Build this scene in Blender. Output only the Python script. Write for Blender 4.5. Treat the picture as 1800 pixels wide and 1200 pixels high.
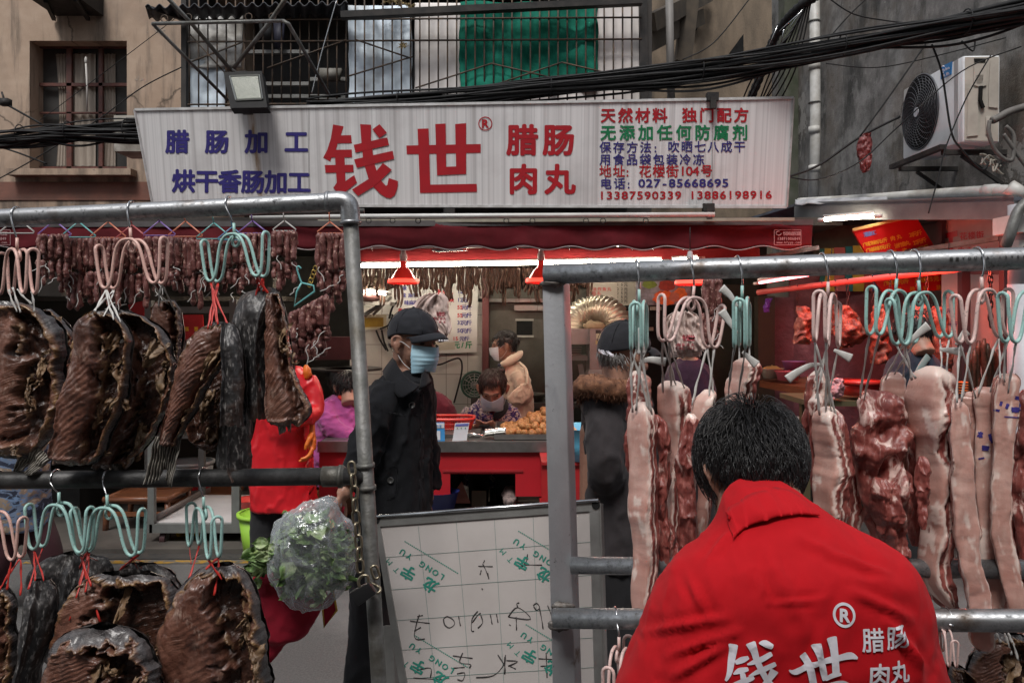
import bpy,bmesh,math,random
from mathutils import Vector,Matrix,noise
from mathutils.bvhtree import BVHTree
random.seed(7)
SC = bpy.context.scene
COL = SC.collection
for _o in list(bpy.data.objects):
 bpy.data.objects.remove(_o)
R = math.radians
# --- camera
FPX,CX,VH,CAMH = 1400.0,900.0,560.0,1.6
cam = bpy.data.objects.new('camera',bpy.data.cameras.new('camera'))
COL.objects.link(cam)
cam.location = (0,0,CAMH)
cam.rotation_euler = (R(90),0,0)
cam.data.sensor_width = 36
cam.data.lens = 28
cam.data.shift_y = -40 / 1800
cam.data.clip_start = 0.05
cam.data.clip_end = 500
SC.camera = cam
# --- sky
SUN_EL,SUN_ROT = 58,195
W = bpy.data.worlds.new("World")
SC.world = W
W.use_nodes = True
wn = W.node_tree
sky = wn.nodes.new('ShaderNodeTexSky')
sky.sky_type = 'NISHITA'
sky.sun_disc = False
sky.sun_elevation = R(SUN_EL)
sky.sun_rotation = R(SUN_ROT)
hs = wn.nodes.new('ShaderNodeHueSaturation')
hs.inputs['Saturation'].default_value = 0.25     # overcast: grey daylight
wn.links.new(sky.outputs[0],hs.inputs['Color'])
wn.links.new(hs.outputs[0],wn.nodes['Background'].inputs[0])
wn.nodes['Background'].inputs[1].default_value = 0.1
# --- sun (behind thin cloud)
sl = bpy.data.lights.new('sun','SUN')
sl.energy = 1.5
sl.angle = R(18)
sl.color = (1.0,0.96,0.92)
so = bpy.data.objects.new('sun',sl)
COL.objects.link(so)
so.rotation_euler = (R(90 - SUN_EL),0,R(-15))
# --- exposure
SC.view_settings.view_transform = 'Standard'
SC.view_settings.look = 'None'
SC.view_settings.exposure = 0.95
SC.view_settings.gamma = 1
SC.cycles.max_bounces = 6
SC.cycles.transparent_max_bounces = 12
def P(u,v,Y):
 """photo pixel (1800x1200) at real depth Y -> world point"""
 return Vector(((u - CX) * Y / FPX,Y,CAMH - (v - VH) * Y / FPX))
def L2(a,b,t):
 return a + (b - a) * t
def sm(a,b,x):
 t = max(0.,min(1.,(x - a) / ((b - a) or 1e-9)))
 return t * t * (3 - 2 * t)
def fbm(p,o=4):
 return noise.fractal(p,1.0,2.0,o)
def interp(tab,t):
 """rows (key, vals...) -> interpolated at key t, Catmull-Rom"""
 n = len(tab)
 if t <= tab[0][0]:
  return list(tab[0][1:])
 if t >= tab[-1][0]:
  return list(tab[-1][1:])
 for i in range(n - 1):
  if tab[i][0] <= t <= tab[i + 1][0]:
   break
 a = tab[max(0,i - 1)]; b = tab[i]; c = tab[i + 1]; d = tab[min(n - 1,i + 2)]
 x = (t - b[0]) / (c[0] - b[0])
 out = []
 for k in range(1,len(b)):
  m1 = (c[k] - a[k]) / max(1e-6,c[0] - a[0]) * (c[0] - b[0])
  m2 = (d[k] - b[k]) / max(1e-6,d[0] - b[0]) * (c[0] - b[0])
  x2,x3 = x * x,x * x * x
  out.append((2 * x3 - 3 * x2 + 1) * b[k] + (x3 - 2 * x2 + x) * m1 + (-2 * x3 + 3 * x2) * c[k] + (x3 - x2) * m2)
 return out
def smooth_path(pts,n=6,closed=False):
 pts = [Vector(p) for p in pts]
 m = len(pts)
 out = []
 for i in range(m if closed else m - 1):
  if closed:
   a,b,c,d = pts[i - 1],pts[i],pts[(i + 1) % m],pts[(i + 2) % m]
  else:
   a,b,c,d = pts[max(0,i - 1)],pts[i],pts[i + 1],pts[min(m - 1,i + 2)]
  for k in range(n):
   x = k / n
   out.append(0.5 * ((2 * b) + (c - a) * x + (2 * a - 5 * b + 4 * c - d) * x * x + (3 * b - a - 3 * c + d) * x ** 3))
 if not closed:
  out.append(pts[-1])
 return out
# --- mesh builder
ORG = {}
PIECES = {'dark_side','back_panel','batten','joint','post','beam','inner_frame','bracket','ledge','brace','cable_tail','tie_wire','strap','clip','collar','wire_tie','slat_screen','roof_strut','rack','bars','corner_cap','leg','eye','eyebrow','frame','uprights','weld','seam','stretcher','valve_cover','handle_slot','ring','back_wall','holder','front_panel','trim_strip','ear_loop','seat_frame','stud','mark','wall','window','dark_room','string','torn_edge','string_end','stem','ink_stamp'}
class MB:
 def __init__(s):
  s.v = []; s.f = []; s.mi = []; s.at = {}; s.cm = 0
 def add(s,vs,fs,at=None):
  o = len(s.v)
  s.v += [Vector(p) for p in vs]
  for f in fs:
   s.f.append(tuple(i + o for i in f)); s.mi.append(s.cm)
  if at:
   for k,vals in at.items():
    l = s.at.setdefault(k,[])
    l += [0.] * (o - len(l))
    l += vals
  return s
 def tube(s,path,r,n=8,closed=False,cap=True,flat=None):
  path = [Vector(p) for p in path]
  m = len(path)
  rs = [r(i / max(1,m - 1)) for i in range(m)] if callable(r) else (list(r) if hasattr(r,'__len__') else [r] * m)
  T = []
  for i in range(m):
   a = path[i - 1] if (i > 0 or closed) else path[i]
   b = path[(i + 1) % m] if (i < m - 1 or closed) else path[i]
   d = b - a
   T.append(d.normalized() if d.length > 1e-9 else Vector((0,0,1)))
  up = Vector((0,0,1)) if abs(T[0].z) < .9 else Vector((0,1,0))
  if flat:
   up = Vector(flat[1])
  x = T[0].cross(up).normalized()
  vs = []
  for i in range(m):
   x = (x - T[i] * x.dot(T[i]))
   x = x.normalized() if x.length > 1e-6 else T[i].orthogonal().normalized()
   y = T[i].cross(x)
   k = flat[0] if flat else 1
   for j in range(n):
    a = 2 * math.pi * j / n
    vs.append(path[i] + x * (math.cos(a) * rs[i]) + y * (math.sin(a) * rs[i] * k))
  fs = []
  for i in range(m if closed else m - 1):
   i2 = (i + 1) % m
   for j in range(n):
    j2 = (j + 1) % n
    fs.append((i * n + j,i * n + j2,i2 * n + j2,i2 * n + j))
  if cap and not closed:
   fs.append(tuple(range(n))[::-1]); fs.append(tuple((m - 1) * n + j for j in range(n)))
  return s.add(vs,fs)
 def hexa(s,p):
  """8 corners: bottom/front quad then the opposite quad"""
  return s.add(p,[(0,3,2,1),(4,5,6,7),(0,1,5,4),(1,2,6,5),(2,3,7,6),(3,0,4,7)])
 def box(s,c,d,rz=0,M=None):
  c = Vector(c); hx,hy,hz = d[0] / 2,d[1] / 2,d[2] / 2
  q = Matrix.Rotation(rz,3,'Z') if M is None else M
  ps = [c + q @ Vector((x * hx,y * hy,z * hz)) for z in (-1,1) for x,y in ((-1,-1),(1,-1),(1,1),(-1,1))]
  return s.add(ps,[(0,3,2,1),(4,5,6,7),(0,1,5,4),(1,2,6,5),(2,3,7,6),(3,0,4,7)])
 def slabq(s,q,th):
  """quad of 4 world points (front face, around) thickened away from camera by th along its normal"""
  q = [Vector(p) for p in q]
  n = (q[1] - q[0]).cross(q[3] - q[0]).normalized()
  if n.dot(q[0] - cam.location) < 0:
   n = -n
  b = [p + n * th for p in q]
  return s.hexa(q + b)
 def beam(s,a,b,w,h,up=(0,0,1)):
  a,b = Vector(a),Vector(b)
  t = (b - a).normalized(); up = Vector(up)
  x = t.cross(up).normalized(); y = x.cross(t)
  qa = [a + x * (sx * w / 2) + y * (sy * h / 2) for sx,sy in ((-1,-1),(1,-1),(1,1),(-1,1))]
  qb = [p + (b - a) for p in qa]
  return s.hexa(qa + qb)
 def ell(s,c,r,seg=16,rings=10,M=None):
  c = Vector(c); r = (r,r,r) if not hasattr(r,'__len__') else r
  q = M or Matrix.Identity(3)
  vs = [c + q @ Vector((0,0,r[2]))]
  for i in range(1,rings):
   a = math.pi * i / rings
   for j in range(seg):
    b = 2 * math.pi * j / seg
    vs.append(c + q @ Vector((r[0] * math.sin(a) * math.cos(b),r[1] * math.sin(a) * math.sin(b),r[2] * math.cos(a))))
  vs.append(c + q @ Vector((0,0,-r[2])))
  fs = [(0,1 + j,1 + (j + 1) % seg) for j in range(seg)]
  for i in range(rings - 2):
   for j in range(seg):
    a = 1 + i * seg + j; b = 1 + i * seg + (j + 1) % seg
    fs.append((a,a + seg,b + seg,b))
  e = len(vs) - 1; o = 1 + (rings - 2) * seg
  fs += [(e,o + (j + 1) % seg,o + j) for j in range(seg)]
  return s.add(vs,fs)
 def lathe(s,prof,c,n=24,M=None,closed_top=False,arc=1.0):
  """prof: list of (r,z)"""
  c = Vector(c); q = M or Matrix.Identity(3)
  vs = []
  for r_,z in prof:
   for j in range(n):
    a = 2 * math.pi * j / n
    vs.append(c + q @ Vector((r_ * math.cos(a),r_ * math.sin(a),z)))
  fs = []
  for i in range(len(prof) - 1):
   for j in range(n):
    j2 = (j + 1) % n
    fs.append((i * n + j,i * n + j2,(i + 1) * n + j2,(i + 1) * n + j))
  return s.add(vs,fs)
 def grid(s,fn,nu,nv,at=None,closed_u=False):
  vs = []; av = {k: [] for k in (at or {})}
  for j in range(nv + 1):
   for i in range(nu + (0 if closed_u else 1)):
    u,v = i / nu,j / nv
    vs.append(fn(u,v))
    for k in av:
     av[k].append(at[k](u,v))
  w = nu if closed_u else nu + 1
  fs = []
  for j in range(nv):
   for i in range(nu):
    i2 = (i + 1) % w if closed_u else i + 1
    fs.append((j * w + i,j * w + i2,(j + 1) * w + i2,(j + 1) * w + i))
  return s.add(vs,fs,av if at else None)
 def poly(s,pts,n=None,th=0.0):
  """flat polygon, optionally given thickness along n"""
  pts = [Vector(p) for p in pts]
  m = len(pts)
  if not th:
   return s.add(pts,[tuple(range(m))])
  n = Vector(n).normalized() * th
  return s.add(pts + [p + n for p in pts],[tuple(range(m)),tuple(range(2 * m - 1,m - 1,-1))] + [(i,(i + 1) % m,m + (i + 1) % m,m + i) for i in range(m)])
 def disp(s,fn):
  """move verts by fn(co, normal)"""
  me = s.mesh_tmp()
  ns = [v.normal.copy() for v in me.vertices]
  bpy.data.meshes.remove(me)
  s.v = [c + fn(c,n) for c,n in zip(s.v,ns)]
  return s
 def mesh_tmp(s):
  me = bpy.data.meshes.new('m')
  me.from_pydata([tuple(c) for c in s.v],[],s.f)
  me.update()
  return me
 def remesh(s,vox,smooth=4,fac=.5):
  me = s.mesh_tmp()
  ob = bpy.data.objects.new('t',me)
  COL.objects.link(ob)
  m = ob.modifiers.new('r','REMESH'); m.mode = 'VOXEL'; m.voxel_size = vox
  if smooth:
   m2 = ob.modifiers.new('s','SMOOTH'); m2.iterations = smooth; m2.factor = fac
  dg = bpy.context.evaluated_depsgraph_get()
  dg.update()
  e = bpy.data.meshes.new_from_object(ob.evaluated_get(dg))
  s.v = [v.co.copy() for v in e.vertices]
  s.f = [tuple(p.vertices) for p in e.polygons]
  s.mi = [0] * len(s.f); s.at = {}
  bpy.data.objects.remove(ob); bpy.data.meshes.remove(me); bpy.data.meshes.remove(e)
  return s
 def islands(s):
  par = list(range(len(s.v)))
  def find(x):
   while par[x] != x: par[x] = par[par[x]]; x = par[x]
   return x
  for f in s.f:
   for i in f[1:]: par[find(i)] = find(f[0])
  gr = {}
  for f in s.f: gr.setdefault(find(f[0]),[]).append(f)
  out = []
  for fs in gr.values():
   ids = sorted({i for f in fs for i in f}); mp = {a: b for b,a in enumerate(ids)}
   m = MB(); m.add([s.v[i] for i in ids],[tuple(mp[i] for i in f) for f in fs]); out.append(m)
  return out
 def build(s,name,mat,parent=None,smooth=True,local=False,auto=None,org=None):
  if parent is not None and name in PIECES:
   isl = s.islands()
   if 1 < len(isl) < 60 and org is None:
    return [m.build(name,mat,parent,smooth,local,auto,1) for m in isl][-1]
  if local:
   o = Vector((0,0,0))
  elif parent is not None:
   o = ORG[parent.name]
  elif org is not None:
   o = Vector(org)
  else:
   xs = [c.x for c in s.v]; ys = [c.y for c in s.v]; zs = [c.z for c in s.v]
   o = Vector(((min(xs) + max(xs)) / 2,(min(ys) + max(ys)) / 2,min(zs)))
  me = bpy.data.meshes.new(name)
  me.from_pydata([tuple(c - o) for c in s.v],[],s.f)
  mats = mat if isinstance(mat,(list,tuple)) else [mat]
  for m in mats:
   me.materials.append(m)
  if len(mats) > 1:
   me.polygons.foreach_set('material_index',s.mi)
  for k,vals in s.at.items():
   vals = vals + [0.] * (len(s.v) - len(vals))
   me.attributes.new(k,'FLOAT','POINT').data.foreach_set('value',vals)
  me.update()
  bm = bmesh.new(); bm.from_mesh(me)
  bmesh.ops.recalc_face_normals(bm,faces=bm.faces)
  bm.to_mesh(me); bm.free()
  if smooth:
   me.shade_smooth()
   if auto is not None:
    me.set_sharp_from_angle(angle=R(auto))
  ob = bpy.data.objects.new(name,me)
  COL.objects.link(ob)
  if parent is not None:
   ob.parent = parent
   ORG[ob.name] = o
  else:
   ob.location = o
   ORG[ob.name] = o
  return ob
def bevel(ob,w,seg=2):
 me = ob.data
 bm = bmesh.new(); bm.from_mesh(me)
 bmesh.ops.bevel(bm,geom=[e for e in bm.edges],offset=w,segments=seg,affect='EDGES',profile=.6)
 bm.to_mesh(me); bm.free()
 me.shade_smooth(); me.set_sharp_from_angle(angle=R(50))
 return ob
def tag(o,label,cat,group=None,kind=None):
 if label: o['label'] = label
 if cat: o['category'] = cat
 if group: o['group'] = group
 if kind: o['kind'] = kind
 return o
def thing(name,label,cat,loc,group=None,rz=0):
 o = bpy.data.objects.new(name,None)
 o.empty_display_size = .05
 COL.objects.link(o)
 o.location = loc
 o.rotation_euler = (0,0,rz)
 ORG[o.name] = Vector(loc)
 return tag(o,label,cat,group)
def lab(o,l):
 o['label'] = l
 return o
def structure(mb,name,mat,**k):
 o = mb.build(name,mat,**k)
 o['kind'] = 'structure'
 return o
def kids(o):
 return [c for c in bpy.data.objects if c.parent == o]
def dup(o,parent=None):
 c = o.copy(); COL.objects.link(c)
 if parent is not None: c.parent = parent
 ORG[c.name] = ORG[o.name]
 for k in kids(o):
  if k.name != c.name: dup(k,c)
 return c
# --- materials
class NT:
 def __init__(s,name,rough=.6,metal=0,spec=.5):
  s.m = bpy.data.materials.new(name); s.m.use_nodes = True
  s.t = s.m.node_tree
  s.b = s.t.nodes['Principled BSDF']
  s.b.inputs['Roughness'].default_value = rough
  s.b.inputs['Metallic'].default_value = metal
  s.b.inputs['Specular IOR Level'].default_value = spec
  s.co = s.n('TexCoord').outputs['Object']
 def n(s,t):
  return s.t.nodes.new('ShaderNode' + t)
 def put(s,sock,val):
  if hasattr(val,'is_output'):
   s.t.links.new(val,sock)
  elif isinstance(val,tuple) and len(val) == 3 and sock.type == 'RGBA':
   sock.default_value = (*val,1)
  else:
   sock.default_value = val
 def scale(s,sc,vec=None,rot=None):
  m = s.n('Mapping')
  s.put(m.inputs[0],vec or s.co)
  m.inputs['Scale'].default_value = sc
  if rot: m.inputs['Rotation'].default_value = rot
  return m.outputs[0]
 def noise(s,sc,vec=None,det=6,rough=.6,dist=0):
  x = s.n('TexNoise')
  s.put(x.inputs['Vector'],vec or s.co)
  x.inputs['Scale'].default_value = sc; x.inputs['Detail'].default_value = det
  x.inputs['Roughness'].default_value = rough; x.inputs['Distortion'].default_value = dist
  return x.outputs[0]
 def voro(s,sc,vec=None,feat='F1',out=0):
  x = s.n('TexVoronoi'); x.feature = feat
  s.put(x.inputs['Vector'],vec or s.co)
  x.inputs['Scale'].default_value = sc
  return x.outputs[out]
 def wave(s,sc,vec=None,dist=0,dirn='X',det=2):
  x = s.n('TexWave'); x.bands_direction = dirn
  s.put(x.inputs['Vector'],vec or s.co)
  x.inputs['Scale'].default_value = sc; x.inputs['Distortion'].default_value = dist; x.inputs['Detail'].default_value = det
  return x.outputs['Fac']
 def ramp(s,fac,stops,interp='LINEAR'):
  x = s.n('ValToRGB'); x.color_ramp.interpolation = interp
  e = x.color_ramp.elements
  while len(e) < len(stops): e.new(.5)
  for el,(p,c) in zip(e,stops):
   el.position = p
   el.color = (*c,1) if hasattr(c,'__len__') else (c,c,c,1)
  s.put(x.inputs[0],fac)
  return x.outputs[0]
 def mix(s,f,a,b,mode='MIX'):
  x = s.n('Mix'); x.data_type = 'RGBA'; x.blend_type = mode
  s.put(x.inputs[0],f); s.put(x.inputs[6],a); s.put(x.inputs[7],b)
  return x.outputs[2]
 def math(s,op,a,b=0.):
  x = s.n('Math'); x.operation = op
  s.put(x.inputs[0],a); s.put(x.inputs[1],b)
  return x.outputs[0]
 def attr(s,name):
  x = s.n('Attribute'); x.attribute_name = name
  return x.outputs['Fac']
 def sep(s,vec=None):
  x = s.n('SeparateXYZ'); s.put(x.inputs[0],vec or s.co)
  return x.outputs
 def col(s,c):
  s.put(s.b.inputs['Base Color'],c); return s
 def rough(s,r):
  s.put(s.b.inputs['Roughness'],r); return s
 def bump(s,h,strength=.4,dist=.01):
  x = s.n('Bump')
  s.put(x.inputs['Height'],h)
  x.inputs['Strength'].default_value = strength; x.inputs['Distance'].default_value = dist
  s.t.links.new(x.outputs[0],s.b.inputs['Normal'])
  return s
def mat(name,c,c2=None,sc=6,rough=.6,metal=0,bump=0,bsc=None,lo=.35,hi=.65,spec=.5,stretch=None,bd=.005,dirt=None):
 k = NT(name,rough,metal,spec)
 vec = k.scale(stretch) if stretch else None
 if c2 is None:
  c2 = tuple(x * .82 for x in c)
 nz = k.noise(sc,vec)
 base = k.ramp(nz,[(lo,c),(hi,c2)])
 if dirt:
  n2 = k.noise(sc * .23,vec,det=8)
  base = k.mix(k.ramp(n2,[(.5,0.),(.68,1.)]),base,dirt)
 k.col(base)
 if bump:
  k.bump(k.noise(bsc or sc * 6),bump,bd)
 return k.m
def emit(name,c,st):
 k = NT(name)
 k.b.inputs['Base Color'].default_value = (*c,1)
 k.b.inputs['Emission Color'].default_value = (*c,1)
 k.b.inputs['Emission Strength'].default_value = st
 return k.m
def fabric(name,c,c2=None,weave=900,wr=.35,fuzz=.06):
 k = NT(name,.85,0,.25)
 c2 = c2 or tuple(x * .75 for x in c)
 k.col(k.mix(k.ramp(k.noise(7),[(.35,0.),(.65,1.)]),c,c2))
 w = k.noise(weave * .4,det=2)
 f = k.noise(16,det=4)
 h = k.math('ADD',k.math('MULTIPLY',w,.25),f)
 k.bump(h,wr,.006)
 k.b.inputs['Sheen Weight'].default_value = fuzz
 k.b.inputs['Sheen Roughness'].default_value = .5
 return k.m
# --- lettering
GL = {}
def glyph(ch):
 if ch not in GL:
  cu = bpy.data.curves.new('g','FONT'); cu.body = ch; cu.size = 1; cu.align_x = 'CENTER'; cu.resolution_u = 3
  ob = bpy.data.objects.new('g',cu); COL.objects.link(ob)
  dg = bpy.context.evaluated_depsgraph_get(); dg.update()
  me = bpy.data.meshes.new_from_object(ob.evaluated_get(dg))
  GL[ch] = ([(v.co.x,v.co.y - (.38 if ord(ch) > 255 else .35)) for v in me.vertices],[tuple(p.vertices) for p in me.polygons])
  bpy.data.objects.remove(ob); bpy.data.curves.remove(cu); bpy.data.meshes.remove(me)
 return GL[ch]
def put_glyph(mb,ch,c,ex,ey,n,bold=0.0,lift=.002):
 """ex, ey are em vectors; n points to the viewer"""
 vs,fs = glyph(ch)
 offs = [(0,0)] if not bold else [(0,0)] + [(bold * math.cos(a),bold * math.sin(a)) for a in [k * math.pi / 4 for k in range(8)]]
 for i,(dx,dy) in enumerate(offs):
  mb.add([c + ex * (x + dx) + ey * (y + dy) + n * (lift + i * .00012) for x,y in vs],fs)
class Lines(MB):
 """every written line becomes a mesh of its own"""
 def __init__(s):
  super().__init__(); s.lines = []
 def line(s,v):
  for k,m in s.lines:
   if abs(k - v) < 4: return m
  s.lines.append((v,MB())); return s.lines[-1][1]
class Plane:
 def __init__(s,tl,tr,bl):
  s.p = Vector(tl)
  s.n = (Vector(tr) - s.p).cross(Vector(bl) - s.p).normalized()
  if s.n.dot(cam.location - s.p) < 0: s.n = -s.n
 def at(s,u,v,lift=0):
  d = Vector(((u - CX) / FPX,1,(VH - v) / FPX))
  t = (s.p + s.n * lift - cam.location).dot(s.n) / d.dot(s.n)
  return cam.location + d * t
 def write(s,mb,text,u0,u1,v,size,bold=.02,v1=None,wx=1.0,lift=.002,rot=0):
  if hasattr(mb,'lines'): mb = mb.line(v)
  """characters centred evenly from u0 to u1 (spaces skipped), size = em in photo pixels"""
  v1 = v if v1 is None else v1
  m = len(text)
  for i,ch in enumerate(text):
   if ch == ' ': continue
   t = i / (m - 1) if m > 1 else 0
   u,w = u0 + (u1 - u0) * t,v + (v1 - v) * t
   c = s.at(u,w)
   a = math.atan2(v1 - v,max(1,u1 - u0)) if m > 1 else 0
   a += rot
   ca,sa = math.cos(a),math.sin(a)
   ex = s.at(u + size * ca * wx,w + size * sa * wx) - c
   ey = s.at(u + size * sa,w - size * ca) - c
   put_glyph(mb,ch,c,ex,ey,s.n,bold,lift)
 def quad(s,pts,lift=0):
  return [s.at(u,v,lift) for u,v in pts]
# --- shared materials
GALV = NT('galvanised',.38,.85)
_n = GALV.noise(60,GALV.scale((1,1,1)),det=8,rough=.7)
_n2 = GALV.noise(9,det=5)
_c = GALV.ramp(_n,[(.3,(.07,.07,.075)),(.42,(.26,.27,.28)),(.7,(.44,.45,.47))])
GALV.col(GALV.mix(GALV.ramp(_n2,[(.56,0.),(.7,.7)]),_c,(.12,.08,.05)))
GALV.rough(GALV.ramp(_n,[(.3,.7),(.6,.33)])).bump(_n,.25,.002)
GALV = GALV.m
OLDPIPE = mat('dull steel',(.2,.2,.195),(.11,.11,.1),22,.55,.55,.35,120,dirt=(.07,.06,.045))
DARKPIPE = mat('blackened steel',(.035,.035,.035),(.075,.075,.075),26,.5,.5,.3,100)
WIREM = mat('bright wire',(.55,.56,.57),None,30,.25,1.0)
BLACKRUB = mat('black cable',(.008,.008,.009),(.018,.018,.018),20,.6,spec=.25)
WHITEP = mat('white plastic pipe',(.55,.55,.53),(.42,.41,.38),9,.5,dirt=(.2,.18,.15))
DARKM = mat('dark metal',(.022,.022,.022),(.045,.04,.037),12,.65,.2,.2,spec=.25)
BLACK = mat('black',(.006,.006,.006),(.011,.011,.011),10,.8,spec=.15)
RUSTY = mat('rusty bar',(.05,.045,.04),(.11,.07,.045),25,.7,.4,.2)
REDPAINT = mat('red board',(.38,.012,.015),(.26,.01,.012),4,.5)
WHITEM = mat('white painted',(.62,.62,.6),(.5,.5,.48),5,.5)
STEEL = mat('stainless',(.3,.3,.29),(.2,.2,.19),7,.32,.8,.1,30)
WOOD = mat('brown wood',(.17,.06,.025),(.1,.035,.016),9,.42,0,.15,40,stretch=(1,1,8))
INKRED = mat('red ink',(.42,.012,.02),(.36,.012,.02),9,.5)
INKBLUE = mat('blue ink',(.03,.025,.16),(.04,.03,.2),9,.5)
INKGREEN = mat('green ink',(.01,.2,.08),(.01,.16,.06),9,.5)
INKBLACK = mat('black ink',(.02,.02,.02),None,9,.6)
INKYEL = mat('yellow ink',(.75,.42,.03),None,9,.5)
INKWHITE = mat('white print',(.72,.7,.74),(.6,.57,.63),40,.8)
# --- ground
k = NT('asphalt',.82)
a1 = k.noise(90,det=8,rough=.75); a2 = k.noise(1.1,det=7); a3 = k.noise(260,det=2)
c = k.ramp(a1,[(.3,(.045,.045,.045)),(.7,(.12,.118,.115))])
c = k.mix(k.ramp(a2,[(.45,0.),(.62,.75)]),c,(.16,.158,.155))
c = k.mix(k.ramp(k.noise(3.2,det=8),[(.6,0.),(.72,.6)]),c,(.04,.038,.035))
k.col(c).bump(a3,.5,.006)
ASPH = k.m
mb = MB(); mb.add([(-40,-30,0),(40,-30,0),(40,60,0),(-40,60,0)],[(0,1,2,3)])
structure(mb,'ground',ASPH,smooth=False)
mb = MB()
for i in range(9):
 x0 = -4.2 + i * .42; mb.box((x0 + .2,5.42,.004),(.4,.26,.008))
structure(mb,'kerb',mat('drain grate',(.03,.03,.03),(.05,.045,.04),14,.7),smooth=False)
k = NT('worn yellow paint',.7)
k.col(k.mix(k.ramp(k.noise(14,det=8),[(.45,0.),(.55,1.)]),(.3,.17,.02),(.1,.095,.085)))
mb = MB(); mb.add([(-3.2,5.2,.004),(-1.2,5.2,.004),(-1.2,5.27,.004),(-3.2,5.27,.004)],[(0,1,2,3)])
structure(mb,'road_marking',k.m,smooth=False)
OB = MB(); OB.box((0,-4.2,4.4),(34,.4,8.8))  # unseen building behind the camera, added to block low frontal sky light
for i in range(8):
 for z_ in (2.2,5.2): OB.box((-12 + i * 3.4,-3.97,z_),(1.3,.06,1.5))
tag(OB.build('unseen_building',mat('facing wall',(.2,.17,.14),(.13,.11,.09),3,.9),smooth=False),'plain brown unseen building across the lane, added to block low sky light','building')
# --- tan stucco building on the left
k = NT('tan stucco',.9,0,.2)
z = k.sep()[2]
st = k.noise(3.0,k.scale((3,3,.35)),det=8,rough=.65)
g = k.noise(1.3,det=8)
c = k.ramp(k.noise(5,det=8),[(.3,(.34,.245,.18)),(.7,(.44,.335,.255))])
c = k.mix(k.ramp(st,[(.5,0.),(.68,.85)]),c,(.13,.105,.085))
c = k.mix(k.ramp(g,[(.52,0.),(.7,.6)]),c,(.2,.16,.13))
low = k.ramp(k.math('MULTIPLY',z,1 / 6.),[(.46,(1,1,1)),(.52,(0,0,0))])
c = k.mix(k.math('MULTIPLY',low,k.ramp(k.noise(2.2,k.scale((3,1,1)),det=8),[(.42,0.),(.6,.8)])),c,(.09,.075,.065))
def cracks(k,c,sc,wd,dark,amt=.85):
 wv = k.n('VectorMath'); wv.operation = 'ADD'
 nn = k.n('TexNoise'); nn.inputs['Scale'].default_value = sc * 2.5; nn.inputs['Detail'].default_value = 6; k.put(nn.inputs['Vector'],k.co)
 mm = k.n('VectorMath'); mm.operation = 'SCALE'; mm.inputs['Scale'].default_value = .55 / sc
 k.put(mm.inputs[0],nn.outputs['Color']); k.put(wv.inputs[0],k.co); k.put(wv.inputs[1],mm.outputs[0])
 e = k.voro(sc,wv.outputs[0],'DISTANCE_TO_EDGE')
 msk = k.math('MULTIPLY',k.ramp(e,[(0.,1.),(wd,0.)]),k.ramp(k.noise(sc * .8,det=3),[(.48,0.),(.56,amt)]))
 return k.mix(msk,c,dark)
c = cracks(k,c,.8,.012,(.07,.055,.045))
pt_ = k.ramp(k.noise(.9,det=9,rough=.7),[(.62,0.),(.635,1.)])
c = k.mix(pt_,c,(.3,.25,.21))
k.col(c).bump(k.math('ADD',k.noise(170,det=3),pt_),.5,.006)
STUCCO = k.m
TB = thing('stucco_building','tan stained stucco building with a brown framed window, left of the sausage sign','building',(-4.6,7.1,0))
def xz(u,v,Y):
 p = P(u,v,Y); return p.x,p.z
Yb = 7.0
xl,zt = xz(52,72,Yb); xr,zb = xz(223,300,Yb)
mb = MB()
zlow = 2.3
mb.box(((-9 + xl) / 2,Yb + .15,(zlow + 7) / 2),(xl + 9,.3,7 - zlow))
XR = -2.35
mb.box(((xr + XR) / 2,Yb + .15,(zlow + 7) / 2),(XR - xr,.3,7 - zlow))
mb.box(((xl + xr) / 2,Yb + .15,(zt + 7) / 2),(xr - xl,.3,7 - zt))
mb.box(((xl + xr) / 2,Yb + .15,(zlow + zb) / 2),(xr - xl,.3,zb - zlow))
mb.box((XR - .15,Yb + 1.3,(zlow + 7) / 2),(.3,2,7 - zlow))
mb.build('wall',STUCCO,TB,smooth=False)
mb = MB(); mb.box((-5.5,Yb - .004,2.72),(7,.012,.16))
mb.build('paint_band',mat('old red band',(.2,.085,.06),(.12,.06,.045),7,.85,bump=.2),TB,smooth=False)
mb = MB(); mb.box(((xl + xr) / 2 - .02,Yb - .05,zb - .03),(xr - xl + .22,.14,.055)); mb.build('ledge',STUCCO,TB,smooth=False)
win = MB()
FRM = mat('brown window paint',(.13,.04,.028),(.075,.03,.024),18,.6,bump=.2)
for uu,w in ((57,.03),(116,.045),(172,.035),(221,.02)):
 x = xz(uu,0,Yb + .1)[0]; win.box((x,Yb + .16,(zt + zb) / 2),(w,.03,zt - zb))
for vv,w in ((78,.035),(146,.028),(196,.014),(294,.03)):
 zz = xz(0,vv,Yb + .1)[1]; win.box(((xl + xr) / 2,Yb + .158,zz),(xr - xl,.026,w))
WIN = win.build('window',FRM,TB,smooth=False)
gl = NT('dusty glass',.12,0,.6)
gl.col(gl.ramp(gl.noise(2.2,det=4),[(.35,(.035,.036,.036)),(.65,(.075,.072,.068))]))
DUSTY = gl.m
mb = MB(); mb.box(((xl + xr) / 2,Yb + .21,(zt + zb) / 2),(xr - xl,.01,zt - zb)); mb.build('pane',DUSTY,WIN,smooth=False)
CURT = mat('beige curtain',(.36,.31,.26),(.26,.22,.18),5,.9,stretch=(6,1,.3))
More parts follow.
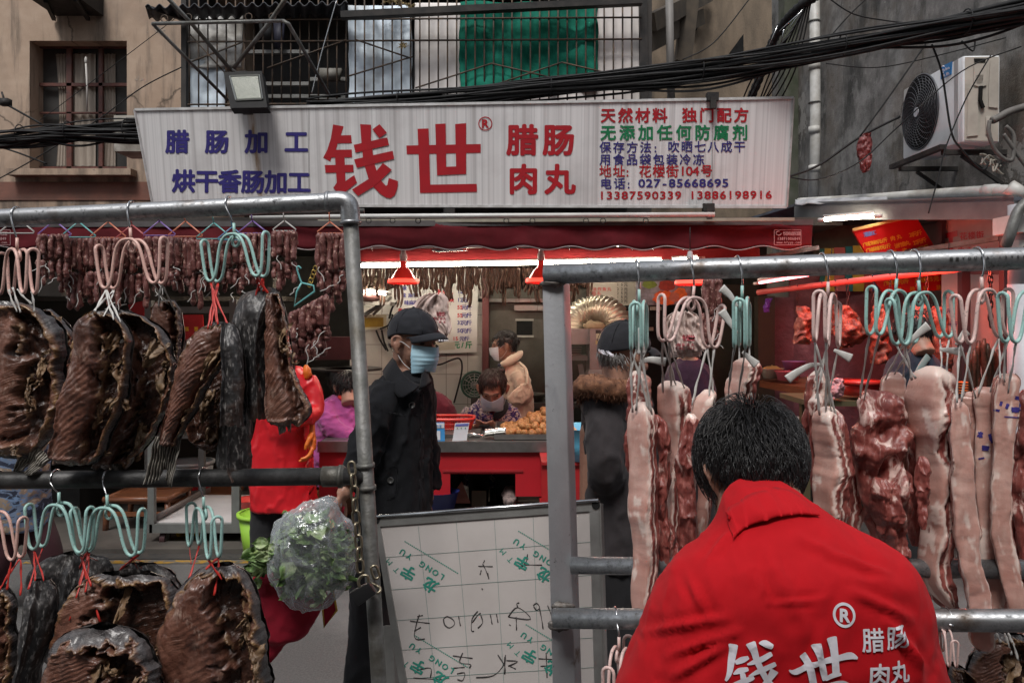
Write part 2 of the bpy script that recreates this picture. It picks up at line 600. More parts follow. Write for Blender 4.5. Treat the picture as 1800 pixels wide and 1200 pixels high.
for ua,ub in ((98,118),(124,168),(178,203)):
 mb = MB()
 def cf(u,v,ua=ua,ub=ub):
  p = P(L2(ua + (6 if ub > 190 or ua < 100 else 0) * math.sin(3 * v),ub,u),L2(95,292,v),Yb + .19)
  return p + Vector((0,.008 * math.sin(u * 22),0))
 mb.grid(cf,24,8); mb.build('curtain',CURT,WIN)
CAN = thing('window_canopy','dark steel bracketed ledge box high on the tan wall above the brown window','canopy',P(115,30,6.8))
mb = MB(); mb.box(P(112,-12,6.75),(.42,.5,.2)); mb.build('tray',DARKM,CAN,smooth=False)
mb = MB(); mb.beam(P(80,2,6.6),P(95,34,6.98),.03,.03); mb.beam(P(132,0,6.6),P(155,34,6.98),.03,.03); mb.build('bracket',DARKM,CAN,smooth=False)
mb = MB(); mb.slabq([P(200,203,6.3),P(262,203,6.3),P(262,266,6.3),P(200,266,6.3)],.3)
acb = thing('condenser_box','small dirty white condenser box behind the black cables at the left end of the sign','air conditioner',P(230,266,6.45))
mb.build('case',mat('grimy white',(.42,.4,.36),(.3,.28,.24),9,.6,dirt=(.12,.1,.08)),acb,smooth=False)
mb = MB()
for i in range(9):
 v = 208 + i * 2.6; mb.beam(P(222,v,6.285),P(262,v,6.285),.012,.006)
mb.build('louvre',DARKM,acb,smooth=False)
# --- grille balcony in the middle
BAL = thing('caged_balcony','upper balcony boxed in with white panels behind a rusty bar cage above the sign','balcony',(-.8,6.6,2.9))
Yg = 6.35
def panel(u0,v0,u1,v1,Y,m,name,label=None,amp=.006,th=.012,parent=BAL,nx=26,nz=20,seed=0):
 mb = MB()
 def fn(a,b):
  p = P(L2(u0,u1,a),L2(v0,v1,b),Y)
  q = Vector((p.x * 2.2 + seed,p.z * 2.2,seed * 3.1))
  e = amp * 2.2 * fbm(q) + amp * .7 * fbm(q * 4)
  return p + Vector((fbm(q * 2 + Vector((9,9,9))) * amp * .8 * (1 if a in (0,1) else 0),e,fbm(q * 2) * amp * (1 if b in (0,1) else 0)))
 mb.grid(fn,nx,nz)
 o = mb.build(name,m,parent)
 so_ = o.modifiers.new('s','SOLIDIFY'); so_.thickness = th
 if label: lab(o,label)
 return o
WPAN = mat('weathered white board',(.78,.74,.71),(.62,.58,.56),3,.8,dirt=(.25,.21,.18),bump=.1)
BLUESH = mat('pale blue sheet',(.7,.8,.88),(.56,.65,.73),5,.55,dirt=(.22,.19,.15),bump=.25,bsc=9,bd=.02)
CLEARSH = mat('milky plastic sheet',(.85,.85,.82),(.6,.59,.56),5,.35,dirt=(.16,.14,.11),bump=.4,bsc=8,bd=.03)
GREEN = NT('green shade net',.85,0,.2)
_w = GREEN.noise(2.2,GREEN.scale((1,1,.6)),det=6)
GREEN.col(GREEN.ramp(_w,[(.3,(.004,.1,.066)),(.7,(.012,.19,.128))])).bump(GREEN.noise(5,det=6),.5,.03)
GREEN = GREEN.m
panel(330,22,425,118,Yg + .08,CLEARSH,'plastic_sheet','crumpled milky plastic sheet',.02)
panel(330,105,395,196,Yg + .1,BLUESH,'plastic_sheet','pale blue lower sheet',.015,seed=3)
panel(613,10,723,196,Yg + .06,BLUESH,'plastic_sheet','torn pale blue sheet',.02,seed=5)
panel(729,6,810,196,Yg + .08,WPAN,'white_board',None,.004,seed=7)
panel(1046,2,1127,196,Yg + .08,WPAN,'white_board',None,.004,seed=8)
panel(808,5,1050,160,Yg + .045,GREEN,'net_curtain','rumpled green shade net',.03,seed=11)
panel(808,150,1050,196,Yg + .09,WPAN,'white_board',None,.004,seed=13)
mb = MB(); mb.beam(P(726,-5,Yg - .01),P(726,200,Yg - .01),.035,.035); mb.beam(P(1130,-5,Yg + .02),P(1132,200,Yg + .02),.06,.06)
mb.build('post',DARKM,BAL,smooth=False)
cage = MB()
u = 333
while u < 1127:
 cage.tube([P(u,-8,Yg),P(u,196,Yg)],.0065,6); u += 16.2
for vv in (34,72,182):
 cage.tube([P(330,vv + 2,Yg - .008),P(1128,vv - 3,Yg - .008)],.0075,6)
for a,b in (((613,134),(725,100)),((625,70),(723,103)),((730,155),(864,112)),((864,112),(975,138)),((880,146),(988,110)),((988,110),(1064,128)),((333,60),(395,128)),((333,110),(425,75)),((470,120),(610,70))):
 cage.tube([P(*a,Yg - .012),P(*b,Yg - .012)],.0065,6)
cage.build('bar_cage',RUSTY,BAL)
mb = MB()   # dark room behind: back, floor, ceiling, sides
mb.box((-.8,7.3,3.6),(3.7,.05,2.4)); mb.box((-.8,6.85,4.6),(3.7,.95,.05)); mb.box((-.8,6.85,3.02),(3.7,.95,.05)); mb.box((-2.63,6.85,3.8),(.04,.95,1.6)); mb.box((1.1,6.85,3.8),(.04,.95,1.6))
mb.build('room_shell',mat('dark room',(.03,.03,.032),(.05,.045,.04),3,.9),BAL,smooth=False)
mb = MB()
for a,b in (((430,92),(545,92)),((430,148),(545,148)),((534,92),(534,170)),((432,92),(432,170)),((430,170),(600,170)),((545,140),(610,140)),((545,172),(610,172))):
 mb.beam(P(*a,6.8),P(*b,6.8),.035,.03)
mb.build('inner_frame',mat('grey aluminium',(.25,.25,.24),(.17,.17,.16),8,.5,.4),BAL,smooth=False)
for i,(ua,va,ub,vb,cc) in enumerate(((480,35,500,85,(.03,.03,.05)),(455,40,478,70,(.02,.02,.02)),(560,120,600,140,(.18,.17,.15)))):
 mb = MB(); mb.slabq([P(ua,va,6.7),P(ub,va,6.7),P(ub - 4,vb,6.7),P(ua + 3,vb,6.7)],.04)
 mb.build('hanging_cloth',mat('cloth%d' % i,cc),BAL)
CORR = thing('corrugated_canopy','dark corrugated metal canopy over the plastic sheeted left bay of the balcony','canopy',P(430,20,6.1))
mb = MB()
def cf(u,v):
 p = L2(P(L2(255,612,u),11 - 6 * u,6.18),P(L2(262,612,u),34 - 8 * u,6.35),v)
 return p + Vector((0,0,.016 * math.sin(u * 110)))
mb.grid(cf,330,4)
o = mb.build('sheet',mat('black tin',(.03,.035,.042),(.06,.06,.065),8,.5,.4),CORR); o.modifiers.new('s','SOLIDIFY').thickness = .006
mb = MB(); mb.beam(P(258,13,6.2),P(330,36,6.35),.03,.03); mb.beam(P(600,28,6.2),P(1128,3,6.25),.07,.05); mb.build('batten',DARKM,CORR,smooth=False)
for uu,vv in ((289,33),(331,31),(437,30),(479,30)):
 mb = MB(); c = P(uu,vv,5.95); mb.tube([c + Vector((.026 * math.cos(a),0,.026 * math.sin(a))) for a in [i * math.pi / 8 for i in range(16)]],.004,6,closed=True)
 mb.build('curtain_ring',RUSTY,CORR)
WEED = mat('dry weed',(.3,.22,.1),(.2,.16,.07),9,.8)
rr = random.Random(5)
for cu,cv,s in ((690,4,1.),(722,14,.5),(708,83,.5)):
 mb = MB(); c = P(cu,cv,6.3)
 for i in range(26):
  d = Vector((rr.uniform(-1,1),rr.uniform(-.6,.2),rr.uniform(-.3,.7))) * .1 * s
  mb.tube([c,c + d * .5 + Vector((0,0,.01)),c + d],[.0025,.002,.001],4)
  for q in range(3):
   e = c + d * rr.uniform(.4,1); w = Vector((rr.uniform(-1,1),rr.uniform(-1,1),rr.uniform(-1,1))) * .022 * s
   mb.add([e,e + w,e + w * .6 + Vector((.008,0,.012))],[(0,1,2)])
 tag(mb.build('dry_weed',WEED),['tuft of dry weeds growing on the roof edge above the pale blue sheet','small dry sprig on the dark post beside the pale blue sheet','dry sprig caught in the bars in front of the pale blue sheet'][(690,722,708).index(cu)],'weed')
LF = thing('drying_frame','grey pipe drying frame sticking out above the left half of the sign','drying rack',P(380,170,5.6))
mb = MB(); mb.tube([P(268,42,5.0),P(497,37,5.0)],.012,8); mb.tube([P(497,37,5.0),P(507,42,5.0),P(578,166,5.9)],.012,8); mb.tube([P(268,42,5.0),P(400,176,5.9)],.011,8); mb.build('outer_frame',OLDPIPE,LF)
mb = MB(); mb.tube([P(292,-6,5.0),P(335,40,5.2),P(408,126,5.4)],.013,8); mb.tube([P(505,-6,5.0),P(470,45,5.2),P(408,123,5.4)],.014,8); mb.build('brace',OLDPIPE,LF)
FL = thing('flood_light','black square flood light with a greenish glass on top of the sign','lamp',P(432,190,5.0))
fq = [P(393,127,4.95),P(460,125,4.95),P(470,189,4.88),P(405,190,4.88)]
mb = MB(); mb.slabq(fq,.07); FLB = mb.build('housing',mat('black cast metal',(.006,.006,.007),(.012,.012,.012),18,.6,spec=.2),FL,smooth=False)
mb = MB()
pl = Plane(fq[0],fq[1],fq[3])
mb.poly(pl.quad([(406,136),(453,134),(459,172),(417,174)],.006),-pl.n,.004); mb.build('glass',mat('flood glass',(.2,.215,.17),(.15,.165,.13),20,.25,bump=.2,bsc=120),FL,smooth=False)
mb = MB()
q = pl.quad([(404,134),(455,132),(461,174),(415,176)],.005)
for i in range(4): mb.beam(q[i],q[(i + 1) % 4],.006,.01)
mb.build('rim',mat('steel rim',(.3,.31,.29),None,9,.35,.8),FL,smooth=False)
mb = MB(); mb.box(P(434,193,5.02),(.06,.06,.05)); mb.tube([P(408,122,5.0),P(416,128,5.0),P(434,126,5.02)],.008,6); mb.build('bracket',DARKM,FL)
# --- the big shop sign
SP = Plane(P(237,193,5.12),P(1395,172,4.9),P(269,361,5.22))
sq = SP.quad([(237,193),(1395,172),(1383,364),(269,361)])
SIGN = thing('shop_sign','long grimy white shop sign with large red characters above the sausage stall','sign',(sq[2] + sq[3]) / 2)
k = NT('grimy sign face',.55,0,.4)
x,y,zc = k.sep()
streak = k.noise(1.0,k.scale((22,0,.25)),det=1,rough=.6)
fine = k.noise(1.0,k.scale((70,0,.02)),det=0)
blot = k.noise(2.2,det=8)
c = k.ramp(streak,[(.3,(.74,.73,.73)),(.6,(.6,.585,.585)),(.78,(.4,.38,.375))])
c = k.mix(k.ramp(fine,[(.52,0.),(.66,.38)]),c,(.36,.35,.36))
c = k.mix(k.ramp(blot,[(.5,0.),(.72,.45)]),c,(.33,.31,.31))
ox = ORG[SIGN.name]
rx = SP.at(443,240).x - ox.x
zt_ = SP.at(443,192).z - ox.z
dx = k.math('ABSOLUTE',k.math('SUBTRACT',k.math('ADD',x,k.math('MULTIPLY',zc,.075)),rx + .075 * zt_))
dx = k.math('ADD',dx,k.math('MULTIPLY',k.math('SUBTRACT',k.noise(1,k.scale((25,25,3))),.5),.03))
c = k.mix(k.math('MULTIPLY',k.ramp(dx,[(.004,.85),(.032,0.)]),k.ramp(k.noise(1,k.scale((60,60,2))),[(.35,.5),(.6,1.)])),c,(.24,.12,.03))
k.col(c).bump(streak,.15,.003)
SIGNF = k.m
mb = MB(); mb.slabq(sq,.1); mb.build('panel',SIGNF,SIGN,smooth=False)
mb = MB()
e = SP.quad([(237,193),(1395,172),(1383,364),(269,361)],.002)
for i in range(4): mb.beam(e[i],e[(i + 1) % 4],.01,.016)
mb.build('edge_trim',mat('sign trim',(.55,.55,.55),(.36,.35,.34),14,.5,.2),SIGN,smooth=False)
mb = MB()
for uu in (543,1252):
 a,b = SP.at(uu,188 - (uu - 543) * .02,.0015),SP.at(uu,361,.0015); mb.beam(a,b,.003,.002,up=SP.n)
mb.build('joint',mat('joint',(.25,.24,.24)),SIGN,smooth=False)
def letters(fn,m,parent,name='lettering'):
 mb = Lines(); fn(mb)
 for _,l in mb.lines: l.build(name,m,parent,smooth=False)
 return mb.build(name,m,parent,smooth=False) if mb.v else None
letters(lambda b: (SP.write(b,'腊肠加工',312,521,249,43,.035),SP.write(b,'烘干香肠加工',323,526,318,42,.035,v1=320)),INKBLUE,SIGN)
def polypx(mb,plane,pts,lift=.003):
 mb.poly(plane.quad(pts,lift))
Q = lambda pts: [(560 + a / 8,205 + b / 8) for a,b in pts]
W3 = lambda pts: [(600 + a / 3,b / 3) for a,b in pts]
def qian(b):
 S = [[(204,112),(352,138),(312,265),(268,378),(244,468),(180,575),(166,632),(64,580),(122,468),(172,310)],
   [(300,265),(458,262),(466,374),(268,378)],[(120,470),(466,464),(471,574),(75,578)],
   [(232,570),(364,570),(378,915),(256,940)],[(86,682),(488,678),(492,782),(96,792)],
   [(256,930),(378,908),(502,822),(540,932),(348,1082),(258,1064),(206,1000)],
   [(584,108),(738,116),(736,344),(756,460),(766,548),(784,660),(822,776),(880,900),(946,974),(770,990),(700,868),(646,690),(624,575),(604,375)],
   [(770,990),(820,860),(946,974),(968,964),(986,864),(1118,908),(1108,1010),(1068,1110),(1010,1150),(950,1140),(870,1090)],
   [(494,398),(964,294),(992,402),(518,508)],[(498,604),(1042,482),(1062,596),(538,722)],
   [(756,180),(858,108),(962,230),(854,304)],[(904,652),(1030,750),(880,892),(764,990),(554,1118),(468,1026),(700,880),(812,770)]]
 for i,s_ in enumerate(S): polypx(b,SP,Q(s_),.002 + i * .0003)
 T = [[(343,768),(735,760),(735,806),(345,814)],[(402,680),(460,678),(470,1016),(415,1018)],[(415,1018),(416,975),(714,970),(715,1012)],
   [(495,655),(550,652),(553,922),(505,925)],[(600,655),(658,650),(658,918),(606,920)],[(505,925),(505,882),(658,876),(658,918)]]
 for i,s_ in enumerate(T): polypx(b,SP,W3(s_),.002 + i * .0003)
 n = 36
 c0 = (853,217.5)
 ring = lambda r,l: [SP.at(c0[0] + r * math.cos(i * 2 * math.pi / n),c0[1] + r * math.sin(i * 2 * math.pi / n),l) for i in range(n)]
 b.add(ring(12.3,.003) + ring(10.6,.003),[(i,(i + 1) % n,n + (i + 1) % n,n + i) for i in range(n)])
 SP.write(b,'R',852.5,852.5,217.5,20,.04)
letters(qian,INKRED,SIGN)
def red2(b):
 SP.write(b,'腊肠',918,982,246,57,.035); SP.write(b,'肉丸',920,984,315,55,.035)
 SP.write(b,'天然材料',1069,1160,203,27,.03); SP.write(b,'独门配方',1212,1303,202.5,27,.03)
 SP.write(b,'地址：花楼街104号',1064,1242,301,21,.02) if False else None
 SP.write(b,'地址',1064,1088,301,22,.017); SP.write(b,':',1103,1103,302,22,.017); SP.write(b,'花楼街',1134,1182,301,23,.017)
 SP.write(b,'104',1200,1223,300.5,22,.017,wx=1.15); SP.write(b,'号',1242,1242,300,22,.017)
 SP.write(b,'13387590339',1058,1192,343.5,19,.022,wx=1.25,v1=343); SP.write(b,'13886198916',1217,1351,343,19,.022,wx=1.25,v1=342)
letters(red2,INKRED,SIGN)
letters(lambda b: SP.write(b,'无添加任何防腐剂',1069,1301,233.5,28,.03,v1=233),INKGREEN,SIGN)
def blue2(b):
 SP.write(b,'保存方法',1064,1135,259,21,.017); SP.write(b,':',1152,1152,260,21,.017); SP.write(b,'吹晒七八成干',1184,1300,258,21,.017)
 SP.write(b,'用食品袋包装冷冻',1064,1228,280.5,21,.017)
 SP.write(b,'电话',1065,1089,322.5,21,.017); SP.write(b,':',1105,1105,323.5,21,.017); SP.write(b,'027-85668695',1128,1275,322,20,.022,wx=1.25,v1=321.5)
letters(blue2,INKBLUE,SIGN)
mb = MB()
for uu,vv in ((1252,174),(1245,368),(790,376)):
 c = SP.at(uu,vv,.01); mb.box(c + Vector((0,0,.01)),(.07,.05,.05)); mb.box(c + Vector((.0,-.02,-.03)),(.035,.03,.07))
mb.build('bracket',DARKM,SIGN,smooth=False)
RAIL = thing('rail_bar','long silver rail running just under the white sign','rail',P(860,380,4.95))
mb = MB(); mb.tube([P(440,381,5.02),P(1256,377,4.85)],.014,10); mb.build('bar',WHITEM,RAIL)
mb = MB(); mb.beam(P(560,389,5.1),P(1395,386,5.0),.04,.02); mb.build('channel',mat('cream channel',(.3,.28,.22),(.2,.18,.14),9,.6),RAIL,smooth=False)
for uu in (648,690,735,890,936,1030,1060,1135):
 mb = MB(); c = P(uu,388,4.97); mb.tube([c + Vector((.016 * math.cos(a),0,.016 * math.sin(a))) for a in [i * math.pi / 6 for i in range(12)]],.003,5,closed=True); mb.build('ring',DARKM,RAIL)
# --- cables
def bundle(name,label,pts,n,spread,rads,m,sag=.02,seed=1,loc=None):
 """one strapped bundle of many cables along a centre line of world points"""
 r_ = random.Random(seed)
 t = thing(name,label,'cables',loc or pts[len(pts) // 2])
 mb = MB()
 c = smooth_path(pts,10)
 for i in range(n):
  a = r_.uniform(0,6.28); d = spread * math.sqrt(r_.random())
  ph = r_.uniform(0,6.28); fr = r_.uniform(1,3); s_ = r_.uniform(0,sag)
  path = []
  for j,p in enumerate(c):
   x = j / (len(c) - 1)
   k = d * (1 + .3 * math.sin(fr * 6.28 * x + ph))
   path.append(p + Vector((0,k * math.cos(a + x * 2),k * math.sin(a + x * 2) - s_ * math.sin(math.pi * x * fr) ** 2)))
  mb.tube(path,r_.choice(rads),5)
 mb.build('cable_run',m,t)
 mb = MB()
 for x in (.15,.33,.52,.7,.88):
  p = c[int(x * (len(c) - 1))]
  mb.tube([p + Vector((0,spread * 1.05 * math.cos(q),spread * 1.05 * math.sin(q))) for q in [i * math.pi / 8 for i in range(16)]],.004,5,closed=True)
 mb.build('strap',m,t)
 return t
bundle('cable_bundle','thick bundle of black cables crossing the tan wall in front of the brown window',[P(-120,246,5.9),P(0,240,5.9),P(120,231,5.9),P(245,228,5.9),P(330,230,5.95)],24,.07,(.007,.009,.012,.006),BLACKRUB,.03,3)
bundle('cable_bundle','thick bundle of black cables sweeping up over the sign to the upper right corner',[P(540,192,5.6),P(700,176,5.5),P(900,158,5.3),P(1130,138,5.1),P(1300,112,4.9),P(1500,76,4.6),P(1680,42,4.3),P(1850,8,4.0)],30,.062,(.006,.008,.011,.014),BLACKRUB,.05,8)
HOSE = thing('cable_hose','fat black corrugated cable hose slanting up the grey wall beside the white drainpipe','hose',P(1370,140,6.2))
mb = MB(); pth = smooth_path([P(1312,190,6.3),P(1338,130,6.2),P(1360,70,6.1),P(1395,22,5.9),P(1440,-10,5.7)],16)
mb.tube(pth,lambda t: .034 + .004 * math.sin(t * 260),10); mb.build('hose',BLACKRUB,HOSE)
mb = MB(); rr = random.Random(4)
for i in range(9):
 a = P(1308 + i * 7 + rr.uniform(-5,5),174 + rr.uniform(0,12),6.2); b = P(1330 + i * 9,126 - i * 2,5.9); c_ = P(1390 + i * 5,60 - i * 10,5.8)
 mb.tube(smooth_path([a,b,c_],6),.006,5)
mb.build('cable_tail',BLACKRUB,HOSE)
mb = MB()
for a,b in (((1370,55),(1432,0)),((1380,60),(1425,-4)),((1352,80),(1367,45)),((1372,80),(1378,52))): mb.tube([P(*a,5.85),P(*b,5.8)],.004,5)
mb.build('tie_wire',WIREM,HOSE)
WG = 'single thin wires strung over the lane'
wires = [
 ('thin black wire sagging from the left edge to the brown window sill',[(-10,256),(30,268),(82,288)],6.2,.007),
 ('black wire slanting from the small black clamp to the brown window',[(0,175),(12,184),(73,218)],6.0,.008),
 ('thin wire slanting across the brown window up to the drying frame',[(-5,316),(60,280),(170,212),(250,154),(320,118)],6.3,.005),
 ('faint wire slanting up across the tan wall above the brown window',[(70,212),(180,130),(325,20)],6.5,.003),
 ('black wire from the big cable bundle to the red plastic bag',[(1627,78),(1570,160),(1512,240)],4.9,.006),
 ('brown wire hanging in front of the white air conditioner',[(1638,78),(1656,130),(1672,230),(1690,262),(1725,298),(1738,285)],4.45,.006),
 ('thin wire slanting down in front of the air conditioner to the awning',[(1742,97),(1700,170),(1664,255),(1650,310),(1632,375)],4.4,.004),
 ('wire looping from the air conditioner to the sign corner',[(1795,82),(1690,126),(1580,222),(1510,285),(1440,315),(1390,312)],4.7,.004),
 ('pair of dark wires from the sign corner to the back of the air conditioner',[(1388,310),(1440,290),(1510,242),(1582,205)],5.6,.009),
 ('thin wire crossing the grey wall below the big cable bundle',[(1452,112),(1540,119),(1640,100),(1800,58)],5.0,.004),
 ('black wire curving across the top of the grey wall',[(1455,-4),(1500,25),(1560,37),(1610,43)],5.2,.005),
 ('thin wire rising steeply from the big cable bundle beside the white drainpipe',[(1455,70),(1490,30),(1525,-4)],5.6,.005),
 ('dark cable drooping under the big bundle in the upper right corner',[(1690,72),(1710,90),(1714,70)],4.4,.005),
 ('pale twisted wire hanging beside the drying frame',[(592,0),(565,95),(548,165)],5.6,.004),
 ('thin wire in the dark lane under the brown roof beams',[(1200,105),(1255,75),(1320,-5)],7.5,.006),
]
wm = {}
for lb_,pts,Y,r_ in wires:
 mb = MB(); mb.tube(smooth_path([P(a,b,Y) for a,b in pts],8),r_,5)
 tag(mb.build('wire',WIREM if 'pale' in lb_ else BLACKRUB),lb_,'wire',WG)
mb = MB(); c = P(9,180,6.0); mb.box(c,(.07,.06,.05)); mb.tube([c,P(3,162,6.0)],.008,6)
tag(mb.build('wire_clamp',DARKM),'small black wire clamp at the left edge beside the brown window','clamp')
mb = MB(); mb.ell(P(151,106,6.7),(.012,.012,.03)); mb.tube([P(151,112,6.7),P(153,150,6.7),P(153,196,6.7)],.008,6)
tag(mb.build('white_rod',mat('thin white rod',(.45,.43,.4))),'thin white rod standing in front of the brown window','rod')
# --- grey stained wall along the right side
k = NT('grey stained render',.9,0,.2)
st = k.noise(1.3,k.scale((1.6,1.6,.6)),det=10,rough=.68)
g = k.noise(1.1,det=10,rough=.68)
c = k.ramp(k.noise(7,det=9,rough=.7),[(.3,(.11,.106,.1)),(.55,(.21,.2,.19)),(.72,(.34,.325,.305))])
c = k.mix(k.ramp(st,[(.5,0.),(.62,.85)]),c,(.045,.045,.043))
c = k.mix(k.ramp(g,[(.53,0.),(.62,.85)]),c,(.36,.35,.34))
c = k.mix(k.ramp(k.noise(1.1,det=8),[(.55,0.),(.75,.5)]),c,(.06,.07,.04))
c = k.mix(k.ramp(k.noise(.7,det=9,rough=.66),[(.47,0.),(.64,.65)]),c,(.15,.11,.075))
c = cracks(k,c,.9,.012,(.03,.03,.028))
pt_ = k.ramp(k.noise(.8,det=9,rough=.72),[(.6,0.),(.612,1.)])
c = k.mix(pt_,c,(.3,.285,.265))
k.col(c).bump(k.math('ADD',k.noise(70,det=8,rough=.7),pt_),.7,.012)
GREYW = k.m
GW = thing('grey_building','grey stained concrete side wall carrying the air conditioner on the right','building',(3.2,6.5,0))
mb = MB(); mb.box((3.25,6.9,4.7),(.3,5.2,4.7)); mb.build('wall',GREYW,GW,smooth=False)
mb = MB(); mb.box((3.03,8.72,4.9),(.16,.2,5.0)); mb.build('pilaster',mat('mossy pilaster',(.1,.1,.08),(.05,.06,.035),5,.9,bump=.4,dirt=(.03,.03,.025)),GW,smooth=False)
mb = MB(); mb.box((6.4,4.4,4.7),(6.0,.3,4.7)); mb.build('return_wall',GREYW,GW,smooth=False)
mb = MB(); mb.box((3.32,6.6,1.17),(.12,4.6,2.34)); mb.build('lower_side_wall',mat('dim plum wall',(.12,.06,.06),(.07,.04,.04),4,.8),GW,smooth=False)
mb = MB(); mb.box((6.4,4.45,1.17),(6.04,.2,2.34)); mb.build('shutter_wall',mat('grey shutter',(.2,.2,.2),(.13,.13,.13),5,.6,bump=.2),GW,smooth=False)
DP = thing('drainpipe','white plastic drainpipe running down the grey wall beside the sign','pipe',(2.98,7.85,2.4))
mb = MB(); mb.tube([(2.97,7.85,2.7),(2.99,7.85,3.4),(2.97,7.85,7)],.05,14); mb.build('pipe',WHITEP,DP)
for z in (3.04,4.05,3.42):
 mb = MB(); mb.tube([(2.98,7.85,z),(2.98,7.85,z + .07)],.056,14); mb.build('collar',WHITEP,DP)
mb = MB(); mb.tube([(2.98,7.85,3.72),(2.98,7.85,3.735)],.058,14); mb.tube([(2.98,7.85,4.52),(2.98,7.85,4.535)],.058,14); mb.build('clip',OLDPIPE,DP)
k = NT('brown old wall',.9,0,.2)
c = k.ramp(k.noise(2,k.scale((2,2,.5)),det=8),[(.3,(.23,.175,.125)),(.7,(.1,.08,.06))])
k.col(k.mix(k.ramp(k.noise(1.3,det=8),[(.5,0.),(.7,.7)]),c,(.025,.022,.02))).bump(k.noise(40),.5,.01)
LB = thing('old_building','dark brown old building down the lane between the balcony and the grey wall','building',(3,11,0))
mb = MB(); mb.box((3.2,11.2,3.6),(5,.4,7.2)); mb.build('wall',k.m,LB,smooth=False)
mb = MB(); mb.beam(P(1135,78,9),P(1232,30,10.9),.1,.2); mb.beam(P(1145,40,9),P(1245,-10,10.9),.1,.2); mb.beam(P(1200,110,10),P(1215,-20,10),.15,.2); mb.build('beam',mat('beam',(.09,.07,.05),(.05,.04,.03),5,.9),LB,smooth=False)
mb = MB(); mb.tube([P(1180,190,9),P(1176,-30,9)],.045,10); mb.build('downpipe',mat('grey downpipe',(.2,.19,.18)),LB)
mb = MB(); mb.slabq([P(1285,90,10.9),P(1307,60,10.9),P(1307,118,10.9),P(1285,112,10.9)],.1); mb.slabq([P(1205,0,10.9),P(1228,0,10.9),P(1226,50,10.9),P(1207,54,10.9)],.1); mb.build('window',BLACK,LB,smooth=False)
mb = MB(); mb.box((1.33,8.6,3.6),(.3,.3,7)); 
tag(mb.build('dark_pier',mat('blackish pier',(.05,.045,.04),(.025,.022,.02),4,.9,bump=.3),smooth=False),'dark pier right of the caged balcony at the mouth of the lane','wall')  # pier in one near black brown
# --- air conditioner
AF = Plane(P(1588,160,5.7),P(1694,98,4.9),P(1588,281,5.7))
a_tl,a_tr,a_br,a_bl = AF.quad([(1588,158),(1693,98),(1692,250),(1587,280)])
s_tr = P(1758,97,4.82); s_br = P(1757,248,4.82)
AC = thing('air_conditioner','white outdoor air conditioner unit on brackets high on the grey wall','air conditioner',(a_br + s_br) / 2)
ACW = mat('aged white casing',(.74,.77,.79),(.62,.64,.65),5,.42,dirt=(.25,.23,.2))
ACS = mat('beige side casing',(.42,.385,.33),(.32,.29,.25),7,.5,dirt=(.13,.12,.1))
off = s_tr - a_tr
mb = MB(); mb.hexa([a_tl,a_tr,a_br,a_bl] + [p + (s_tr - a_tr) for p in (a_tl,a_tr,a_br,a_bl)])
bevel(mb.build('casing',ACW,AC,smooth=False),.012)
n2 = (s_tr - a_tr).cross(s_br - s_tr).normalized()
if n2.dot(cam.location - s_tr) < 0: n2 = -n2
SPL = Plane(a_tr,s_tr,a_br)
mb = MB(); mb.poly([a_tr + (s_tr - a_tr) * x + (a_br - a_tr) * y + SPL.n * .003 for x,y in ((.05,.02),(.97,.02),(.97,.98),(.05,.98))],-SPL.n,.004); mb.build('side_panel',ACS,AC,smooth=False)
mb = MB()
for q in ([(1741,106),(1756,104),(1754,190),(1738,188),(1738,160)],[(1701,156),(1720,156),(1719,238),(1700,240)],[(1712,112),(1734,112),(1734,150),(1724,153),(1712,150)],[(1715,133),(1729,131),(1727,147),(1717,148)],[(1733,205),(1744,205),(1744,235),(1733,237)]):
 mb.poly(SPL.quad(q,.012),-SPL.n,.012)
bevel(mb.build('valve_cover',ACS,AC,smooth=False),.004)
mb = MB(); mb.poly(SPL.quad([(1712,103),(1733,103),(1732,110),(1713,110)],.008),-SPL.n,.004); mb.tube([SPL.at(1724,152,.015),SPL.at(1723,176,.02),SPL.at(1728,190,.015)],.012,8); mb.build('handle_slot',BLACK,AC,smooth=False)
fx = (AF.at(1650,190) - AF.at(1640,190)).normalized()
fc = AF.at(1618,197.5)
ex_ = (a_tr - a_tl).normalized(); ez_ = Vector((0,0,1))
Rf = (a_tl - a_bl).length * .5
circ = lambda r,l,n=48: [fc + ex_ * (r * math.cos(i * 2 * math.pi / n)) + ez_ * (r * math.sin(i * 2 * math.pi / n)) + AF.n * l for i in range(n)]
mb = MB(); mb.poly(circ(Rf,.002),-AF.n,.004); mb.build('fan_opening',BLACK,AC,smooth=False)
mb = MB()
for i in range(1,15): mb.tube(circ(Rf * i / 14.5,.012 + .012 * (1 - (i / 14.5) ** 2),40),.0022,4,closed=True)
for i in range(26):
 a = i * 2 * math.pi / 26
 pts = []
 for j in range(7):
  r_ = Rf * (.12 + .86 * j / 6); b = a + .9 * j / 6
  pts.append(fc + ex_ * (r_ * math.cos(b)) + ez_ * (r_ * math.sin(b)) + AF.n * (.014 + .012 * (1 - (r_ / Rf) ** 2)))
 mb.tube(pts,.0018,4)
mb.tube(circ(Rf * 1.02,.006,48),.006,6,closed=True)
mb.build('fan_grille',mat('dark grille',(.045,.047,.055),(.07,.072,.08),20,.4),AC)
mb = MB(); mb.poly(circ(Rf * .13,.032,20),-AF.n,.01); mb.build('hub_cap',mat('hub',(.42,.44,.47)),AC,smooth=False)
mb = MB(); mb.poly(AF.quad([(1653,118),(1673.5,108),(1672,131),(1653.5,140)],.003),-AF.n,.003); LBL = mb.build('badge',mat('blue badge',(.01,.2,.5),(.01,.17,.44),6,.4),AC,smooth=False)
